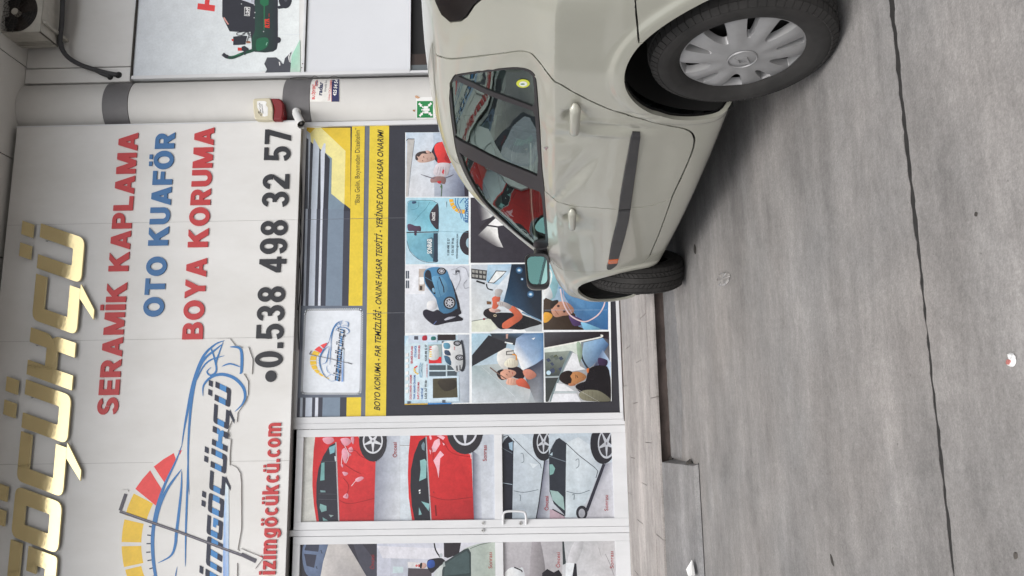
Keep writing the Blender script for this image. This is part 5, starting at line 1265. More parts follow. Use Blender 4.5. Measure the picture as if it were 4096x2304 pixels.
def curved_plate(name, label, cat, lims, th, m):
    x0, x1, y0, y1 = lims; n = 14; v = []; f = []
    for i in range(n+1):
        y = y0+(y1-y0)*i/n
        for x in (x0, x1):
            q = zp('G', (x, y))
            v.append(onC(q[0], q[1], th)); v.append(onC(q[0], q[1], .001))
    for i in range(n):
        a, b = 4*i, 4*i+4
        f += [(a, a+2, b+2, b), (a+1, b+1, b+3, a+3), (a, b, b+1, a+1), (a+2, a+3, b+3, b+2)]
    f += [(0, 1, 3, 2), (4*n, 4*n+2, 4*n+3, 4*n+1)]
    o = mesh(name, v, f, m); bm = bmesh.new(); bm.from_mesh(o.data); bmesh.ops.recalc_face_normals(bm, faces=bm.faces); bm.to_mesh(o.data); bm.free()
    return tag(o, label, cat)
sp = curved_plate('security_notice', 'white and navy security company notice plate bent round the column below the lower band', 'sign', (690, 1022, 592, 334), .004, 'white_paper')
p = CPrint(.0042, 'G', step=.0002)
p.quad(690, 1022, 592, 334, (224, 222, 218)); p.quad(934, 1020, 592, 334, (38, 42, 86)); p.quad(930, 936, 592, 334, (190, 120, 120))
p.text('BU İŞYERİ', (740, 566), (750, 396), 30, (200, 44, 44), off=.035)
p.text('radar', (822, 520), (836, 366), 44, (40, 46, 84), off=.04)
p.text('Güvenlik Sist.', (870, 478), (884, 342), 24, (60, 62, 80), off=0)
p.text('Tarafından 7/24 İzlenmektedir', (912, 580), (934, 344), 22, (196, 60, 56), off=.008)
p.text('425 54 54', (984, 526), (1008, 338), 36, (232, 232, 236), off=.03)
for r_ in (18, 30, 42): p.stroke([(786-r_*.9*math.cos(a), 372-r_*.9*math.sin(a)+8) for a in np.linspace(-1.2, 1.2, 10)], 7, (190, 50, 50) if r_ != 30 else (60, 64, 110))
o = p.build('notice_print', sp)
ap = curved_plate('assembly_point_sign', 'white sheet with green assembly point pictogram low on the column beside the car roof', 'sign', (1902, 2330, 806, 538), .0012, 'white_paper')
p = CPrint(.0014, 'G', step=.0002)
p.quad(1912, 2096, 775, 584, (28, 122, 66))
Wc = (230, 236, 232)
for cx_, cy_, sx, sy in ((1948, 625, 1, 1), (2062, 622, -1, 1), (1956, 742, 1, -1), (2068, 738, -1, -1)):
    p.poly([(cx_+sx*24, cy_+sy*24), (cx_+sx*22, cy_-sy*4), (cx_+sx*10, cy_-sy*2), (cx_-sx*4, cy_-sy*24), (cx_-sx*24, cy_-sy*4), (cx_-sx*2, cy_+sy*10), (cx_-sx*4, cy_+sy*22)], Wc)
for cx_, cy_ in ((1980, 656), (1996, 684), (1982, 712), (1970, 684)):
    p.disc((cx_, cy_), 9, 9, Wc, n=14); p.poly([(cx_+12, cy_-14), (cx_+60, cy_-13), (cx_+60, cy_+13), (cx_+12, cy_+14)], Wc); p.stroke([(cx_+12, cy_+14.5), (cx_+60, cy_+14)], 2, (28, 122, 66))
p.text('ACİL DURUM', (2150, 790), (2146, 560), 26, (50, 56, 60), off=.01); p.text('TOPLANMA', (2200, 780), (2196, 570), 26, (50, 56, 60), off=.01)
p.poly([(1888, 524), (1908, 520), (1930, 534), (1948, 544), (1920, 556), (1894, 548)], (190, 150, 118)); p.poly([(1864, 684), (1890, 684), (1888, 708), (1864, 700)], (150, 110, 76))
p.build('sign_print', ap)

# alarm siren: rounded housing with a red lens
al = empty('alarm_siren', 'cream alarm siren box with dark red lens on the column above the camera', 'alarm', (XCm, YW, 0))
def soft_block(name, ring, yb, yf, m, parent, rv, inset=.012):
    """block from an outline (x,z) with rounded front edge"""
    n = len(ring); c = np.mean(ring, 0); L = []
    for y, k in ((yb, 0), (yf+inset, 0), (yf+inset*.35, .35), (yf, 1)):
        for q in ring:
            d = np.array(q)-c; q2 = c+d*(1-k*inset/np.hypot(*d)); L.append((q2[0], y, q2[1]))
    f = []
    for r in range(3):
        for i in range(n): f.append((r*n+i, r*n+(i+1) % n, (r+1)*n+(i+1) % n, (r+1)*n+i))
    f.append(tuple(3*n+i for i in range(n)))
    o = mesh(name, L, f, m, parent, smooth=False); bm = bmesh.new(); bm.from_mesh(o.data); bmesh.ops.recalc_face_normals(bm, faces=bm.faces); bm.to_mesh(o.data); bm.free()
    if o.data.polygons[-1].normal.y > 0:
        o.data.flip_normals()
    o.location = Vector(o.location)-Vector(rv); return o
YAL = YW-.18
def outline(Z, pts, Y, sm=0):
    q = catmull(pts, sm) if sm else pts
    r = [onY(*zp(Z, p), Y) for p in q]; r = [(a[0], a[2]) for a in r]
    return r if area2(r) > 0 else r[::-1]
rv = (XCm, YW, 0)
soft_block('housing', outline('F', [(1424, 1120), (1432, 1102), (1450, 1095), (1616, 1088), (1640, 1150), (1652, 1220), (1646, 1336), (1460, 1332), (1444, 1318), (1430, 1240)], YAL), YW-.06, YAL, 'alarm_cream', al, rv)
soft_block('red_lens', outline('F', [(1620, 1088), (1710, 1090), (1738, 1104), (1762, 1140), (1764, 1270), (1745, 1325), (1735, 1336), (1650, 1337), (1656, 1220), (1644, 1150)], YAL), YW-.06, YAL+.004, 'alarm_red', al, rv, .02)
soft_block('clip', outline('F', [(1616, 1182), (1642, 1180), (1646, 1238), (1618, 1236)], YAL-.004), YAL+.01, YAL-.004, 'alarm_cream', al, rv, .004)
p = Print(YAL-.001, 'F')
p.poly([(1470, 1130), (1500, 1124), (1560, 1126), (1580, 1140), (1570, 1170), (1592, 1200), (1590, 1290), (1560, 1300), (1530, 1296), (1540, 1270), (1500, 1240), (1474, 1200)], (226, 226, 224))
p.text('ALARM TAKİP', (1524, 1292), (1508, 1146), 15, (60, 56, 60), off=.02); p.text('MERKEZİ', (1544, 1262), (1530, 1160), 12, (60, 56, 60), off=.02); p.text('AM', (1502, 1262), (1496, 1240), 14, (60, 56, 60), off=.03)
p.poly([(1478, 1248), (1534, 1304), (1528, 1298), (1488, 1262)], (50, 46, 52))
o = p.build('label_print', al); o.location = -Vector(rv)

# bullet camera
cm = empty('security_camera', 'white bullet security camera on a round mount at the lower grey band', 'security camera', tuple(onC(*zp('F', (1912, 1245)))))
YWc = onC(*zp('F', (1912, 1245)))[1]+.082
rc = np.array(cm.location)
def rel(v): return tuple(np.array(v)-rc)
def oncz(q, Y): return onY(*zp('F', q), Y)
c0 = oncz((1912, 1248), YWc-0.115)
m_ = MB(); m_.tube([rel(oncz((1912, 1248), YWc-0.085)), rel(oncz((1912, 1248), YWc-0.120)), rel(oncz((1912, 1248), YWc-0.135))], [.042, .042, .026], 20)
m_.build('mount', 'camera_white', cm)
m_ = MB(); m_.tube([rel(oncz((1914, 1250), YWc-0.130)), rel(oncz((1925, 1262), YWc-0.175))], .013, 12); m_.build('arm', 'camera_white', cm, smooth=True)
A_, B_ = np.array(rel(oncz((1912, 1262), YWc-0.145))), np.array(rel(oncz((1964, 1378), YWc-0.275)))
m_ = MB(); d_ = B_-A_; m_.tube([A_, A_+d_*.06, A_+d_*.9, B_], [.026, .036, .038, .038], 20, cap=False); m_.build('body', 'camera_white', cm, smooth=True)
m_ = MB(); m_.tube([A_, A_+d_*.002], [.022, .022], 20); m_.build('rear_cap', 'camera_white', cm)
m_ = MB(); m_.tube([B_-d_*.05, B_-d_*.04], [.0375, .0375], 20); m_.build('lens_window', 'rubber_black', cm)
m_ = MB(); m_.tube([B_-d_*.04, B_-d_*.02], [.012, .010], 14); m_.build('lens', 'joint_grey', cm)
# sun shield: open half shell
v = []; f = []; t_ = d_/np.linalg.norm(d_); a_ = np.cross(t_, [0, 0, 1.]); a_ /= np.linalg.norm(a_); b_ = np.cross(a_, t_)
for s in (0.02, 1.12):
    for R_ in (.042, .0445):
        for k in range(13):
            an = math.radians(-20+220*k/12); v.append(tuple(A_+d_*s+R_*(math.cos(an)*a_+math.sin(an)*b_*1.0)))
for k in range(12):
    f += [(k, k+1, 26+k+1, 26+k), (13+k, 39+k, 39+k+1, 13+k+1), (26+k, 26+k+1, 39+k+1, 39+k), (k, 13+k, 13+k+1, k+1)]
mesh('sun_shield', v, f, 'camera_white', cm)

def cable(name, pts, r, m, label, Z='F', Y=None, sm=5):
    w = [onY(*zp(Z, q[:2]), (Y if len(q) < 3 else q[2])) for q in pts]
    return tag(MB().tube(catmull(w, sm, False), r, 8).build(name, m, smooth=True), label, 'cable')
cable('cable', [(460, 328), (500, 318), (600, 312), (700, 316), (740, 298), (790, 318), (830, 312), (900, 318), (960, 300), (1030, 322)], .0035, 'hose_grey', 'thin grey cable bundle looping over the notice plate on the column edge', 'G', YW-.034)
cable('cable', [(1030, 322), (1300, 314), (1700, 306), (2080, 301)], .0045, 'rubber_black', 'black cable running straight down the frame right of the column', 'G', YW-.036)
cable('cable', [(625, 878), (700, 884), (780, 886), (850, 880), (890, 876)], .003, 'camera_white', 'white camera cable hanging below the security camera', 'G', YW-.05)
cable('cable', [(1190, 480), (1200, 620), (1207, 760), (1203, 900), (1198, 1020), (1203, 1140), (1193, 1260), (1196, 1400)], .006, 'rubber_black', 'slack black cable in the gap between sign board and display window', 'P', YW-.06)
cable('cable', [(1196, 500), (1204, 700), (1199, 860), (1206, 960), (1195, 1080), (1190, 1240)], .004, 'hose_grey', 'second thinner grey cable in the gap under the sign board', 'P', YW-.075)

# ------------------------------------------------------------------ air conditioner and its hose
YF_, YB_ = YW-.42, YW-.09
F0 = onY(160, 126, YF_)
ac = empty('air_conditioner', 'weathered cream air conditioner outdoor unit under the soffit with a round fan grille', 'air conditioner', tuple(F0))
ACW, ACH = .80, .56
AC = MB()
def acb(n, a, b, m='ac_cream', bev=.006): return box(n, a, b, m, ac, bevel=bev)
D_ = YB_-YF_
# case: open front round hole made as ring plate
R_ = onY(147, 30, YF_); cxa = onY(60, 46, YF_); CX, CZ = cxa[0]-F0[0], cxa[2]-F0[2]
RG = abs(onY(147, 60, YF_)[2]-onY(55, 60, YF_)[2])*.98
v = []; f = []; n = 48
rect = []
for k in range(n):
    a = 2*math.pi*k/n; dx, dz = math.cos(a), math.sin(a)
    t = min([(ACW-CX)/dx if dx > 0 else (-CX/dx if dx < 0 else 9), (ACH-CZ)/dz if dz > 0 else (-CZ/dz if dz < 0 else 9)])
    v.append((CX+RG*dx, 0, CZ+RG*dz)); rect.append((CX+t*dx, 0, CZ+t*dz))
v += rect; v += [(CX+RG*math.cos(2*math.pi*k/n), .05, CZ+RG*math.sin(2*math.pi*k/n)) for k in range(n)]
for k in range(n): j = (k+1) % n; f += [(k, n+k, n+j, j), (k, j, 2*n+j, 2*n+k)]
for cnr in ((0, 0), (ACW, 0), (0, ACH), (ACW, ACH)):
    # fill the corner triangles
    best = sorted(range(n), key=lambda k: abs(math.atan2(cnr[1]-CZ, cnr[0]-CX)-math.atan2(rect[k][2]-CZ, rect[k][0]-CX)))[:1][0]
    for j in ((best+1) % n, (best-1) % n):
        v.append((cnr[0], 0, cnr[1])); f.append((n+best, n+j, len(v)-1))
mesh('front_panel', v, f, 'ac_cream', ac)
acb('base_pan', (0, .001, 0), (ACW, D_, .012)); acb('top_cover', (0, .001, ACH-.02), (ACW, D_, ACH)); acb('side_panel', (0, .001, .0125), (.012, D_*.62, ACH-.0205)); acb('side_panel', (ACW-.012, .001, .0125), (ACW, D_, ACH-.0205))
acb('rear_post', (0, D_-.04, .0125), (.012, D_, ACH-.0205)); acb('coil_block', (.02, .09, .02), (ACW-.02, D_-.02, ACH-.03), 'ac_dark')
for k in range(3): acb('side_slat', (-.003, D_*.64+k*.032, .02), (.012, D_*.64+k*.032+.014, ACH-.03), 'ac_cream', .002)
g = MB()
for k in range(1, 9):
    r_ = RG*k/8.5; g.tube([(CX+r_*math.cos(a), -.004, CZ+r_*math.sin(a)) for a in np.linspace(0, 2*math.pi, 41)], .0018, 4, cap=False)
for k in range(16):
    a = math.pi*2*k/16; g.tube([(CX+.03*math.cos(a), -.002, CZ+.03*math.sin(a)), (CX+RG*math.cos(a), -.002, CZ+RG*math.sin(a))], .0022, 4)
tag(g.build('fan_grille', 'ac_dark', ac), kind='stuff'); 
for k in range(3):
    a0 = k*2.094; v = []
    for r_ in np.linspace(.04, RG*.93, 6):
        for s in (0, 1): a = a0+s*(.9+.3*r_/RG)-r_*1.5; v.append((CX+r_*math.cos(a), .035+s*.03, CZ+r_*math.sin(a)))
    mesh('fan_blade', v, [(2*i, 2*i+1, 2*i+3, 2*i+2) for i in range(5)], 'rubber_black', ac)
m_ = MB(); m_.tube([(CX, -.006, CZ), (CX, .05, CZ)], .035, 20); m_.build('fan_hub', 'ac_cream', ac)
for x in (.1, ACW-.12): acb('wall_bracket', (x, .02, -.035), (x+.03, YW-YF_, -.004), 'ac_cream', .002)
hp = [onY(252, -60, YW-.2), onY(250, 10, YW-.2), onY(247, 90, YW-.18), onY(240, 165, YW-.14), onY(250, 200, YW-.11), onY(276, 232, YW-.08), onY(320, 258, YW-.06), onY(370, 276, YW-.045), onY(420, 290, YW-.03), onY(462, 298, YW-.02), onY(472, 299, YW+.03)]
tag(MB().tube(catmull(hp, 6, False), .024, 12).build('insulated_hose', 'hose_grey', smooth=True), 'thick grey insulated hose running from the air conditioner into the wall', 'hose')
hp = [np.array(q)+np.array([0, .012, -.004]) for q in hp[3:8]]+[onY(410, 296, YW-.03), onY(438, 306, YW-.02), onY(443, 308, YW+.03)]
tag(MB().tube(catmull(hp, 6, False), .019, 12).build('drain_hose', 'hose_grey', smooth=True), 'thinner grey drain hose beside the insulated hose ending in the lower wall hole', 'hose')
for q, r_ in (((474, 300), .036), ((441, 309), .03)):
    w = onY(*q, YW-.002); o = cyl_y('wall_hole', (w[0], w[2]), r_, YW-.0025, YW-.001, 'dark_void', bld, (0, YW, 0))

# ------------------------------------------------------------------ ground
def concrete(name, base, dark, tile=False):
    m = bpy.data.materials.new(name); m.use_nodes = True; n = m.node_tree.nodes; l = m.node_tree.links; b = n['Principled BSDF']
    g = n.new('ShaderNodeNewGeometry')
    def nz(scale, st, det=6, rough=.6):
        mp = n.new('ShaderNodeMapping'); mp.inputs['Scale'].default_value = st; l.new(g.outputs['Position'], mp.inputs['Vector'])
        t = n.new('ShaderNodeTexNoise'); t.inputs['Scale'].default_value = scale; t.inputs['Detail'].default_value = det; t.inputs['Roughness'].default_value = rough
        l.new(mp.outputs[0], t.inputs['Vector']); return t.outputs['Fac']
    def rng(x, a, b_, c, d):
        r = n.new('ShaderNodeMapRange'); r.inputs[1].default_value = a; r.inputs[2].default_value = b_; r.inputs[3].default_value = c; r.inputs[4].default_value = d; l.new(x, r.inputs[0]); return r.outputs[0]
    def mul(a, b_):
        q = n.new('ShaderNodeMath'); q.operation = 'MULTIPLY'; l.new(a, q.inputs[0]); l.new(b_, q.inputs[1]); return q.outputs[0]
    big = rng(nz(.8, (1, 1.3, 1), 8, .70), .34, .66, .76, 1.18)
    streak = rng(nz(2.2, (.45, 2.2, 1), 9, .74), .32, .68, .80, 1.16)
    diag = n.new('ShaderNodeMapping'); diag.inputs['Rotation'].default_value = (0, 0, math.radians(58)); diag.inputs['Scale'].default_value = (.3, 2.6, 1); l.new(g.outputs['Position'], diag.inputs['Vector'])
    t = n.new('ShaderNodeTexNoise'); t.inputs['Scale'].default_value = 1.3; t.inputs['Detail'].default_value = 6; l.new(diag.outputs[0], t.inputs['Vector'])
    dg = rng(t.outputs['Fac'], .35, .7, .84, 1.08)
    mot = rng(nz(7, (1, 1, 1), 10, .82), .36, .64, .86, 1.11)
    fine = rng(nz(170, (1, 1, 1), 3), .25, .75, .84, 1.14)
    speck = rng(nz(55, (1, 1, 1), 2), .24, .30, .66, 1.0)
    pale = rng(nz(6, (1, .7, 1), 8, .75), .66, .8, 1.0, 1.18)
    grit = rng(nz(62, (1, 1, 1), 4, .8), .36, .64, .88, 1.09); grit2 = rng(nz(24, (.8, 1.4, 1), 5, .8), .36, .64, .92, 1.07)
    tot = mul(mul(mul(mul(mul(mul(mul(mul(big, streak), dg), fine), speck), pale), mot), grit), grit2)
    cr = n.new('ShaderNodeMix'); cr.data_type = 'RGBA'; cr.inputs[6].default_value = (*dark, 1); cr.inputs[7].default_value = (*base, 1)
    l.new(rng(nz(.7, (1, 1, 1), 4), .35, .65, 0, 1), cr.inputs[0])
    mu = n.new('ShaderNodeVectorMath'); mu.operation = 'SCALE'; l.new(cr.outputs[2], mu.inputs[0]); l.new(tot, mu.inputs['Scale']); l.new(mu.outputs[0], b.inputs['Base Color'])
    b.inputs['Roughness'].default_value = .82
    bp = n.new('ShaderNodeBump'); bp.inputs['Strength'].default_value = .35; bp.inputs['Distance'].default_value = .004
    ad = n.new('ShaderNodeMath'); l.new(nz(120, (1, 1, 1), 4), ad.inputs[0]); l.new(nz(9, (.3, 3, 1), 4), ad.inputs[1]); l.new(ad.outputs[0], bp.inputs['Height']); l.new(bp.outputs[0], b.inputs['Normal'])
    MATS[name] = m
concrete('concrete', (.335, .313, .298), (.262, .256, .252))
concrete('old_concrete', (.33, .32, .315), (.20, .20, .206))
concrete('tile_stone', (.45, .415, .395), (.39, .365, .35))
mat('tar', (.030, .028, .027), .8, noise=.5, nscale=40)
mat('peeled_render', (.13, .10, .09), .85, noise=.55, nscale=6, col2=(.05, .038, .034), stretch=(1, 1, 2))
gr = mesh('ground', [(-60, -60, -.035), (60, -60, -.035), (60, 60, -.035), (-60, 60, -.035)], [(0, 1, 2, 3)], 'tar')
tag(gr, kind='structure')
rnd = random.Random(7)
JY = 1.99
xs = list(np.concatenate([np.linspace(-12, -2.5, 20), np.arange(-2.4, 3.2, .018), np.linspace(3.3, 12, 20)]))
def wob(x, s): return .0016*math.sin(x*9.1+s)+.0016*math.sin(x*31+s*2)+.0018*math.sin(x*83+s*5)+.0045*(rnd.random()-.5)
e1 = [(x, JY-.007-.008*max(0, min(1, (x-.1)/.9))+wob(x, 0), 0) for x in xs]
e2 = [(x, JY+.007+.005*max(0, min(1, (x-.3)/.8))+wob(x, 2.1), 0) for x in xs]
def slab(edge, yfar, flip):
    v = list(edge)+[(x, yfar, 0) for x in xs]+[(x, y, -.034) for x, y, z in edge]; n = len(xs); f = []
    for i in range(n-1):
        q = (i, i+1, n+i+1, n+i); f.append(q if not flip else q[::-1])
        q = (i, 2*n+i, 2*n+i+1, i+1); f.append(q if not flip else q[::-1])
    return v, f
v, f = slab(e1, -12, True); o = mesh('concrete_slab', v, f, 'concrete', gr)
mesh('joint_filler', [(-12, JY-.06, -.0018), (12, JY-.06, -.0018), (12, JY+.06, -.0018), (-12, JY+.06, -.0018)], [(0, 1, 2, 3)], 'tar', gr)
PE, PZ = 5.60, .10                # platform edge and height
v, f = slab(e2, PE+.12, False); o = mesh('concrete_slab', v, f, 'concrete', gr)

# platform of long stone tiles in front of the shop
pl = empty('tiled_platform', None, None, (0, PE, 0)); tag(pl, kind='structure')
o = box('platform_core', (-9, PE+.03, -.02), (9, YW+.14, PZ-.014), 'peeled_render', pl); o.location = (0, -PE, 0)
ny = 6; dy = (YW+.02-PE)/ny
tv = {}
for j in range(ny):
    x = -4.2-.33*((j*5) % 4)
    while x < 4.6:
        L = (1.22, .98, 1.1)[(j+int(x*3)) % 3]
        key = round(L, 3)
        if key not in tv:
            m_ = MB().box((0, 0, 0), (L-.004, dy-.004, .014)); t_o = m_.build('stone_tile', 'tile_stone', pl, bevel=.0012); tv[key] = t_o.data
        else: t_o = link(bpy.data.objects.new('stone_tile', tv[key]), pl)
        t_o.location = (x, j*dy-(.02 if j == 0 else 0)+.002, PZ-.014+rnd.uniform(-.0008, .0008)); t_o.rotation_euler = (rnd.uniform(-.0012, .0012), 0, rnd.uniform(-.0006, .0006))
        x += L
o = box('threshold', (XdL-PW-LW-.06, YW-.03, PZ-.01), (XW1, YW+.12, Zb-.032), 'aluminium_white', pl); o.location = (0, -PE, 0)
o = box('plaster_bead', (XW0-.02, YW-.034, PZ-.002), (XW1+.1, YW-.028, ZWb-.002), 'peeled_render', pl); o.location = (0, -PE, 0)
# low concrete ramp in front of the left end
RX1 = onZ(2800, 1866, 0)[0]
v = [(-6, 4.80, 0), (RX1+.01, 4.79, 0), (RX1+.01, PE-.022, 0), (-6, PE-.022, 0), (-6, 4.83, .028), (RX1, 4.82, .026), (RX1-.01, PE-.024, PZ-.012), (-6, PE-.024, PZ-.012)]
rp = mesh('concrete_ramp', v, [(4, 5, 6, 7), (0, 1, 5, 4), (1, 2, 6, 5), (3, 0, 4, 7)], 'old_concrete'); tag(rp, kind='structure')
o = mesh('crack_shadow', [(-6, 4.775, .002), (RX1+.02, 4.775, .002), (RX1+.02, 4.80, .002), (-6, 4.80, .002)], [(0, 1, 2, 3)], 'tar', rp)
# mortar skirt at the foot of the platform: rough low band
v = []; f = []; X = np.arange(RX1+.02, 1.6, .03)
for i, x in enumerate(X):
    w_ = .12+.05*math.sin(x*5)+.05*rnd.random(); v += [(x, PE+.035, .012+.004*rnd.random()), (x, PE-.06-w_*.3, .008+.003*rnd.random()), (x, PE-.22-w_, .0012)]
for i in range(len(X)-1):
    a = 3*i; f += [(a+3, a, a+1, a+4), (a+4, a+1, a+2, a+5)]
sk = mesh('mortar_skirt', v, f, 'old_concrete'); tag(sk, kind='structure'); sk.data.flip_normals()

# litter
def flat_bit(name, label, cat, pts, th, m, Z='P', lift=.001, sm=4, jitter=.0):
    q = catmull(pts, sm) if sm else pts
    w = [onZ(*zp(Z, p), 0) for p in q]; w = [(a[0], a[1]) for a in w]
    if area2(w) < 0: w.reverse()
    c = np.mean(w, 0); n = len(w)
    v = [(a[0]-c[0], a[1]-c[1], lift+jitter*rnd.random()) for a in w]+[((a[0]-c[0])*.8, (a[1]-c[1])*.8, lift+th+jitter*rnd.random()) for a in w]+[(0, 0, lift+th*1.2)]
    f = [(i, (i+1) % n, n+(i+1) % n, n+i) for i in range(n)]+[(n+i, n+(i+1) % n, 2*n) for i in range(n)]
    o = mesh(name, v, f, m); o.location = (c[0], c[1], 0); return tag(o, label, cat)
mat('paper_red', (.45, .16, .14), .6); mat('plastic_film', (.34, .325, .315), .25, coat=.4); mat('leaf_dry', (.05, .045, .04), .8); mat('pebble', (.09, .08, .07), .8)
wr = flat_bit('candy_wrapper', 'crumpled white and red wrapper on the concrete near the bottom edge', 'wrapper', [(4042, 1412), (4062, 1418), (4068, 1440), (4060, 1466), (4040, 1462), (4046, 1436)], .006, 'white_paper', jitter=.003)
b_ = flat_bit('red_print', '', '', [(4044, 1438), (4058, 1440), (4056, 1456), (4044, 1458)], .004, 'paper_red', lift=.006, jitter=.002)

b_.parent = wr; b_.location = Vector(b_.location)-Vector(wr.location)
for k_ in ('label', 'category'):
    if k_ in b_: del b_[k_]
flat_bit('plastic_film', 'clear crumpled plastic film lying flat left of the front tyre', 'plastic film', [(1380, 520), (1400, 474), (1440, 456), (1490, 462), (1504, 500), (1480, 560), (1430, 590), (1390, 580), (1376, 556)], .004, 'plastic_film', Z='T', jitter=.004)
flat_bit('dry_leaf', 'small dark dry leaf on the concrete in front of the sill', 'leaf', [(1156, 182), (1172, 230), (1168, 280), (1154, 270), (1150, 230)], .003, 'leaf_dry', Z='T')
flat_bit('pebble', 'small dark chip on the concrete at the lower right of the picture', 'stone chip', [(4058, 2210), (4070, 2212), (4072, 2232), (4060, 2236)], .002, 'pebble')
flat_bit('twig_scrap', 'thin dark sliver on the concrete near the lower picture edge', 'scrap', [(3322, 2216), (3330, 2230), (3338, 2266), (3326, 2250)], .0015, 'leaf_dry')
flat_bit('dark_crumb', 'small dark crumb on the concrete beyond the expansion joint', 'crumb', [(3904, 848), (3911, 852), (3909, 866), (3901, 862)], .002, 'leaf_dry')
flat_bit('paper_scrap', 'torn white paper scrap on the low ramp at the lower picture edge', 'paper', [(652, 1330), (664, 1380), (676, 1449), (655, 1449), (648, 1400)], .004, 'white_paper', Z='P') if False else None
q = [(2400+.555*a, 1500+.555*b) for a, b in ((652, 1332), (664, 1380), (674, 1446), (655, 1449), (649, 1400))]
w = [onZ(*p_, .06) for p_ in q]
o = mesh('paper_scrap', [(a[0], a[1], .052+.008*i) for i, a in enumerate(w)]+[(a[0], a[1], .05) for a in w], [(4, 3, 2, 1, 0), (5, 6, 7, 8, 9)]+[(i, (i+1) % 5, 5+(i+1) % 5, 5+i) for i in range(5)], 'white_paper'); tag(o, 'torn white paper scrap on the low ramp at the picture edge', 'paper')
for i, (x, y) in enumerate(((2630, 1838), (2694, 1846), (2770, 1862))):
    w = onZ(x, y, .0); n = 9; rr_ = .018+.006*i
    v = [(rr_*(1+.4*rnd.random())*math.cos(a), rr_*(.8+.4*rnd.random())*math.sin(a), 0) for a in np.linspace(0, 6.283, n, endpoint=False)]+[(rr_*.5*math.cos(a), rr_*.5*math.sin(a), rr_*.8) for a in np.linspace(0, 6.283, n, endpoint=False)]
    o = mesh('debris', v, [(k, (k+1) % n, n+(k+1) % n, n+k) for k in range(n)]+[tuple(range(n, 2*n))], 'leaf_dry'); o.location = (w[0]+.01, w[1], .012)
    tag(o, ('small heap of dark dirt in the corner of platform and ramp, nearest the wall', 'middle heap of dark dirt beside the end of the low ramp', 'dark dirt heap at the front corner of the low ramp')[i], 'dirt', 'dirt heaps at the end of the ramp')
# ------------------------------------------------------------------ the parked car
CARO = np.array([1.99590, 2.46620, 0.0]); CTH = 0.105014
_cs, _sn = math.cos(CTH), math.sin(CTH)
FXV = np.array([-_sn, _cs, 0.]); LYV = np.array([-_cs, -_sn, 0.])
def car2w(P):
    P = np.asarray(P, float)
    return CARO+P[..., :1]*FXV+P[..., 1:2]*LYV+P[..., 2:]*np.array([0, 0, 1.])
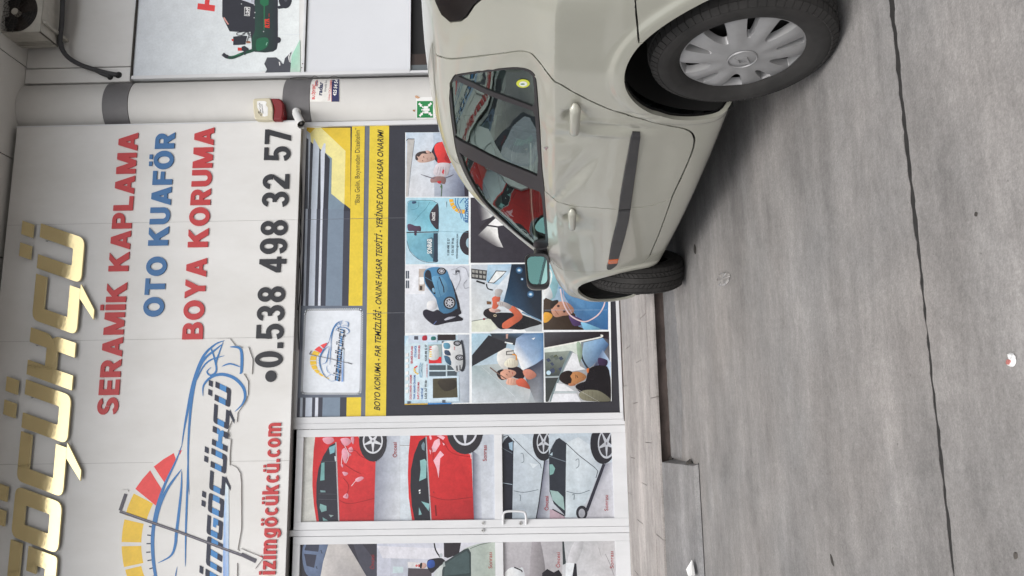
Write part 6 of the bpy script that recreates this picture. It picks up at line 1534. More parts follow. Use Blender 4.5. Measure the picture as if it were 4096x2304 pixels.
# cross sections: x from the rear axle forward, (half width, height) from sill to roof centre
TAB = [
 (-.64, [(.46, .34), (.52, .42), (.55, .52), (.55, .65), (.54, .80), (.52, .88), (.48, .93), (.42, .96), (.33, .975), (.18, .985), (0, .99)]),
 (-.60, [(.60, .29), (.66, .38), (.70, .52), (.70, .66), (.68, .82), (.64, .92), (.59, .99), (.53, 1.05), (.40, 1.09), (.21, 1.105), (0, 1.11)]),
 (-.50, [(.68, .26), (.755, .35), (.79, .5), (.795, .67), (.775, .86), (.73, .99), (.67, 1.10), (.60, 1.18), (.48, 1.235), (.26, 1.26), (0, 1.265)]),
 (-.35, [(.715, .245), (.795, .33), (.828, .5), (.836, .69), (.82, .91), (.772, 1.0), (.71, 1.14), (.635, 1.245), (.52, 1.31), (.30, 1.345), (0, 1.36)]),
 (-.10, [(.735, .235), (.812, .31), (.845, .5), (.850, .70), (.835, .916), (.792, .995), (.728, 1.16), (.645, 1.283), (.545, 1.332), (.33, 1.375), (0, 1.39)]),
 (.30, [(.742, .228), (.815, .29), (.848, .5), (.851, .70), (.837, .902), (.796, .975), (.735, 1.16), (.656, 1.300), (.560, 1.355), (.35, 1.402), (0, 1.42)]),
 (.70, [(.745, .208), (.815, .27), (.848, .49), (.852, .69), (.837, .890), (.797, .960), (.738, 1.16), (.668, 1.318), (.572, 1.384), (.35, 1.435), (0, 1.455)]),
 (1.00, [(.745, .196), (.815, .26), (.847, .48), (.852, .67), (.836, .880), (.798, .946), (.742, 1.15), (.680, 1.318), (.588, 1.388), (.36, 1.445), (0, 1.466)]),
 (1.24, [(.745, .190), (.813, .25), (.846, .47), (.851, .66), (.835, .868), (.798, .933), (.748, 1.13), (.693, 1.286), (.615, 1.362), (.39, 1.438), (0, 1.462)]),
 (1.42, [(.745, .186), (.812, .245), (.845, .46), (.850, .65), (.834, .858), (.799, .922), (.755, 1.10), (.708, 1.242), (.645, 1.312), (.43, 1.408), (0, 1.438)]),
 (1.70, [(.745, .184), (.811, .24), (.844, .45), (.849, .64), (.833, .838), (.800, .905), (.768, 1.03), (.732, 1.128), (.685, 1.190), (.51, 1.300), (0, 1.355)]),
 (1.86, [(.745, .184), (.811, .24), (.844, .45), (.849, .63), (.832, .826), (.800, .895), (.778, .98), (.752, 1.047), (.715, 1.098), (.56, 1.21), (0, 1.275)]),
 (2.01, [(.745, .186), (.812, .24), (.846, .45), (.852, .62), (.832, .814), (.800, .884), (.790, .92), (.776, .954), (.748, .995), (.62, 1.10), (0, 1.18)]),
 (2.16, [(.745, .190), (.815, .24), (.850, .44), (.856, .61), (.832, .800), (.800, .868), (.792, .876), (.782, .886), (.758, .905), (.66, .99), (0, 1.085)]),
 (2.40, [(.745, .200), (.820, .25), (.858, .44), (.864, .60), (.832, .776), (.792, .838), (.772, .850), (.740, .864), (.68, .886), (.46, .94), (0, .96)]),
 (2.65, [(.745, .215), (.818, .26), (.856, .44), (.862, .60), (.826, .752), (.780, .808), (.752, .822), (.715, .834), (.64, .850), (.40, .884), (0, .90)]),
 (2.92, [(.740, .225), (.805, .27), (.838, .43), (.842, .58), (.806, .716), (.750, .764), (.715, .780), (.67, .792), (.59, .804), (.37, .826), (0, .84)]),
 (3.12, [(.70, .215), (.760, .26), (.790, .41), (.792, .54), (.752, .652), (.690, .698), (.65, .714), (.60, .728), (.52, .738), (.33, .752), (0, .76)]),
 (3.28, [(.60, .215), (.655, .26), (.680, .39), (.682, .49), (.640, .566), (.590, .600), (.55, .614), (.50, .626), (.43, .636), (.26, .646), (0, .65)]),
 (3.36, [(.48, .24), (.52, .28), (.54, .37), (.54, .44), (.51, .49), (.47, .512), (.43, .52), (.38, .526), (.31, .532), (.18, .538), (0, .54)]),
]
TX = np.array([t[0] for t in TAB]); TK = np.array([t[1] for t in TAB])      # (n,11,2)
SLOPE = np.zeros_like(TK)
for i in range(len(TX)):
    if i == 0: SLOPE[i] = (TK[1]-TK[0])/(TX[1]-TX[0])
    elif i == len(TX)-1: SLOPE[i] = (TK[i]-TK[i-1])/(TX[i]-TX[i-1])
    else:
        a = (TK[i]-TK[i-1])/(TX[i]-TX[i-1]); b = (TK[i+1]-TK[i])/(TX[i+1]-TX[i]); w0, w1 = TX[i+1]-TX[i], TX[i]-TX[i-1]
        SLOPE[i] = (a*w0+b*w1)/(w0+w1)
ARC = [(0.0, .31), (2.575, .31)]
AR = .372
DENTS = []      # (x, z, rx, rz, depth, tilt)
def Psurf(x, s, dents=True):
    x = np.asarray(x, float); s = np.asarray(s, float)
    i = np.clip(np.searchsorted(TX, x)-1, 0, len(TX)-2); h = TX[i+1]-TX[i]; t = np.clip((x-TX[i])/h, 0, 1)
    h00, h10, h01, h11 = 2*t**3-3*t**2+1, t**3-2*t**2+t, -2*t**3+3*t**2, t**3-t**2
    K = h00[..., None, None]*TK[i]+(h10*h)[..., None, None]*SLOPE[i]+h01[..., None, None]*TK[i+1]+(h11*h)[..., None, None]*SLOPE[i+1]
    j = np.clip(np.floor(s).astype(int), 0, 9); u = np.clip(s-j, 0, 1)
    def G(k): return np.take_along_axis(K, np.clip(k, 0, 10)[..., None, None], axis=-2)[..., 0, :]
    p0, p1, p2, p3 = G(j-1), G(j), G(j+1), G(j+2)
    # mirrored beyond the roof centre
    p3 = np.where((j+2 > 10)[..., None], G(np.full_like(j, 9))*np.array([-1, 1.]), p3)
    m1, m2 = (p2-p0)/2, (p3-p1)/2
    # crisp shoulder line at knot 4
    cr = .9
    m1 = np.where((j == 4)[..., None], m1*(1-cr)+(p2-p1)*cr, m1); m2 = np.where((j == 3)[..., None], m2*(1-cr)+(p2-p1)*cr, m2)
    u = u[..., None]
    q = (2*u**3-3*u**2+1)*p1+(u**3-2*u**2+u)*m1+(-2*u**3+3*u**2)*p2+(u**3-u**2)*m2
    y, z = q[..., 0], q[..., 1]
    if dents:
        dsp = np.zeros_like(x)
        for cx_, cz_ in ARC:
            r = np.hypot(x-cx_, z-cz_); dsp += .011/(1+np.exp(np.clip((r-AR-.048)/.0055, -30, 30)))*np.clip((z-.2)/.08, 0, 1)
        for (dx, dz, rx, rz, dep, ti) in DENTS:
            a, b = x-dx, z-dz; c_, s_ = math.cos(ti), math.sin(ti); a, b = a*c_+b*s_, -a*s_+b*c_
            q_ = (a/rx)**2+(b/rz)**2; dsp -= dep*(np.exp(-q_) if dep < .0195 else np.exp(-q_**2))
        y = y+dsp*np.clip((1.15-z)/.15, 0, 1)
    return np.stack([x, y, z], -1)
def Pn(x, s, e=1e-3):
    a = Psurf(np.asarray(x)+e, s, True)-Psurf(np.asarray(x)-e, s, True); s = np.asarray(s, float)
    b = Psurf(x, np.clip(s+e*6, 0, 10), True)-Psurf(x, np.clip(s-e*6, 0, 10), True)
    n = np.cross(a, b); n /= np.linalg.norm(n, axis=-1, keepdims=True)+1e-12
    return n        # outward for the left side (x forward x up-the-side)
DENTS += [
 (.405, .71, .017, .13, .013, .12), (.36, .70, .012, .11, -.005, .12), (.455, .72, .020, .14, -.008, .14), (.30, .60, .012, .07, .005, .1), (.50, .885, .035, .035, .007, 0), (.33, .54, .018, .08, .003, -.25),
 (.58, .925, .10, .014, .0035, -.04), (.86, .80, .20, .035, .008, .30), (.80, .44, .24, .05, .006, -.1), (1.02, .70, .16, .06, -.0025, -.5),
 (1.12, .87, .12, .014, .008, .25), (1.48, .845, .10, .018, .006, -.15), (1.62, .86, .05, .014, -.003, 0), (1.52, .70, .06, .05, .0025, 0), (1.34, .66, .05, .08, -.002, .3),
 (2.0, .80, .06, .025, .0025, 0), (1.85, .55, .12, .08, -.002, 0), (.70, .86, .03, .02, -.0025, .5)]
gx, gs = np.meshgrid(np.linspace(-.63, 3.35, 260), np.linspace(0, 10, 160), indexing='ij')
gP = Psurf(gx, gs); gN = Pn(gx, gs)
Nw = gN[..., :1]*FXV+gN[..., 1:2]*LYV+gN[..., 2:]*np.array([0, 0, 1.])
if (gN[150, 40, 1]) < 0: FLIP = -1
else: FLIP = 1
gW = car2w(gP); gpx = project(gW); gvis = ((CAMP-gW)*(Nw*FLIP)).sum(-1) > -.01
def inv(px, py):
    d2 = (gpx[..., 0]-px)**2+(gpx[..., 1]-py)**2+np.where(gvis, 0, 1e9)
    k = np.unravel_index(np.argmin(d2), d2.shape); x, s = float(gx[k]), float(gs[k])
    best = (1e18, x, s)
    for _ in range(12):
        e = 1e-4
        q = project(car2w(Psurf(np.array([x, x+e, x]), np.array([s, s, s+e*5]))))
        r = q[0]-np.array([px, py]); er = float(r@r)
        if er < best[0]: best = (er, x, s)
        if er < .01: break
        J = np.stack([(q[1]-q[0])/e, (q[2]-q[0])/(e*5)], 1)
        st = np.linalg.lstsq(J+1e-9, -r, rcond=1e-4)[0]
        st = np.clip(st, [-.08, -.25], [.08, .25])
        x = float(np.clip(x+st[0], -.635, 3.35)); s = float(np.clip(s+st[1], 0, 10))
    return best[1], best[2]
def s_at(x, z):
    ss = np.linspace(0, 10, 400); P = Psurf(np.full(400, x), ss)
    k = int(np.argmax(P[:, 2] >= z)) if (P[:, 2] >= z).any() else 399
    if k == 0: return x, 0.
    a, b = P[k-1, 2], P[k, 2]; return x, float(ss[k-1]+(ss[k]-ss[k-1])*(z-a)/((b-a) or 1))
VS = .17
def dens(pts, h=.03, closed=True):
    out = []; n = len(pts)
    for i in range(n if closed else n-1):
        a, b = np.array(pts[i]), np.array(pts[(i+1) % n]); L = np.hypot(*(b-a)); k = max(1, int(L/h))
        for j in range(k): out.append(tuple(a+(b-a)*j/k))
    if not closed: out.append(tuple(pts[-1]))
    return out
def cpx(Z, pts):
    o = []
    for p in pts:
        x, s = inv(*zp(Z, p)); o.append((x, s*VS))
    return o
def cxz(pts): return [(x, s_at(x, z)[1]*VS) for x, z in pts]
def sm(pts, n=4, closed=False): return [tuple(p) for p in catmull(pts, n, closed)]

# outlines read from the photograph, turned into body coordinates
door_gap_rear = sm(cpx('P', [(1745, 218), (1766, 228), (1804, 235), (1907, 226), (2011, 213), (2073, 205), (2102, 206), (2127, 215), (2147, 236), (2176, 273), (2220, 327), (2280, 360), (2363, 404), (2445, 439), (2528, 466), (2611, 489), (2700, 507), (2740, 516), (2765, 529), (2777, 550), (2777, 575), (2765, 619), (2728, 704), (2687, 792)]), 3)
door_sill_f = cpx('P', [(2687, 792), (2643, 916), (2608, 1000)])
door_gap_front = sm(cpx('P', [(2608, 1000), (2598, 1024), (2571, 1050), (2516, 1068), (2425, 1083), (2334, 1088), (2246, 1077), (2212, 1050), (2199, 1030)]), 3)
bseam = sm(cpx('P', [(2687, 792), (2637, 813), (2577, 828), (2522, 833), (2473, 837), (2376, 831), (2291, 824), (2231, 808), (2186, 770)]), 3)
gh = sm(cpx('P', [(1805, 330), (1819, 306), (1835, 299), (1921, 286), (2031, 273), (2086, 273), (2120, 283), (2137, 303), (2144, 344), (2150, 421), (2158, 531), (2166, 669), (2175, 752), (2183, 862), (2189, 934), (2193, 984)]), 3)
# upper edge follows the section knots so that it stays on the body
top_f = [(x, 7.0*VS) for x in (2.06, 2.0, 1.9, 1.8, 1.7, 1.6, 1.5, 1.42, 1.3, 1.2, 1.1, 1.0, .9, .8, .7, .6, .5)]
greenhouse = gh+[(2.10, 6.0*VS)]+top_f
roofline = [(x, 8.05*VS) for x in np.linspace(door_gap_rear[0][0], 1.6, 30)]
pil = [(x, s*VS) for x, s in ((1.7, 8.0), (1.85, 7.9), (2.0, 7.8), (2.12, 7.3), (door_gap_front[-1][0]+.005, 6.2))]
doors = door_gap_rear[:-1]+door_sill_f+door_gap_front[1:]+pil[::-1]+roofline[::-1]
bse_top = [bseam[-1], (bseam[-1][0]-.012, 6.0*VS), (bseam[-1][0]-.05, 7.0*VS), (bseam[-1][0]-.07, 8.05*VS)]
def pline(pts, w):
    return pts
glR = cpx('P', [(1812, 345), (1835, 316)])
# panes
PB_lo = cpx('P', [(1816, 548), (1896, 592), (2006, 648), (2148, 706)])     # rear edge of the central pillar
PB_hi = cpx('P', [(1836, 610), (1921, 660), (2031, 713), (2120, 754), (2160, 769)])
bar_a = cpx('P', [(1832, 306), (1900, 338), (2000, 380), (2128, 428)])
bar_b = cpx('P', [(1822, 322), (1890, 352), (1990, 396), (2132, 446)])
low = lambda a: cpx('P', a)
topk = lambda xs_: [(x, 6.93*VS) for x in xs_]
pane_rear = bar_b+low([(2140, 470), (2146, 560), (2152, 640)])+PB_lo[::-1]+topk([PB_lo[0][0]-.03, (PB_lo[0][0]+bar_b[0][0])/2, bar_b[0][0]+.05])
pane_quarter = low([(1838, 304), (1921, 292), (2031, 279), (2084, 279), (2114, 290), (2130, 308), (2135, 344), (2137, 420)])+bar_a[::-1]
pane_front = PB_hi+low([(2168, 800), (2174, 870), (2180, 934), (2182, 962)])+[(x, 6.86*VS) for x in (1.97, 1.86, 1.76, 1.66, 1.56, 1.48, 1.4, 1.3, 1.2, 1.1, PB_hi[0][0]+.04)]
# rear door glass keeps clear of its frame
def circ(cx_, cz_, r, a0=-20, a1=200, n=90):
    o = []
    for a in np.linspace(a0, a1, n):
        x, z = cx_+r*math.cos(math.radians(a)), cz_+r*math.sin(math.radians(a))
        o.append((x, s_at(x, max(z, .16))[1]*VS))
    return o
arch_r = [p for p in circ(0, .31, AR)]+[(-.36, -.02), (.36, -.02)]
arch_f = [p for p in circ(2.575, .31, AR)]+[(2.215, -.02), (2.935, -.02)]
sill_line = cpx('P', [(2926, 397)])
sill = cxz([(.345, .30), (.36, .335), (.45, .352)])+[(x, v-.006) for x, v in cpx('P', [(2786, 590), (2772, 640), (2738, 712), (2697, 797), (2650, 920), (2612, 1008), (2603, 1022)])]+[(2.27, 1.2*VS), (2.25, -.02), (.34, -.02)]
tail = [(x, v) for x, v in cpx('P', [(1768, 60), (1800, 88), (1841, 84), (1866, 66), (1895, 22)])]+[(-.42, s_at(-.42, 1.02)[1]*VS), (-.55, s_at(-.55, 1.0)[1]*VS), (-.60, 8.2*VS), (-.45, 8.3*VS), (-.2, 8.1*VS)]
bump_r = cpx('P', [(2556, 172), (2548, 80), (2541, 2)])+cxz([(-.35, .665), (-.50, .66), (-.62, .64)])+[(-.645, -.03), (-.30, -.03)]
wind = [(1.62, 10.1*VS), (1.55, 9.2*VS), (1.60, 8.7*VS), (1.75, 8.5*VS), (1.95, 8.4*VS), (2.10, 8.5*VS), (2.24, 9.0*VS), (2.34, 9.6*VS), (2.37, 10.1*VS)]
hatch = [(-.26, 10.1*VS), (-.27, 9*VS), (-.30, 8.4*VS), (-.40, 8.3*VS), (-.52, 8.5*VS), (-.60, 9*VS), (-.61, 10.1*VS)]
head_l = [(2.93, 5.2*VS), (3.0, 6.4*VS), (3.1, 6.8*VS), (3.24, 6.6*VS), (3.30, 5.5*VS), (3.26, 4.2*VS), (3.12, 4.0*VS), (3.0, 4.4*VS)]
dish = []
for c in ((2298, 466), (2288, 872)):
    x, s = inv(*c); dish.append((x, float(Psurf(x, s)[2])))
DENTS += [(dish[0][0], dish[0][1], .046, .040, .020, 0), (dish[1][0], dish[1][1], .046, .040, .020, 0)]

REG = [('pane_quarter', pane_quarter), ('pane_rear', pane_rear), ('pane_front', pane_front), ('greenhouse', greenhouse), ('arch', arch_r), ('arch', arch_f), ('doors', doors),
       ('tail', tail), ('bumper', bump_r), ('windscreen', wind), ('hatch', hatch), ('headlight', head_l)]
def inside(poly, P):
    x, y = P[:, 0], P[:, 1]; n = len(poly); r = np.zeros(len(P), bool); j = n-1
    for i in range(n):
        xi, yi = poly[i]; xj, yj = poly[j]
        c = ((yi > y) != (yj > y)) & (x < (xj-xi)*(y-yi)/((yj-yi) or 1e-12)+xi); r ^= c; j = i
    return r
pts = []; edg = []
def addloop(L, closed=True, h=.022):
    L = dens(L, h, closed); k = len(pts)
    L = [(min(max(a, -.64), 3.36), min(max(b, 0), 10*VS)) for a, b in L]
    pts.extend(L); n = len(L)
    for i in range(n if closed else n-1): edg.append((k+i, k+(i+1) % n))
for nme, L in REG: addloop(L)
addloop(bseam+bse_top[1:], False)
fend = [(door_gap_front[-1][0]+.005, 6.2*VS), (2.25, 7.0*VS), (2.5, 7.3*VS), (2.9, 7.2*VS)]
addloop(fend+[(3.0, 6.4*VS)], False)
xsf_ = cpx('P', [(2602, 1020)])[0]; addloop([xsf_, (xsf_[0], -.0)], False)
for c_ in (0, 2.575):
    for r_ in (.02, .036, .044, .052, .060, .078): addloop([p for p in circ(c_, .31, AR+r_, 4 if c_ else 0, 180, 80)], False)
addloop([(x, 4*VS) for x in np.arange(-.64, 3.3, .03)], False)
addloop([(-.64, 0), (3.36, 0), (3.36, 10*VS), (-.64, 10*VS)])
rnd = random.Random(3)
for x in np.arange(-.62, 3.34, .0175):
    fine = x < 3.05
    for v in np.concatenate([np.arange(.02, 5.2*VS, .0175 if fine else .04), np.arange(5.3*VS, 10*VS, .04)]):
        pts.append((x+rnd.uniform(-.003, .003), v+rnd.uniform(-.003, .003)))
ov, oe, of, _, _, _ = delaunay_2d_cdt([Vector(p) for p in pts], edg, [], 0, 1e-5)
OV = np.array([(v[0], v[1]) for v in ov]); T3 = np.array([tuple(f) for f in of if len(f) == 3])
CEN = OV[T3].mean(1)
lab = np.full(len(T3), -1)
for k in range(len(REG)-1, -1, -1): lab[inside(REG[k][1], CEN)] = k
names = {}
lb = np.array([REG[k][0] if k >= 0 else 'shell' for k in lab], dtype=object)
# split the doors along the pillar seam
SEAM = np.array(bseam+bse_top[1:]); o_ = np.argsort(SEAM[:, 1])
sx = np.interp(CEN[:, 1], SEAM[o_, 1], SEAM[o_, 0])
front = CEN[:, 0] > sx
lb[(lb == 'doors') & front] = 'front_door'; lb[(lb == 'doors') & ~front] = 'rear_door'
xsf = cpx('P', [(2620, 1020)])[0][0]
# thin slivers between door gap and window stay with the doors
fv = np.interp(CEN[:, 0], [p[0] for p in fend]+[3.36], [p[1] for p in fend]+[6.2*VS])
isf = (lb == 'shell') & (CEN[:, 0] > np.where(CEN[:, 1] < 1.6*VS, xsf, door_gap_front[-1][0]-.12))
lb[isf & (CEN[:, 1] < fv)] = 'front_fender'; lb[isf & (CEN[:, 1] >= fv) & (CEN[:, 0] > 2.2)] = 'bonnet'
lb[(lb == 'front_fender') & (CEN[:, 0] > 3.02)] = 'front_bumper'; lb[(lb == 'bonnet') & (CEN[:, 0] > 3.16)] = 'front_bumper'

# ---- paint and trims
def carpaint():
    m = bpy.data.materials.new('car_paint'); m.use_nodes = True; n = m.node_tree.nodes; l = m.node_tree.links; b = n['Principled BSDF']
    tc = n.new('ShaderNodeTexCoord'); t = n.new('ShaderNodeTexNoise'); t.inputs['Scale'].default_value = 5; t.inputs['Detail'].default_value = 8; t.inputs['Roughness'].default_value = .7
    l.new(tc.outputs['Object'], t.inputs['Vector'])
    r = n.new('ShaderNodeValToRGB'); r.color_ramp.elements[0].position = .3; r.color_ramp.elements[1].position = .72
    r.color_ramp.elements[0].color = (.45, .45, .385, 1); r.color_ramp.elements[1].color = (.475, .475, .41, 1)
    l.new(t.outputs['Fac'], r.inputs['Fac']); l.new(r.outputs[0], b.inputs['Base Color'])
    b.inputs['Roughness'].default_value = .38; b.inputs['Metallic'].default_value = .25
    b.inputs['Coat Weight'].default_value = .8; b.inputs['Coat Roughness'].default_value = .06
    t2 = n.new('ShaderNodeTexNoise'); t2.inputs['Scale'].default_value = 3.2; t2.inputs['Detail'].default_value = 2; l.new(tc.outputs['Object'], t2.inputs['Vector'])
    bp = n.new('ShaderNodeBump'); bp.inputs['Strength'].default_value = .02; bp.inputs['Distance'].default_value = .01; l.new(t2.outputs['Fac'], bp.inputs['Height']); l.new(bp.outputs[0], b.inputs['Normal']); l.new(bp.outputs[0], b.inputs['Coat Normal'])
    MATS['car_paint'] = m
carpaint()
mat('trim_black', (.028, .027, .030), .45, noise=.2, nscale=20)
mat('strip_grey', (.042, .042, .045), .5, noise=.3, nscale=12)
mat('tyre', (.030, .028, .027), .8, noise=.4, nscale=9, col2=(.012, .0115, .011))
mat('wheel_silver', (.37, .37, .375), .42, metal=.35, noise=.10, nscale=25)
mat('wheel_dark', (.012, .012, .012), .6)
mat('orange_lens', (.55, .12, .035), .25)
mat('tail_dark', (.006, .004, .005), .22, spec=.35)
mat('lamp_clear', (.5, .5, .52), .1, coat=1.)
mat('seat_fabric', (.09, .10, .10), .9); mat('cabin_grey', (.17, .18, .175), .8); mat('cabin_light', (.25, .25, .24), .8)
mat('sticker_yellow', (.62, .66, .06), .4); mat('sticker_green', (.05, .22, .09), .4)
glassmat('side_glass', (.72, .86, .80), ior=2.5)
glassmat('screen_glass', (.45, .56, .53), ior=1.5)
m = bpy.data.materials.new('mirror'); m.use_nodes = True; b_ = m.node_tree.nodes['Principled BSDF']; b_.inputs['Metallic'].default_value = 1; b_.inputs['Roughness'].default_value = .02; b_.inputs['Base Color'].default_value = (.42, .72, .74, 1); MATS['mirror'] = m

car = empty('parked_car', 'dented beige hatchback with grey rub strips parked nose to the shop', 'car', tuple(CARO))
# local axes: x forward, y left
car.rotation_euler = (0, 0, math.atan2(FXV[1], FXV[0]))
def region(name, keys, m, side=1, off=0., gap=.0026, flange=.016, parent=None, lining=False, both=False, matx=None):
    sel = np.isin(lb, keys) if not callable(keys) else keys()
    tri = T3[sel]
    if not len(tri): return None
    ids = np.unique(tri); mp = -np.ones(len(OV), int); mp[ids] = np.arange(len(ids)); tri = mp[tri]
    x, v = OV[ids, 0], OV[ids, 1]; s = np.clip(v/VS, 0, 10)
    P = Psurf(x, s); N = Pn(x, s)*FLIP
    # orientation
    a, b, c = P[tri[:, 0]], P[tri[:, 1]], P[tri[:, 2]]; nn = np.cross(b-a, c-a); fl = (nn*N[tri[:, 0]]).sum(1) < 0
    tri[fl] = tri[fl][:, [0, 2, 1]]
    ed = {}
    for t in tri:
        for i in range(3):
            k = (int(t[i]), int(t[(i+1) % 3])); ed[k] = 1
    bd = [k for k in ed if (k[1], k[0]) not in ed]
    P = P+N*off
    if gap:
        inn = np.zeros_like(P); cnt = np.zeros(len(P))
        for i, j in bd:
            e = P[j]-P[i]; d = np.cross(N[i], e); d /= np.linalg.norm(d)+1e-9     # points into the panel
            for q in (i, j): inn[q] += d; cnt[q] += 1
        k = cnt > 0
        edge_free = (np.abs(s-10) < 1e-3) | (s < 1e-3)
        k &= ~(np.abs(s-10) < 1e-3)
        L = np.linalg.norm(inn[k], axis=1, keepdims=True)+1e-9
        P[k] += inn[k]/L*gap
    V = [tuple(p) for p in P]; F = [tuple(int(i) for i in t) for t in tri]; smf = [True]*len(F)
    if flange:
        bi = {}
        for i, j in bd:
            for q in (i, j):
                if q not in bi:
                    bi[q] = len(V); V.append(tuple(P[q])); V.append(tuple(P[q]-N[q]*flange))
        for i, j in bd:
            if abs(s[i]-10) < 1e-3 and abs(s[j]-10) < 1e-3: continue
            F.append((bi[i]+1, bi[j]+1, bi[j], bi[i])[::1] if False else (bi[j], bi[i], bi[i]+1, bi[j]+1)); smf.append(False)
    NV = [tuple(q) for q in N]+[None]*(len(V)-len(N))
    if side < 0 or both:
        k = len(V); F2 = []; V2 = []; N2 = []; mp2 = {}
        for i, (a_, b_, c_) in enumerate(V):
            if both and abs(b_) < 1e-4 and i < len(N): mp2[i] = i
            else: mp2[i] = (k if both else 0)+len(V2); V2.append((a_, -b_, c_)); N2.append(None if NV[i] is None else (NV[i][0], -NV[i][1], NV[i][2]))
        F2 = [tuple(mp2[i] for i in f[::-1]) for f in F]
        if both:
            for xe in (-.6385, 3.3585):
                vb = sorted({i for q in bd for i in q if (P[i][0] < xe if xe < 0 else P[i][0] > xe)}, key=lambda i: P[i][2])
                for i, j in zip(vb, vb[1:]):
                    fc = (i, j, mp2[j], mp2[i]); fc = tuple(dict.fromkeys(fc)); F2.append(fc if xe > 0 else fc[::-1])
            V = V+V2; NV = NV+N2; smf = smf*2+[False]*(len(F2)-len(F)); F = F+F2
        else: V, F, NV = V2, F2, N2
    me = bpy.data.meshes.new(name); me.from_pydata(V, [], F); me.materials.append(MATS[m]); me.polygons.foreach_set('use_smooth', smf); me.update()
    ln = []
    for pl_ in me.polygons:
        for vi in pl_.vertices: ln.append(NV[vi] if (pl_.use_smooth and NV[vi] is not None) else tuple(pl_.normal))
    me.normals_split_custom_set(ln)
    return link(bpy.data.objects.new(name, me), parent if parent is not None else car)
body = region('body_shell', ['shell'], 'car_paint', both=True, gap=.0034)
region('rear_bumper', ['bumper'], 'car_paint', both=True); region('front_bumper', ['front_bumper'], 'car_paint', both=True); region('bonnet', ['bonnet'], 'car_paint', both=True)
region('windscreen', ['windscreen'], 'screen_glass', both=True, off=-.003, gap=0, flange=0); region('hatch_glass', ['hatch'], 'screen_glass', both=True, off=-.003, gap=0, flange=0)
inner = lambda: np.isin(lb, ['shell', 'bumper', 'front_bumper', 'bonnet', 'sill', 'rear_door', 'front_door', 'front_fender', 'tail', 'headlight'])
region('inner_lining', inner, 'wheel_dark', both=True, off=-.024, gap=0, flange=0)
for sd_ in (1, -1):
    region('front_fender', ['front_fender'], 'car_paint', sd_)
    region('tail_light', ['tail'], 'tail_dark', sd_, off=.002); region('headlight', ['headlight'], 'lamp_clear', sd_, off=.001)
    dr = region('rear_door', ['rear_door'], 'car_paint', sd_, gap=.0045); df = region('front_door', ['front_door'], 'car_paint', sd_)
    gf = (lb == 'greenhouse')
    o = region('window_trim', lambda: gf & ~front, 'trim_black', sd_, off=-.001, gap=0, flange=.012, parent=dr)
    o = region('window_trim', lambda: gf & front, 'trim_black', sd_, off=-.001, gap=0, flange=.012, parent=df)
    region('quarter_glass', ['pane_quarter'], 'side_glass', sd_, off=-.005, gap=0, flange=0, parent=dr)
    region('rear_window', ['pane_rear'], 'side_glass', sd_, off=-.007, gap=0, flange=0, parent=dr)
    region('front_window', ['pane_front'], 'side_glass', sd_, off=-.009, gap=0, flange=0, parent=df)
    if sd_ == 1: DR, DF = dr, df
# underbody and wheel wells
MB().box((-.5, -.70, .19), (3.2, .70, .21)).build('underbody', 'wheel_dark', car)
for cx_ in (0, 2.575):
    for sd_ in (1, -1):
        v = []; n = 26
        for y in (.80, .45):
            for k in range(n+1):
                a = math.radians(-12+204*k/n); r_ = AR+.012; v.append((cx_+r_*math.cos(a), y*sd_, .31+r_*math.sin(a)))
        v.append((cx_, .45*sd_, .31))
        f = [(k, k+1, n+2+k, n+1+k) for k in range(n)]+[(n+1+k, n+2+k, 2*n+2) for k in range(n)]
        mesh('wheel_well', v, f, 'wheel_dark', car, smooth=True)
# cabin: seats, dashboard, wheel, floor, parcel shelf
MB().box((-.45, -.72, .30), (2.2, .72, .34)).build('cabin_floor', 'cabin_grey', car)
def seat(x, y, w, head=True):
    v = []
    o = MB().box((x-.22, y-w/2, .42), (x+.28, y+w/2, .60)).build('seat', 'seat_fabric', car, bevel=.05)
    b = MB().add([(x-.20, y-w/2, .55), (x-.06, y-w/2, .55), (x-.06, y+w/2, .55), (x-.20, y+w/2, .55), (x-.40, y-w/2+.04, 1.10), (x-.30, y-w/2+.04, 1.10), (x-.30, y+w/2-.04, 1.10), (x-.40, y+w/2-.04, 1.10)],
                 [(0, 3, 2, 1), (4, 5, 6, 7), (0, 1, 5, 4), (1, 2, 6, 5), (2, 3, 7, 6), (3, 0, 4, 7)]).build('seat_back', 'seat_fabric', car, bevel=.04)
    return o
for y in (-.36, .36):
    seat(1.35, y, .50)
    MB().box((.97, y-.13, 1.12), (1.05, y+.13, 1.30)).build('head_restraint', 'seat_fabric', car, bevel=.035)
seat(.45, 0, 1.2)
for y in (-.36, .36): MB().box((.06, y-.12, 1.10), (.13, y+.12, 1.24)).build('head_restraint', 'seat_fabric', car, bevel=.03)
MB().box((1.78, -.70, .62), (2.12, .70, .93)).build('dashboard', 'cabin_grey', car, bevel=.06)
MB().box((-.45, -.60, .86), (.02, .60, .89)).build('parcel_shelf', 'cabin_grey', car, bevel=.01)
m_ = MB(); m_.tube([(1.62+.06*math.cos(a), .36+.185*math.sin(a), .90+.175*math.cos(a)) for a in np.linspace(0, 2*math.pi, 33)], .014, 8, cap=False); m_.tube([(1.64, .36, .90), (1.8, .36, .82)], .03, 8); m_.tube([(1.62, .19, .9), (1.62, .53, .9)], .012, 6); m_.build('steering_wheel', 'trim_black', car, smooth=True)

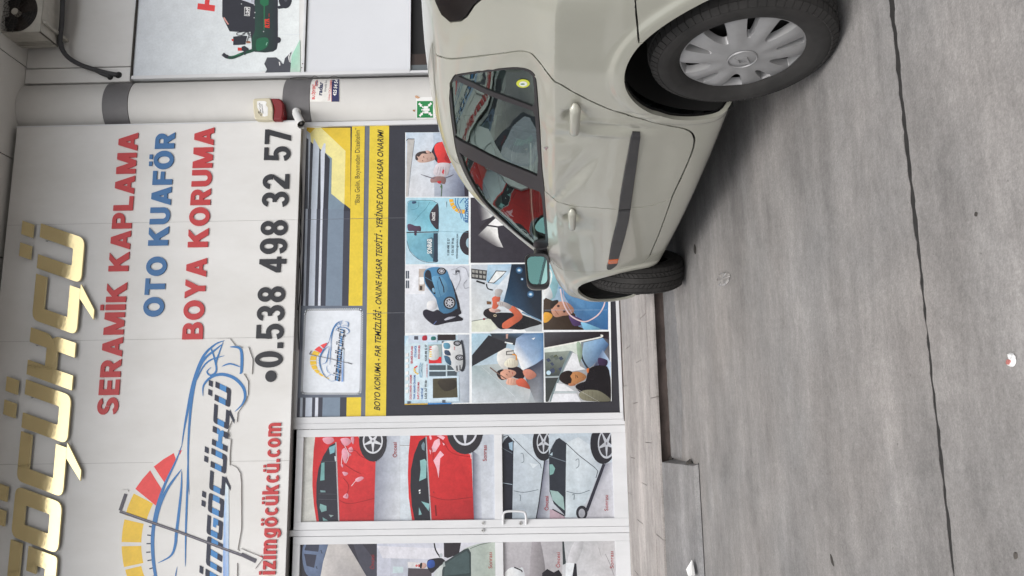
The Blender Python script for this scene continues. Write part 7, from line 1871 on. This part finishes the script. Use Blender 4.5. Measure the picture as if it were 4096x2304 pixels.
# wheels
def lathe(prof, n=64, ax='y'):
    v = []; f = []
    for y, r in prof:
        for k in range(n): v.append((r*math.cos(2*math.pi*k/n), y, r*math.sin(2*math.pi*k/n)))
    for i in range(len(prof)-1):
        for k in range(n): f.append((i*n+k, (i+1)*n+k, (i+1)*n+(k+1) % n, i*n+(k+1) % n))
    return v, f
tp = [(-.072, .195), (-.088, .215), (-.093, .245), (-.088, .278), (-.078, .291), (-.06, .2955), (0, .2965), (.06, .2955), (.078, .291), (.086, .280), (.0905, .268), (.0915, .266), (.0925, .255), (.0935, .240), (.0925, .238), (.089, .220), (.080, .208), (.072, .200), (.06, .198)]
v, f = lathe(tp, 72); tyre_me = None
def tread_mesh():
    b = MB(); n = 66
    rows = [(-.074, -.050), (-.046, -.020), (-.016, .016), (.020, .046), (.050, .074)]
    for ri, (y0, y1) in enumerate(rows):
        for k in range(n):
            a0 = 2*math.pi*(k+.06+.5*(ri % 2))/n; a1 = 2*math.pi*(k+.90+.5*(ri % 2))/n
            if ri == 2: a0, a1 = 2*math.pi*(k-.02)/n, 2*math.pi*(k+1.0)/n
            sk = (0, .35, 0, -.35, 0)[ri]*2*math.pi/n*2
            vs = []
            for r_ in (.290, .3035):
                for y, a in ((y0, a0), (y1, a0+sk), (y1, a1+sk), (y0, a1)):
                    rr = r_-(.004 if ri in (0, 4) and r_ > .3 else 0)-(.006 if (y in (-.074, .074) and r_ > .3) else 0); vs.append((rr*math.cos(a), y, rr*math.sin(a)))
            b.add(vs, [(4, 5, 6, 7), (0, 1, 5, 4), (1, 2, 6, 5), (2, 3, 7, 6), (3, 0, 4, 7)])
    # shoulder lugs reaching over the edge of the sidewall
    for k in range(n):
        for s in (1, -1):
            a0 = 2*math.pi*(k+.06)/n; a1 = 2*math.pi*(k+.86)/n; vs = []
            for (y, r0, r1) in ((.076, .286, .2960), (.0895, .272, .2755)):
                for a in (a0, a1): vs += [(r0*math.cos(a), s*y, r0*math.sin(a)), (r1*math.cos(a), s*(y+.0014), r1*math.sin(a))]
            b.add(vs, [(0, 2, 3, 1), (4, 5, 7, 6), (1, 3, 7, 5), (0, 1, 5, 4), (2, 6, 7, 3)])
    me = bpy.data.meshes.new('tread'); me.from_pydata(b.v, [], b.f); me.materials.append(MATS['tyre'])
    bm = bmesh.new(); bm.from_mesh(me); bmesh.ops.recalc_face_normals(bm, faces=bm.faces); bm.to_mesh(me); bm.free(); return me
# hub cap: dished disc with ten cut openings whose edges fall inwards
def cover_mesh():
    Rc = .210; P_ = []; E_ = []
    def zc(r): return .012*math.cos(min(1, r/Rc)*1.5)-.012*(r/Rc)**4+(.004 if r < .03 else 0)
    def loop(L):
        k = len(P_); P_.extend(L); E_.extend([(k+i, k+(i+1) % len(L)) for i in range(len(L))])
    loop([(Rc*math.cos(a), Rc*math.sin(a)) for a in np.linspace(0, 2*math.pi, 90, endpoint=False)])
    holes = []
    for k in range(5):
        c = 2*math.pi*k/5+math.radians(18)
        for kind, da in (('w', 0.), ('n', math.radians(36))):
            if kind == 'w':     # broad opening narrowing to the hub
                q = [(.100, 0), (.108, -.11), (.135, -.175), (.186, -.20), (.196, -.15), (.196, .13), (.190, .17), (.135, .13), (.108, .07)]
            else:
                q = [(.108, 0), (.118, -.07), (.186, -.10), (.194, -.07), (.194, .06), (.186, .09), (.118, .06)]
            H_ = [(r_*math.cos(c+da+t*(1 if kind == 'w' else 1)), r_*math.sin(c+da+t)) for r_, t in q]
            H_ = [tuple(p) for p in catmull(H_, 3)]; holes.append(H_); loop(H_)
    for r_ in np.linspace(.012, Rc-.008, 16):
        n = int(2*math.pi*r_/.012)+4
        for k in range(n): P_.append((r_*math.cos(2*math.pi*k/n), r_*math.sin(2*math.pi*k/n)))
    v2, _, f2, _, _, _ = delaunay_2d_cdt([Vector(p) for p in P_], E_, [], 0, 1e-6)
    V_ = np.array([(a[0], a[1]) for a in v2]); F_ = np.array([tuple(q) for q in f2]); C_ = V_[F_].mean(1)
    ok = np.hypot(C_[:, 0], C_[:, 1]) < Rc
    for H_ in holes: ok &= ~inside(H_, C_)
    F_ = F_[ok]
    def dep(r_, th):
        # blades: slightly crowned between openings
        return zc(r_)+.0035*math.cos(10*(th-math.radians(18)-math.radians(18)))*min(1, max(0, (r_-.06)/.06))*min(1, max(0, (Rc-r_)/.03))
    vs = [(a, dep(math.hypot(a, b), math.atan2(b, a)), b) for a, b in V_]; fs = [tuple(int(i) for i in t) for t in F_]
    for H_ in holes:
        k = len(vs); c = np.mean(H_, 0)
        for p in H_:
            q = np.array(p)+(c-np.array(p))*.0; vs.append((q[0], dep(math.hypot(*p), math.atan2(p[1], p[0])), q[1]))
        for p in H_:
            q = np.array(p)+(c-np.array(p))*.2; vs.append((q[0], dep(math.hypot(*p), math.atan2(p[1], p[0]))-.024, q[1]))
        n = len(H_); fs += [(k+i, k+(i+1) % n, k+n+(i+1) % n, k+n+i) for i in range(n)]
    # outer lip
    k = len(vs); n = 90
    for r_, y_ in ((Rc, dep(Rc, 0)), (Rc+.003, dep(Rc, 0)-.002), (Rc+.001, dep(Rc, 0)-.016)):
        for a in np.linspace(0, 2*math.pi, n, endpoint=False): vs.append((r_*math.cos(a), y_, r_*math.sin(a)))
    for i in range(2):
        for j in range(n): fs.append((k+i*n+j, k+i*n+(j+1) % n, k+(i+1)*n+(j+1) % n, k+(i+1)*n+j))
    me = bpy.data.meshes.new('wheel_cover'); me.from_pydata(vs, [], fs); me.materials.append(MATS['wheel_silver'])
    bm = bmesh.new(); bm.from_mesh(me); bmesh.ops.remove_doubles(bm, verts=bm.verts, dist=2e-5); bmesh.ops.recalc_face_normals(bm, faces=bm.faces)
    up = sum(f_.normal.y*f_.calc_area() for f_ in bm.faces)
    if up < 0: bmesh.ops.reverse_faces(bm, faces=bm.faces)
    bm.to_mesh(me); bm.free()
    me.polygons.foreach_set('use_smooth', [True]*len(me.polygons))
    try: me.set_sharp_from_angle(angle=math.radians(35))
    except Exception: pass
    return me
ty = bpy.data.meshes.new('tyre'); ty.from_pydata(v, [], f); ty.materials.append(MATS['tyre']); ty.polygons.foreach_set('use_smooth', [True]*len(f))
bm = bmesh.new(); bm.from_mesh(ty); bmesh.ops.recalc_face_normals(bm, faces=bm.faces); bm.to_mesh(ty); bm.free()
TRM, CVM = tread_mesh(), cover_mesh()
dk_v, dk_f = lathe([(-.06, .198), (.02, .195), (.035, .16), (.028, .08), (.035, .001)], 40)
rim_me = bpy.data.meshes.new('steel_rim'); rim_me.from_pydata(dk_v, [], dk_f); rim_me.materials.append(MATS['wheel_dark'])
def diamond():
    # rhombus emblem in relief on the hub: outer band and inner one, in two offset halves
    b = MB()
    def band(pts, w, y0, y1):
        pts = [np.array(p) for p in pts]; n = len(pts); c = np.mean(pts, 0)
        inn = [c+(p-c)*(1-w) for p in pts]
        vs = [(p[0], y0, p[1]) for p in pts]+[(p[0], y1, p[1]) for p in pts]+[(p[0], y1, p[1]) for p in inn]+[(p[0], y0, p[1]) for p in inn]
        fs = []
        for i in range(n):
            j = (i+1) % n; fs += [(i, j, n+j, n+i), (n+i, n+j, 2*n+j, 2*n+i), (2*n+i, 2*n+j, 3*n+j, 3*n+i)]
        b.add(vs, fs)
    band([(0, .034), (.0215, 0), (0, -.034), (-.0215, 0)], .42, .010, .021)
    me = bpy.data.meshes.new('emblem'); me.from_pydata(b.v, [], b.f); me.materials.append(MATS['wheel_silver'])
    bm = bmesh.new(); bm.from_mesh(me); bmesh.ops.recalc_face_normals(bm, faces=bm.faces); bm.to_mesh(me); bm.free(); return me
EMB = diamond()
rng_v, rng_f = lathe([(.0150, .049), (.0185, .0465), (.0150, .044)], 40)
RNG = bpy.data.meshes.new('hub_ring'); RNG.from_pydata([(a, y-.002, c) for a, y, c in rng_v], [], rng_f); RNG.materials.append(MATS['wheel_silver'])
def wheel3(x, side, steer=0., spin=0.):
    w = bpy.data.objects.new('wheel', ty); link(w, car); w.location = (x, side*.735, .3005)
    w.rotation_euler = (0, 0, steer+(math.pi if side < 0 else 0))
    t = link(bpy.data.objects.new('tread', TRM), w); t['kind'] = 'stuff'
    link(bpy.data.objects.new('steel_rim', rim_me), w)
    c = link(bpy.data.objects.new('wheel_cover', CVM), w); c.location = (0, .078, 0); c.rotation_euler = (0, spin, 0)
    e = link(bpy.data.objects.new('emblem', EMB), w); e.location = (0, .0785, 0); e.rotation_euler = (0, spin*0-.5, 0)
    h = link(bpy.data.objects.new('hub_ring', RNG), w); h.location = (0, .078, 0)
    return w
wheel3(0, 1, 0, .38); wheel3(0, -1)
ST = -math.radians(31)
wheel3(2.575, 1, ST); wheel3(2.575, -1, ST)

# door handles on the left, seated in their dishes
def car_inv3(px, py, lift=0.):
    x, s = inv(px, py); return Psurf(x, s)+Pn(x, s)*FLIP*lift
def handle(par, a, b):
    A = car_inv3(*a); Bq = car_inv3(*b); d = Bq-A; L = np.linalg.norm(d); d /= L
    up = np.array([0, 0, 1.]); out = np.array([0, 1., 0]); N_ = 15
    v = []; f = []; n = 12
    for i in range(N_+1):
        t = i/N_; lift = .012+.024*math.sin(math.pi*min(1, max(0, t)))**.45
        w_ = .0205*(1-.15*t)*(1 if 0 < i < N_ else .3); th = .013*(1 if 0 < i < N_ else .2)
        c = A+d*L*t; c = np.array([c[0], max(A[1], Bq[1])+lift-.006, c[2]])
        for k in range(n):
            an = 2*math.pi*k/n; v.append(tuple(c+up*w_*math.cos(an)+out*th*math.sin(an)))
    for i in range(N_):
        for k in range(n): f.append((i*n+k, i*n+(k+1) % n, (i+1)*n+(k+1) % n, (i+1)*n+k))
    f += [tuple(range(n))[::-1], tuple(N_*n+k for k in range(n))]
    o = mesh('door_handle', v, f, 'car_paint', par, smooth=True); bm = bmesh.new(); bm.from_mesh(o.data); bmesh.ops.recalc_face_normals(bm, faces=bm.faces); bm.to_mesh(o.data); bm.free()
handle(DR, (2300, 404), (2296, 524)); handle(DF, (2288, 832), (2287, 905))
# rub strips and side reflector
def strip(par, name, m, pts, th=.011):
    Q = [inv(*p) for p in pts]; c = np.mean(Q, 0); V_ = []; n = len(Q)
    for k, lift in ((1, -.001), (1, th*.6), (.97, th), ):
        for x, s in Q:
            if k != 1: p = np.array([x, s]); cc_ = c.copy(); cc_[0] = p[0]+(c[0]-p[0])*.2; p = p+(cc_-p)*(1-k)*4; x2, s2 = float(p[0]), float(p[1])
            else: x2, s2 = x, s
            V_.append(tuple(Psurf(x2, s2)+np.array([0, lift, 0])))
    F_ = [(r*n+i, r*n+(i+1) % n, (r+1)*n+(i+1) % n, (r+1)*n+i) for r in range(2) for i in range(n)]
    h = n//2
    F_ += [(2*n+i, 2*n+i+1, 2*n+n-2-i, 2*n+n-1-i) for i in range(h-1)]
    o = mesh(name, V_, F_, m, par); bm = bmesh.new(); bm.from_mesh(o.data); bmesh.ops.recalc_face_normals(bm, faces=bm.faces); bm.to_mesh(o.data); bm.free(); return o
def two(Z, up, lo):
    """edge lists rear to front -> closed strip outline with opposite points"""
    return [zp(Z, p) for p in up]+[zp(Z, p) for p in lo[::-1]]
strip(DR, 'rub_strip', 'strip_grey', two('8', [(873, 206), (862, 240), (845, 330), (826, 430), (806, 540), (790, 640), (781, 714)], [(922, 208), (924, 240), (912, 330), (900, 420), (886, 520), (872, 620), (861, 708)]))
strip(DF, 'rub_strip', 'strip_grey', two('8', [(781, 722), (768, 800), (748, 880), (730, 960), (716, 1044)], [(860, 716), (846, 800), (824, 890), (802, 970), (781, 1038)]))
strip(DF, 'side_reflector', 'orange_lens', two('8', [(716, 1046), (714, 1056), (712, 1070)], [(781, 1040), (778, 1052), (776, 1064)]), .012)
strip(DF, 'rub_strip_tip', 'strip_grey', two('8', [(712, 1071), (704, 1094), (703, 1105), (712, 1110)], [(776, 1066), (770, 1082), (750, 1096), (730, 1108)]), .010)
# torn nick on the belt line
q = [inv(*zp('8', p)) for p in ((285, 312), (298, 309), (312, 306), (322, 312), (312, 320), (304, 332), (298, 322))]
nk = mesh('paint_nick', [tuple(Psurf(x, s)+Pn(x, s)*FLIP*.0012) for x, s in q], [tuple(range(len(q)))], 'steel', DR)
# door mirror
def cm3(px, py, yl):
    d = raydir(px, py); t = (yl+(CARO@LYV))/(d@LYV-0) if False else ((CARO-CAMP)@LYV+yl)/(d@LYV)
    w = CAMP+d*t-CARO; return np.array([w@FXV, w@LYV, w[2]])
mc = cm3(2148, 1080, .93)
mx, mz = mc[0], mc[2]
print('mirror', mc, 'dish', dish, 'flip', FLIP)
def mirror_housing(m_, parent, name, sy, sz, x0, x1, round_=.045, n=24):
    v = []; f = []; cy, cz = mc[1], mz
    ring = rpoly([(-sy, -sz, round_), (sy, -sz, round_), (sy, sz*.8, round_), (-sy, sz, round_)])
    prof = [(x0, 1.0), (x0+.012, 1.05), (x0+.05, 1.04), (x0+.085, .93), (x0+.115, .70), (x0+.128, .35)]
    for x, k in prof:
        for a, b in ring: v.append((x, cy+a*k, cz+b*k))
    n = len(ring)
    for i in range(len(prof)-1):
        for k in range(n): f.append((i*n+k, i*n+(k+1) % n, (i+1)*n+(k+1) % n, (i+1)*n+k))
    f.append(tuple((len(prof)-1)*n+k for k in range(n)))
    o = mesh(name, v, f, m_, parent, smooth=True); bm = bmesh.new(); bm.from_mesh(o.data); bmesh.ops.recalc_face_normals(bm, faces=bm.faces); bm.to_mesh(o.data); bm.free(); return o, ring
SY, SZ = .098, .068
o, ring = mirror_housing('trim_black', DF, 'door_mirror', SY, SZ, mx, mx)
# reflecting glass, turned a little inwards, and the painted cap
mg = mesh('mirror_glass', [(mx+.006+.035*(b)*.0-.10*(a)*.0, mc[1]+a*.84, mz+b*.84) for a, b in ring], [tuple(range(len(ring)))], 'mirror', DF)
bev = mesh('mirror_bezel', [(mx+.001, mc[1]+a*1.0, mz+b*1.0) for a, b in ring]+[(mx+.0055, mc[1]+a*.85, mz+b*.85) for a, b in ring], [(i, (i+1) % len(ring), len(ring)+(i+1) % len(ring), len(ring)+i) for i in range(len(ring))], 'trim_black', DF)
v = []; f = []; n = len(ring)
for x, k in ((mx+.040, 1.056), (mx+.055, 1.05), (mx+.088, .95), (mx+.119, .72), (mx+.133, .36)):
    for a, b in ring: v.append((x, mc[1]+a*k, mz+b*k))
for i in range(4):
    for k in range(n): f.append((i*n+k, i*n+(k+1) % n, (i+1)*n+(k+1) % n, (i+1)*n+k))
f.append(tuple(4*n+k for k in range(n)))
o = mesh('mirror_cap', v, f, 'car_paint', DF, smooth=True); bm = bmesh.new(); bm.from_mesh(o.data); bmesh.ops.recalc_face_normals(bm, faces=bm.faces); bm.to_mesh(o.data); bm.free()
b0 = Psurf(2.03, 5.9)
MB().tube([(2.06, .77, .925), (mx+.06, .84, .935), (mx+.05, mc[1]-.06, mz-.01)], [.045, .036, .03], 12).build('mirror_arm', 'trim_black', DF, smooth=True)
q = [Psurf(x, s)+Pn(x, s)*FLIP*.004 for x, s in ((1.93, 5.08), (2.19, 5.12), (2.17, 5.9), (2.10, 6.7), (2.03, 7.05), (1.99, 6.6), (1.97, 5.9))]
mesh('mirror_base', [tuple(p) for p in q]+[tuple(p-np.array([0, .015, 0])) for p in q], [tuple(range(7))]+[(i, (i+1) % 7, 7+(i+1) % 7, 7+i) for i in range(7)], 'trim_black', DF)
# stickers on the quarter glass
def sticker(name, c, rx, ry, m_, par, lab_=None, lift=-.003):
    v = []; n = 26
    for k in range(n):
        a = 2*math.pi*k/n; x, s = inv(c[0]+rx*math.cos(a), c[1]+ry*math.sin(a)); v.append(tuple(Psurf(x, s)+Pn(x, s)*FLIP*lift))
    return mesh(name, v, [tuple(range(n))], m_, par)
sticker('sticker', (2091, 337), 27, 17, 'sticker_yellow', DR); sticker('sticker_centre', (2092, 338), 16, 10, 'white_paper', DR, lift=-.0022); sticker('sticker_mark', (2090, 338), 9, 3, 'sticker_green', DR, lift=-.0016)
for o_ in (nk,):
    pass
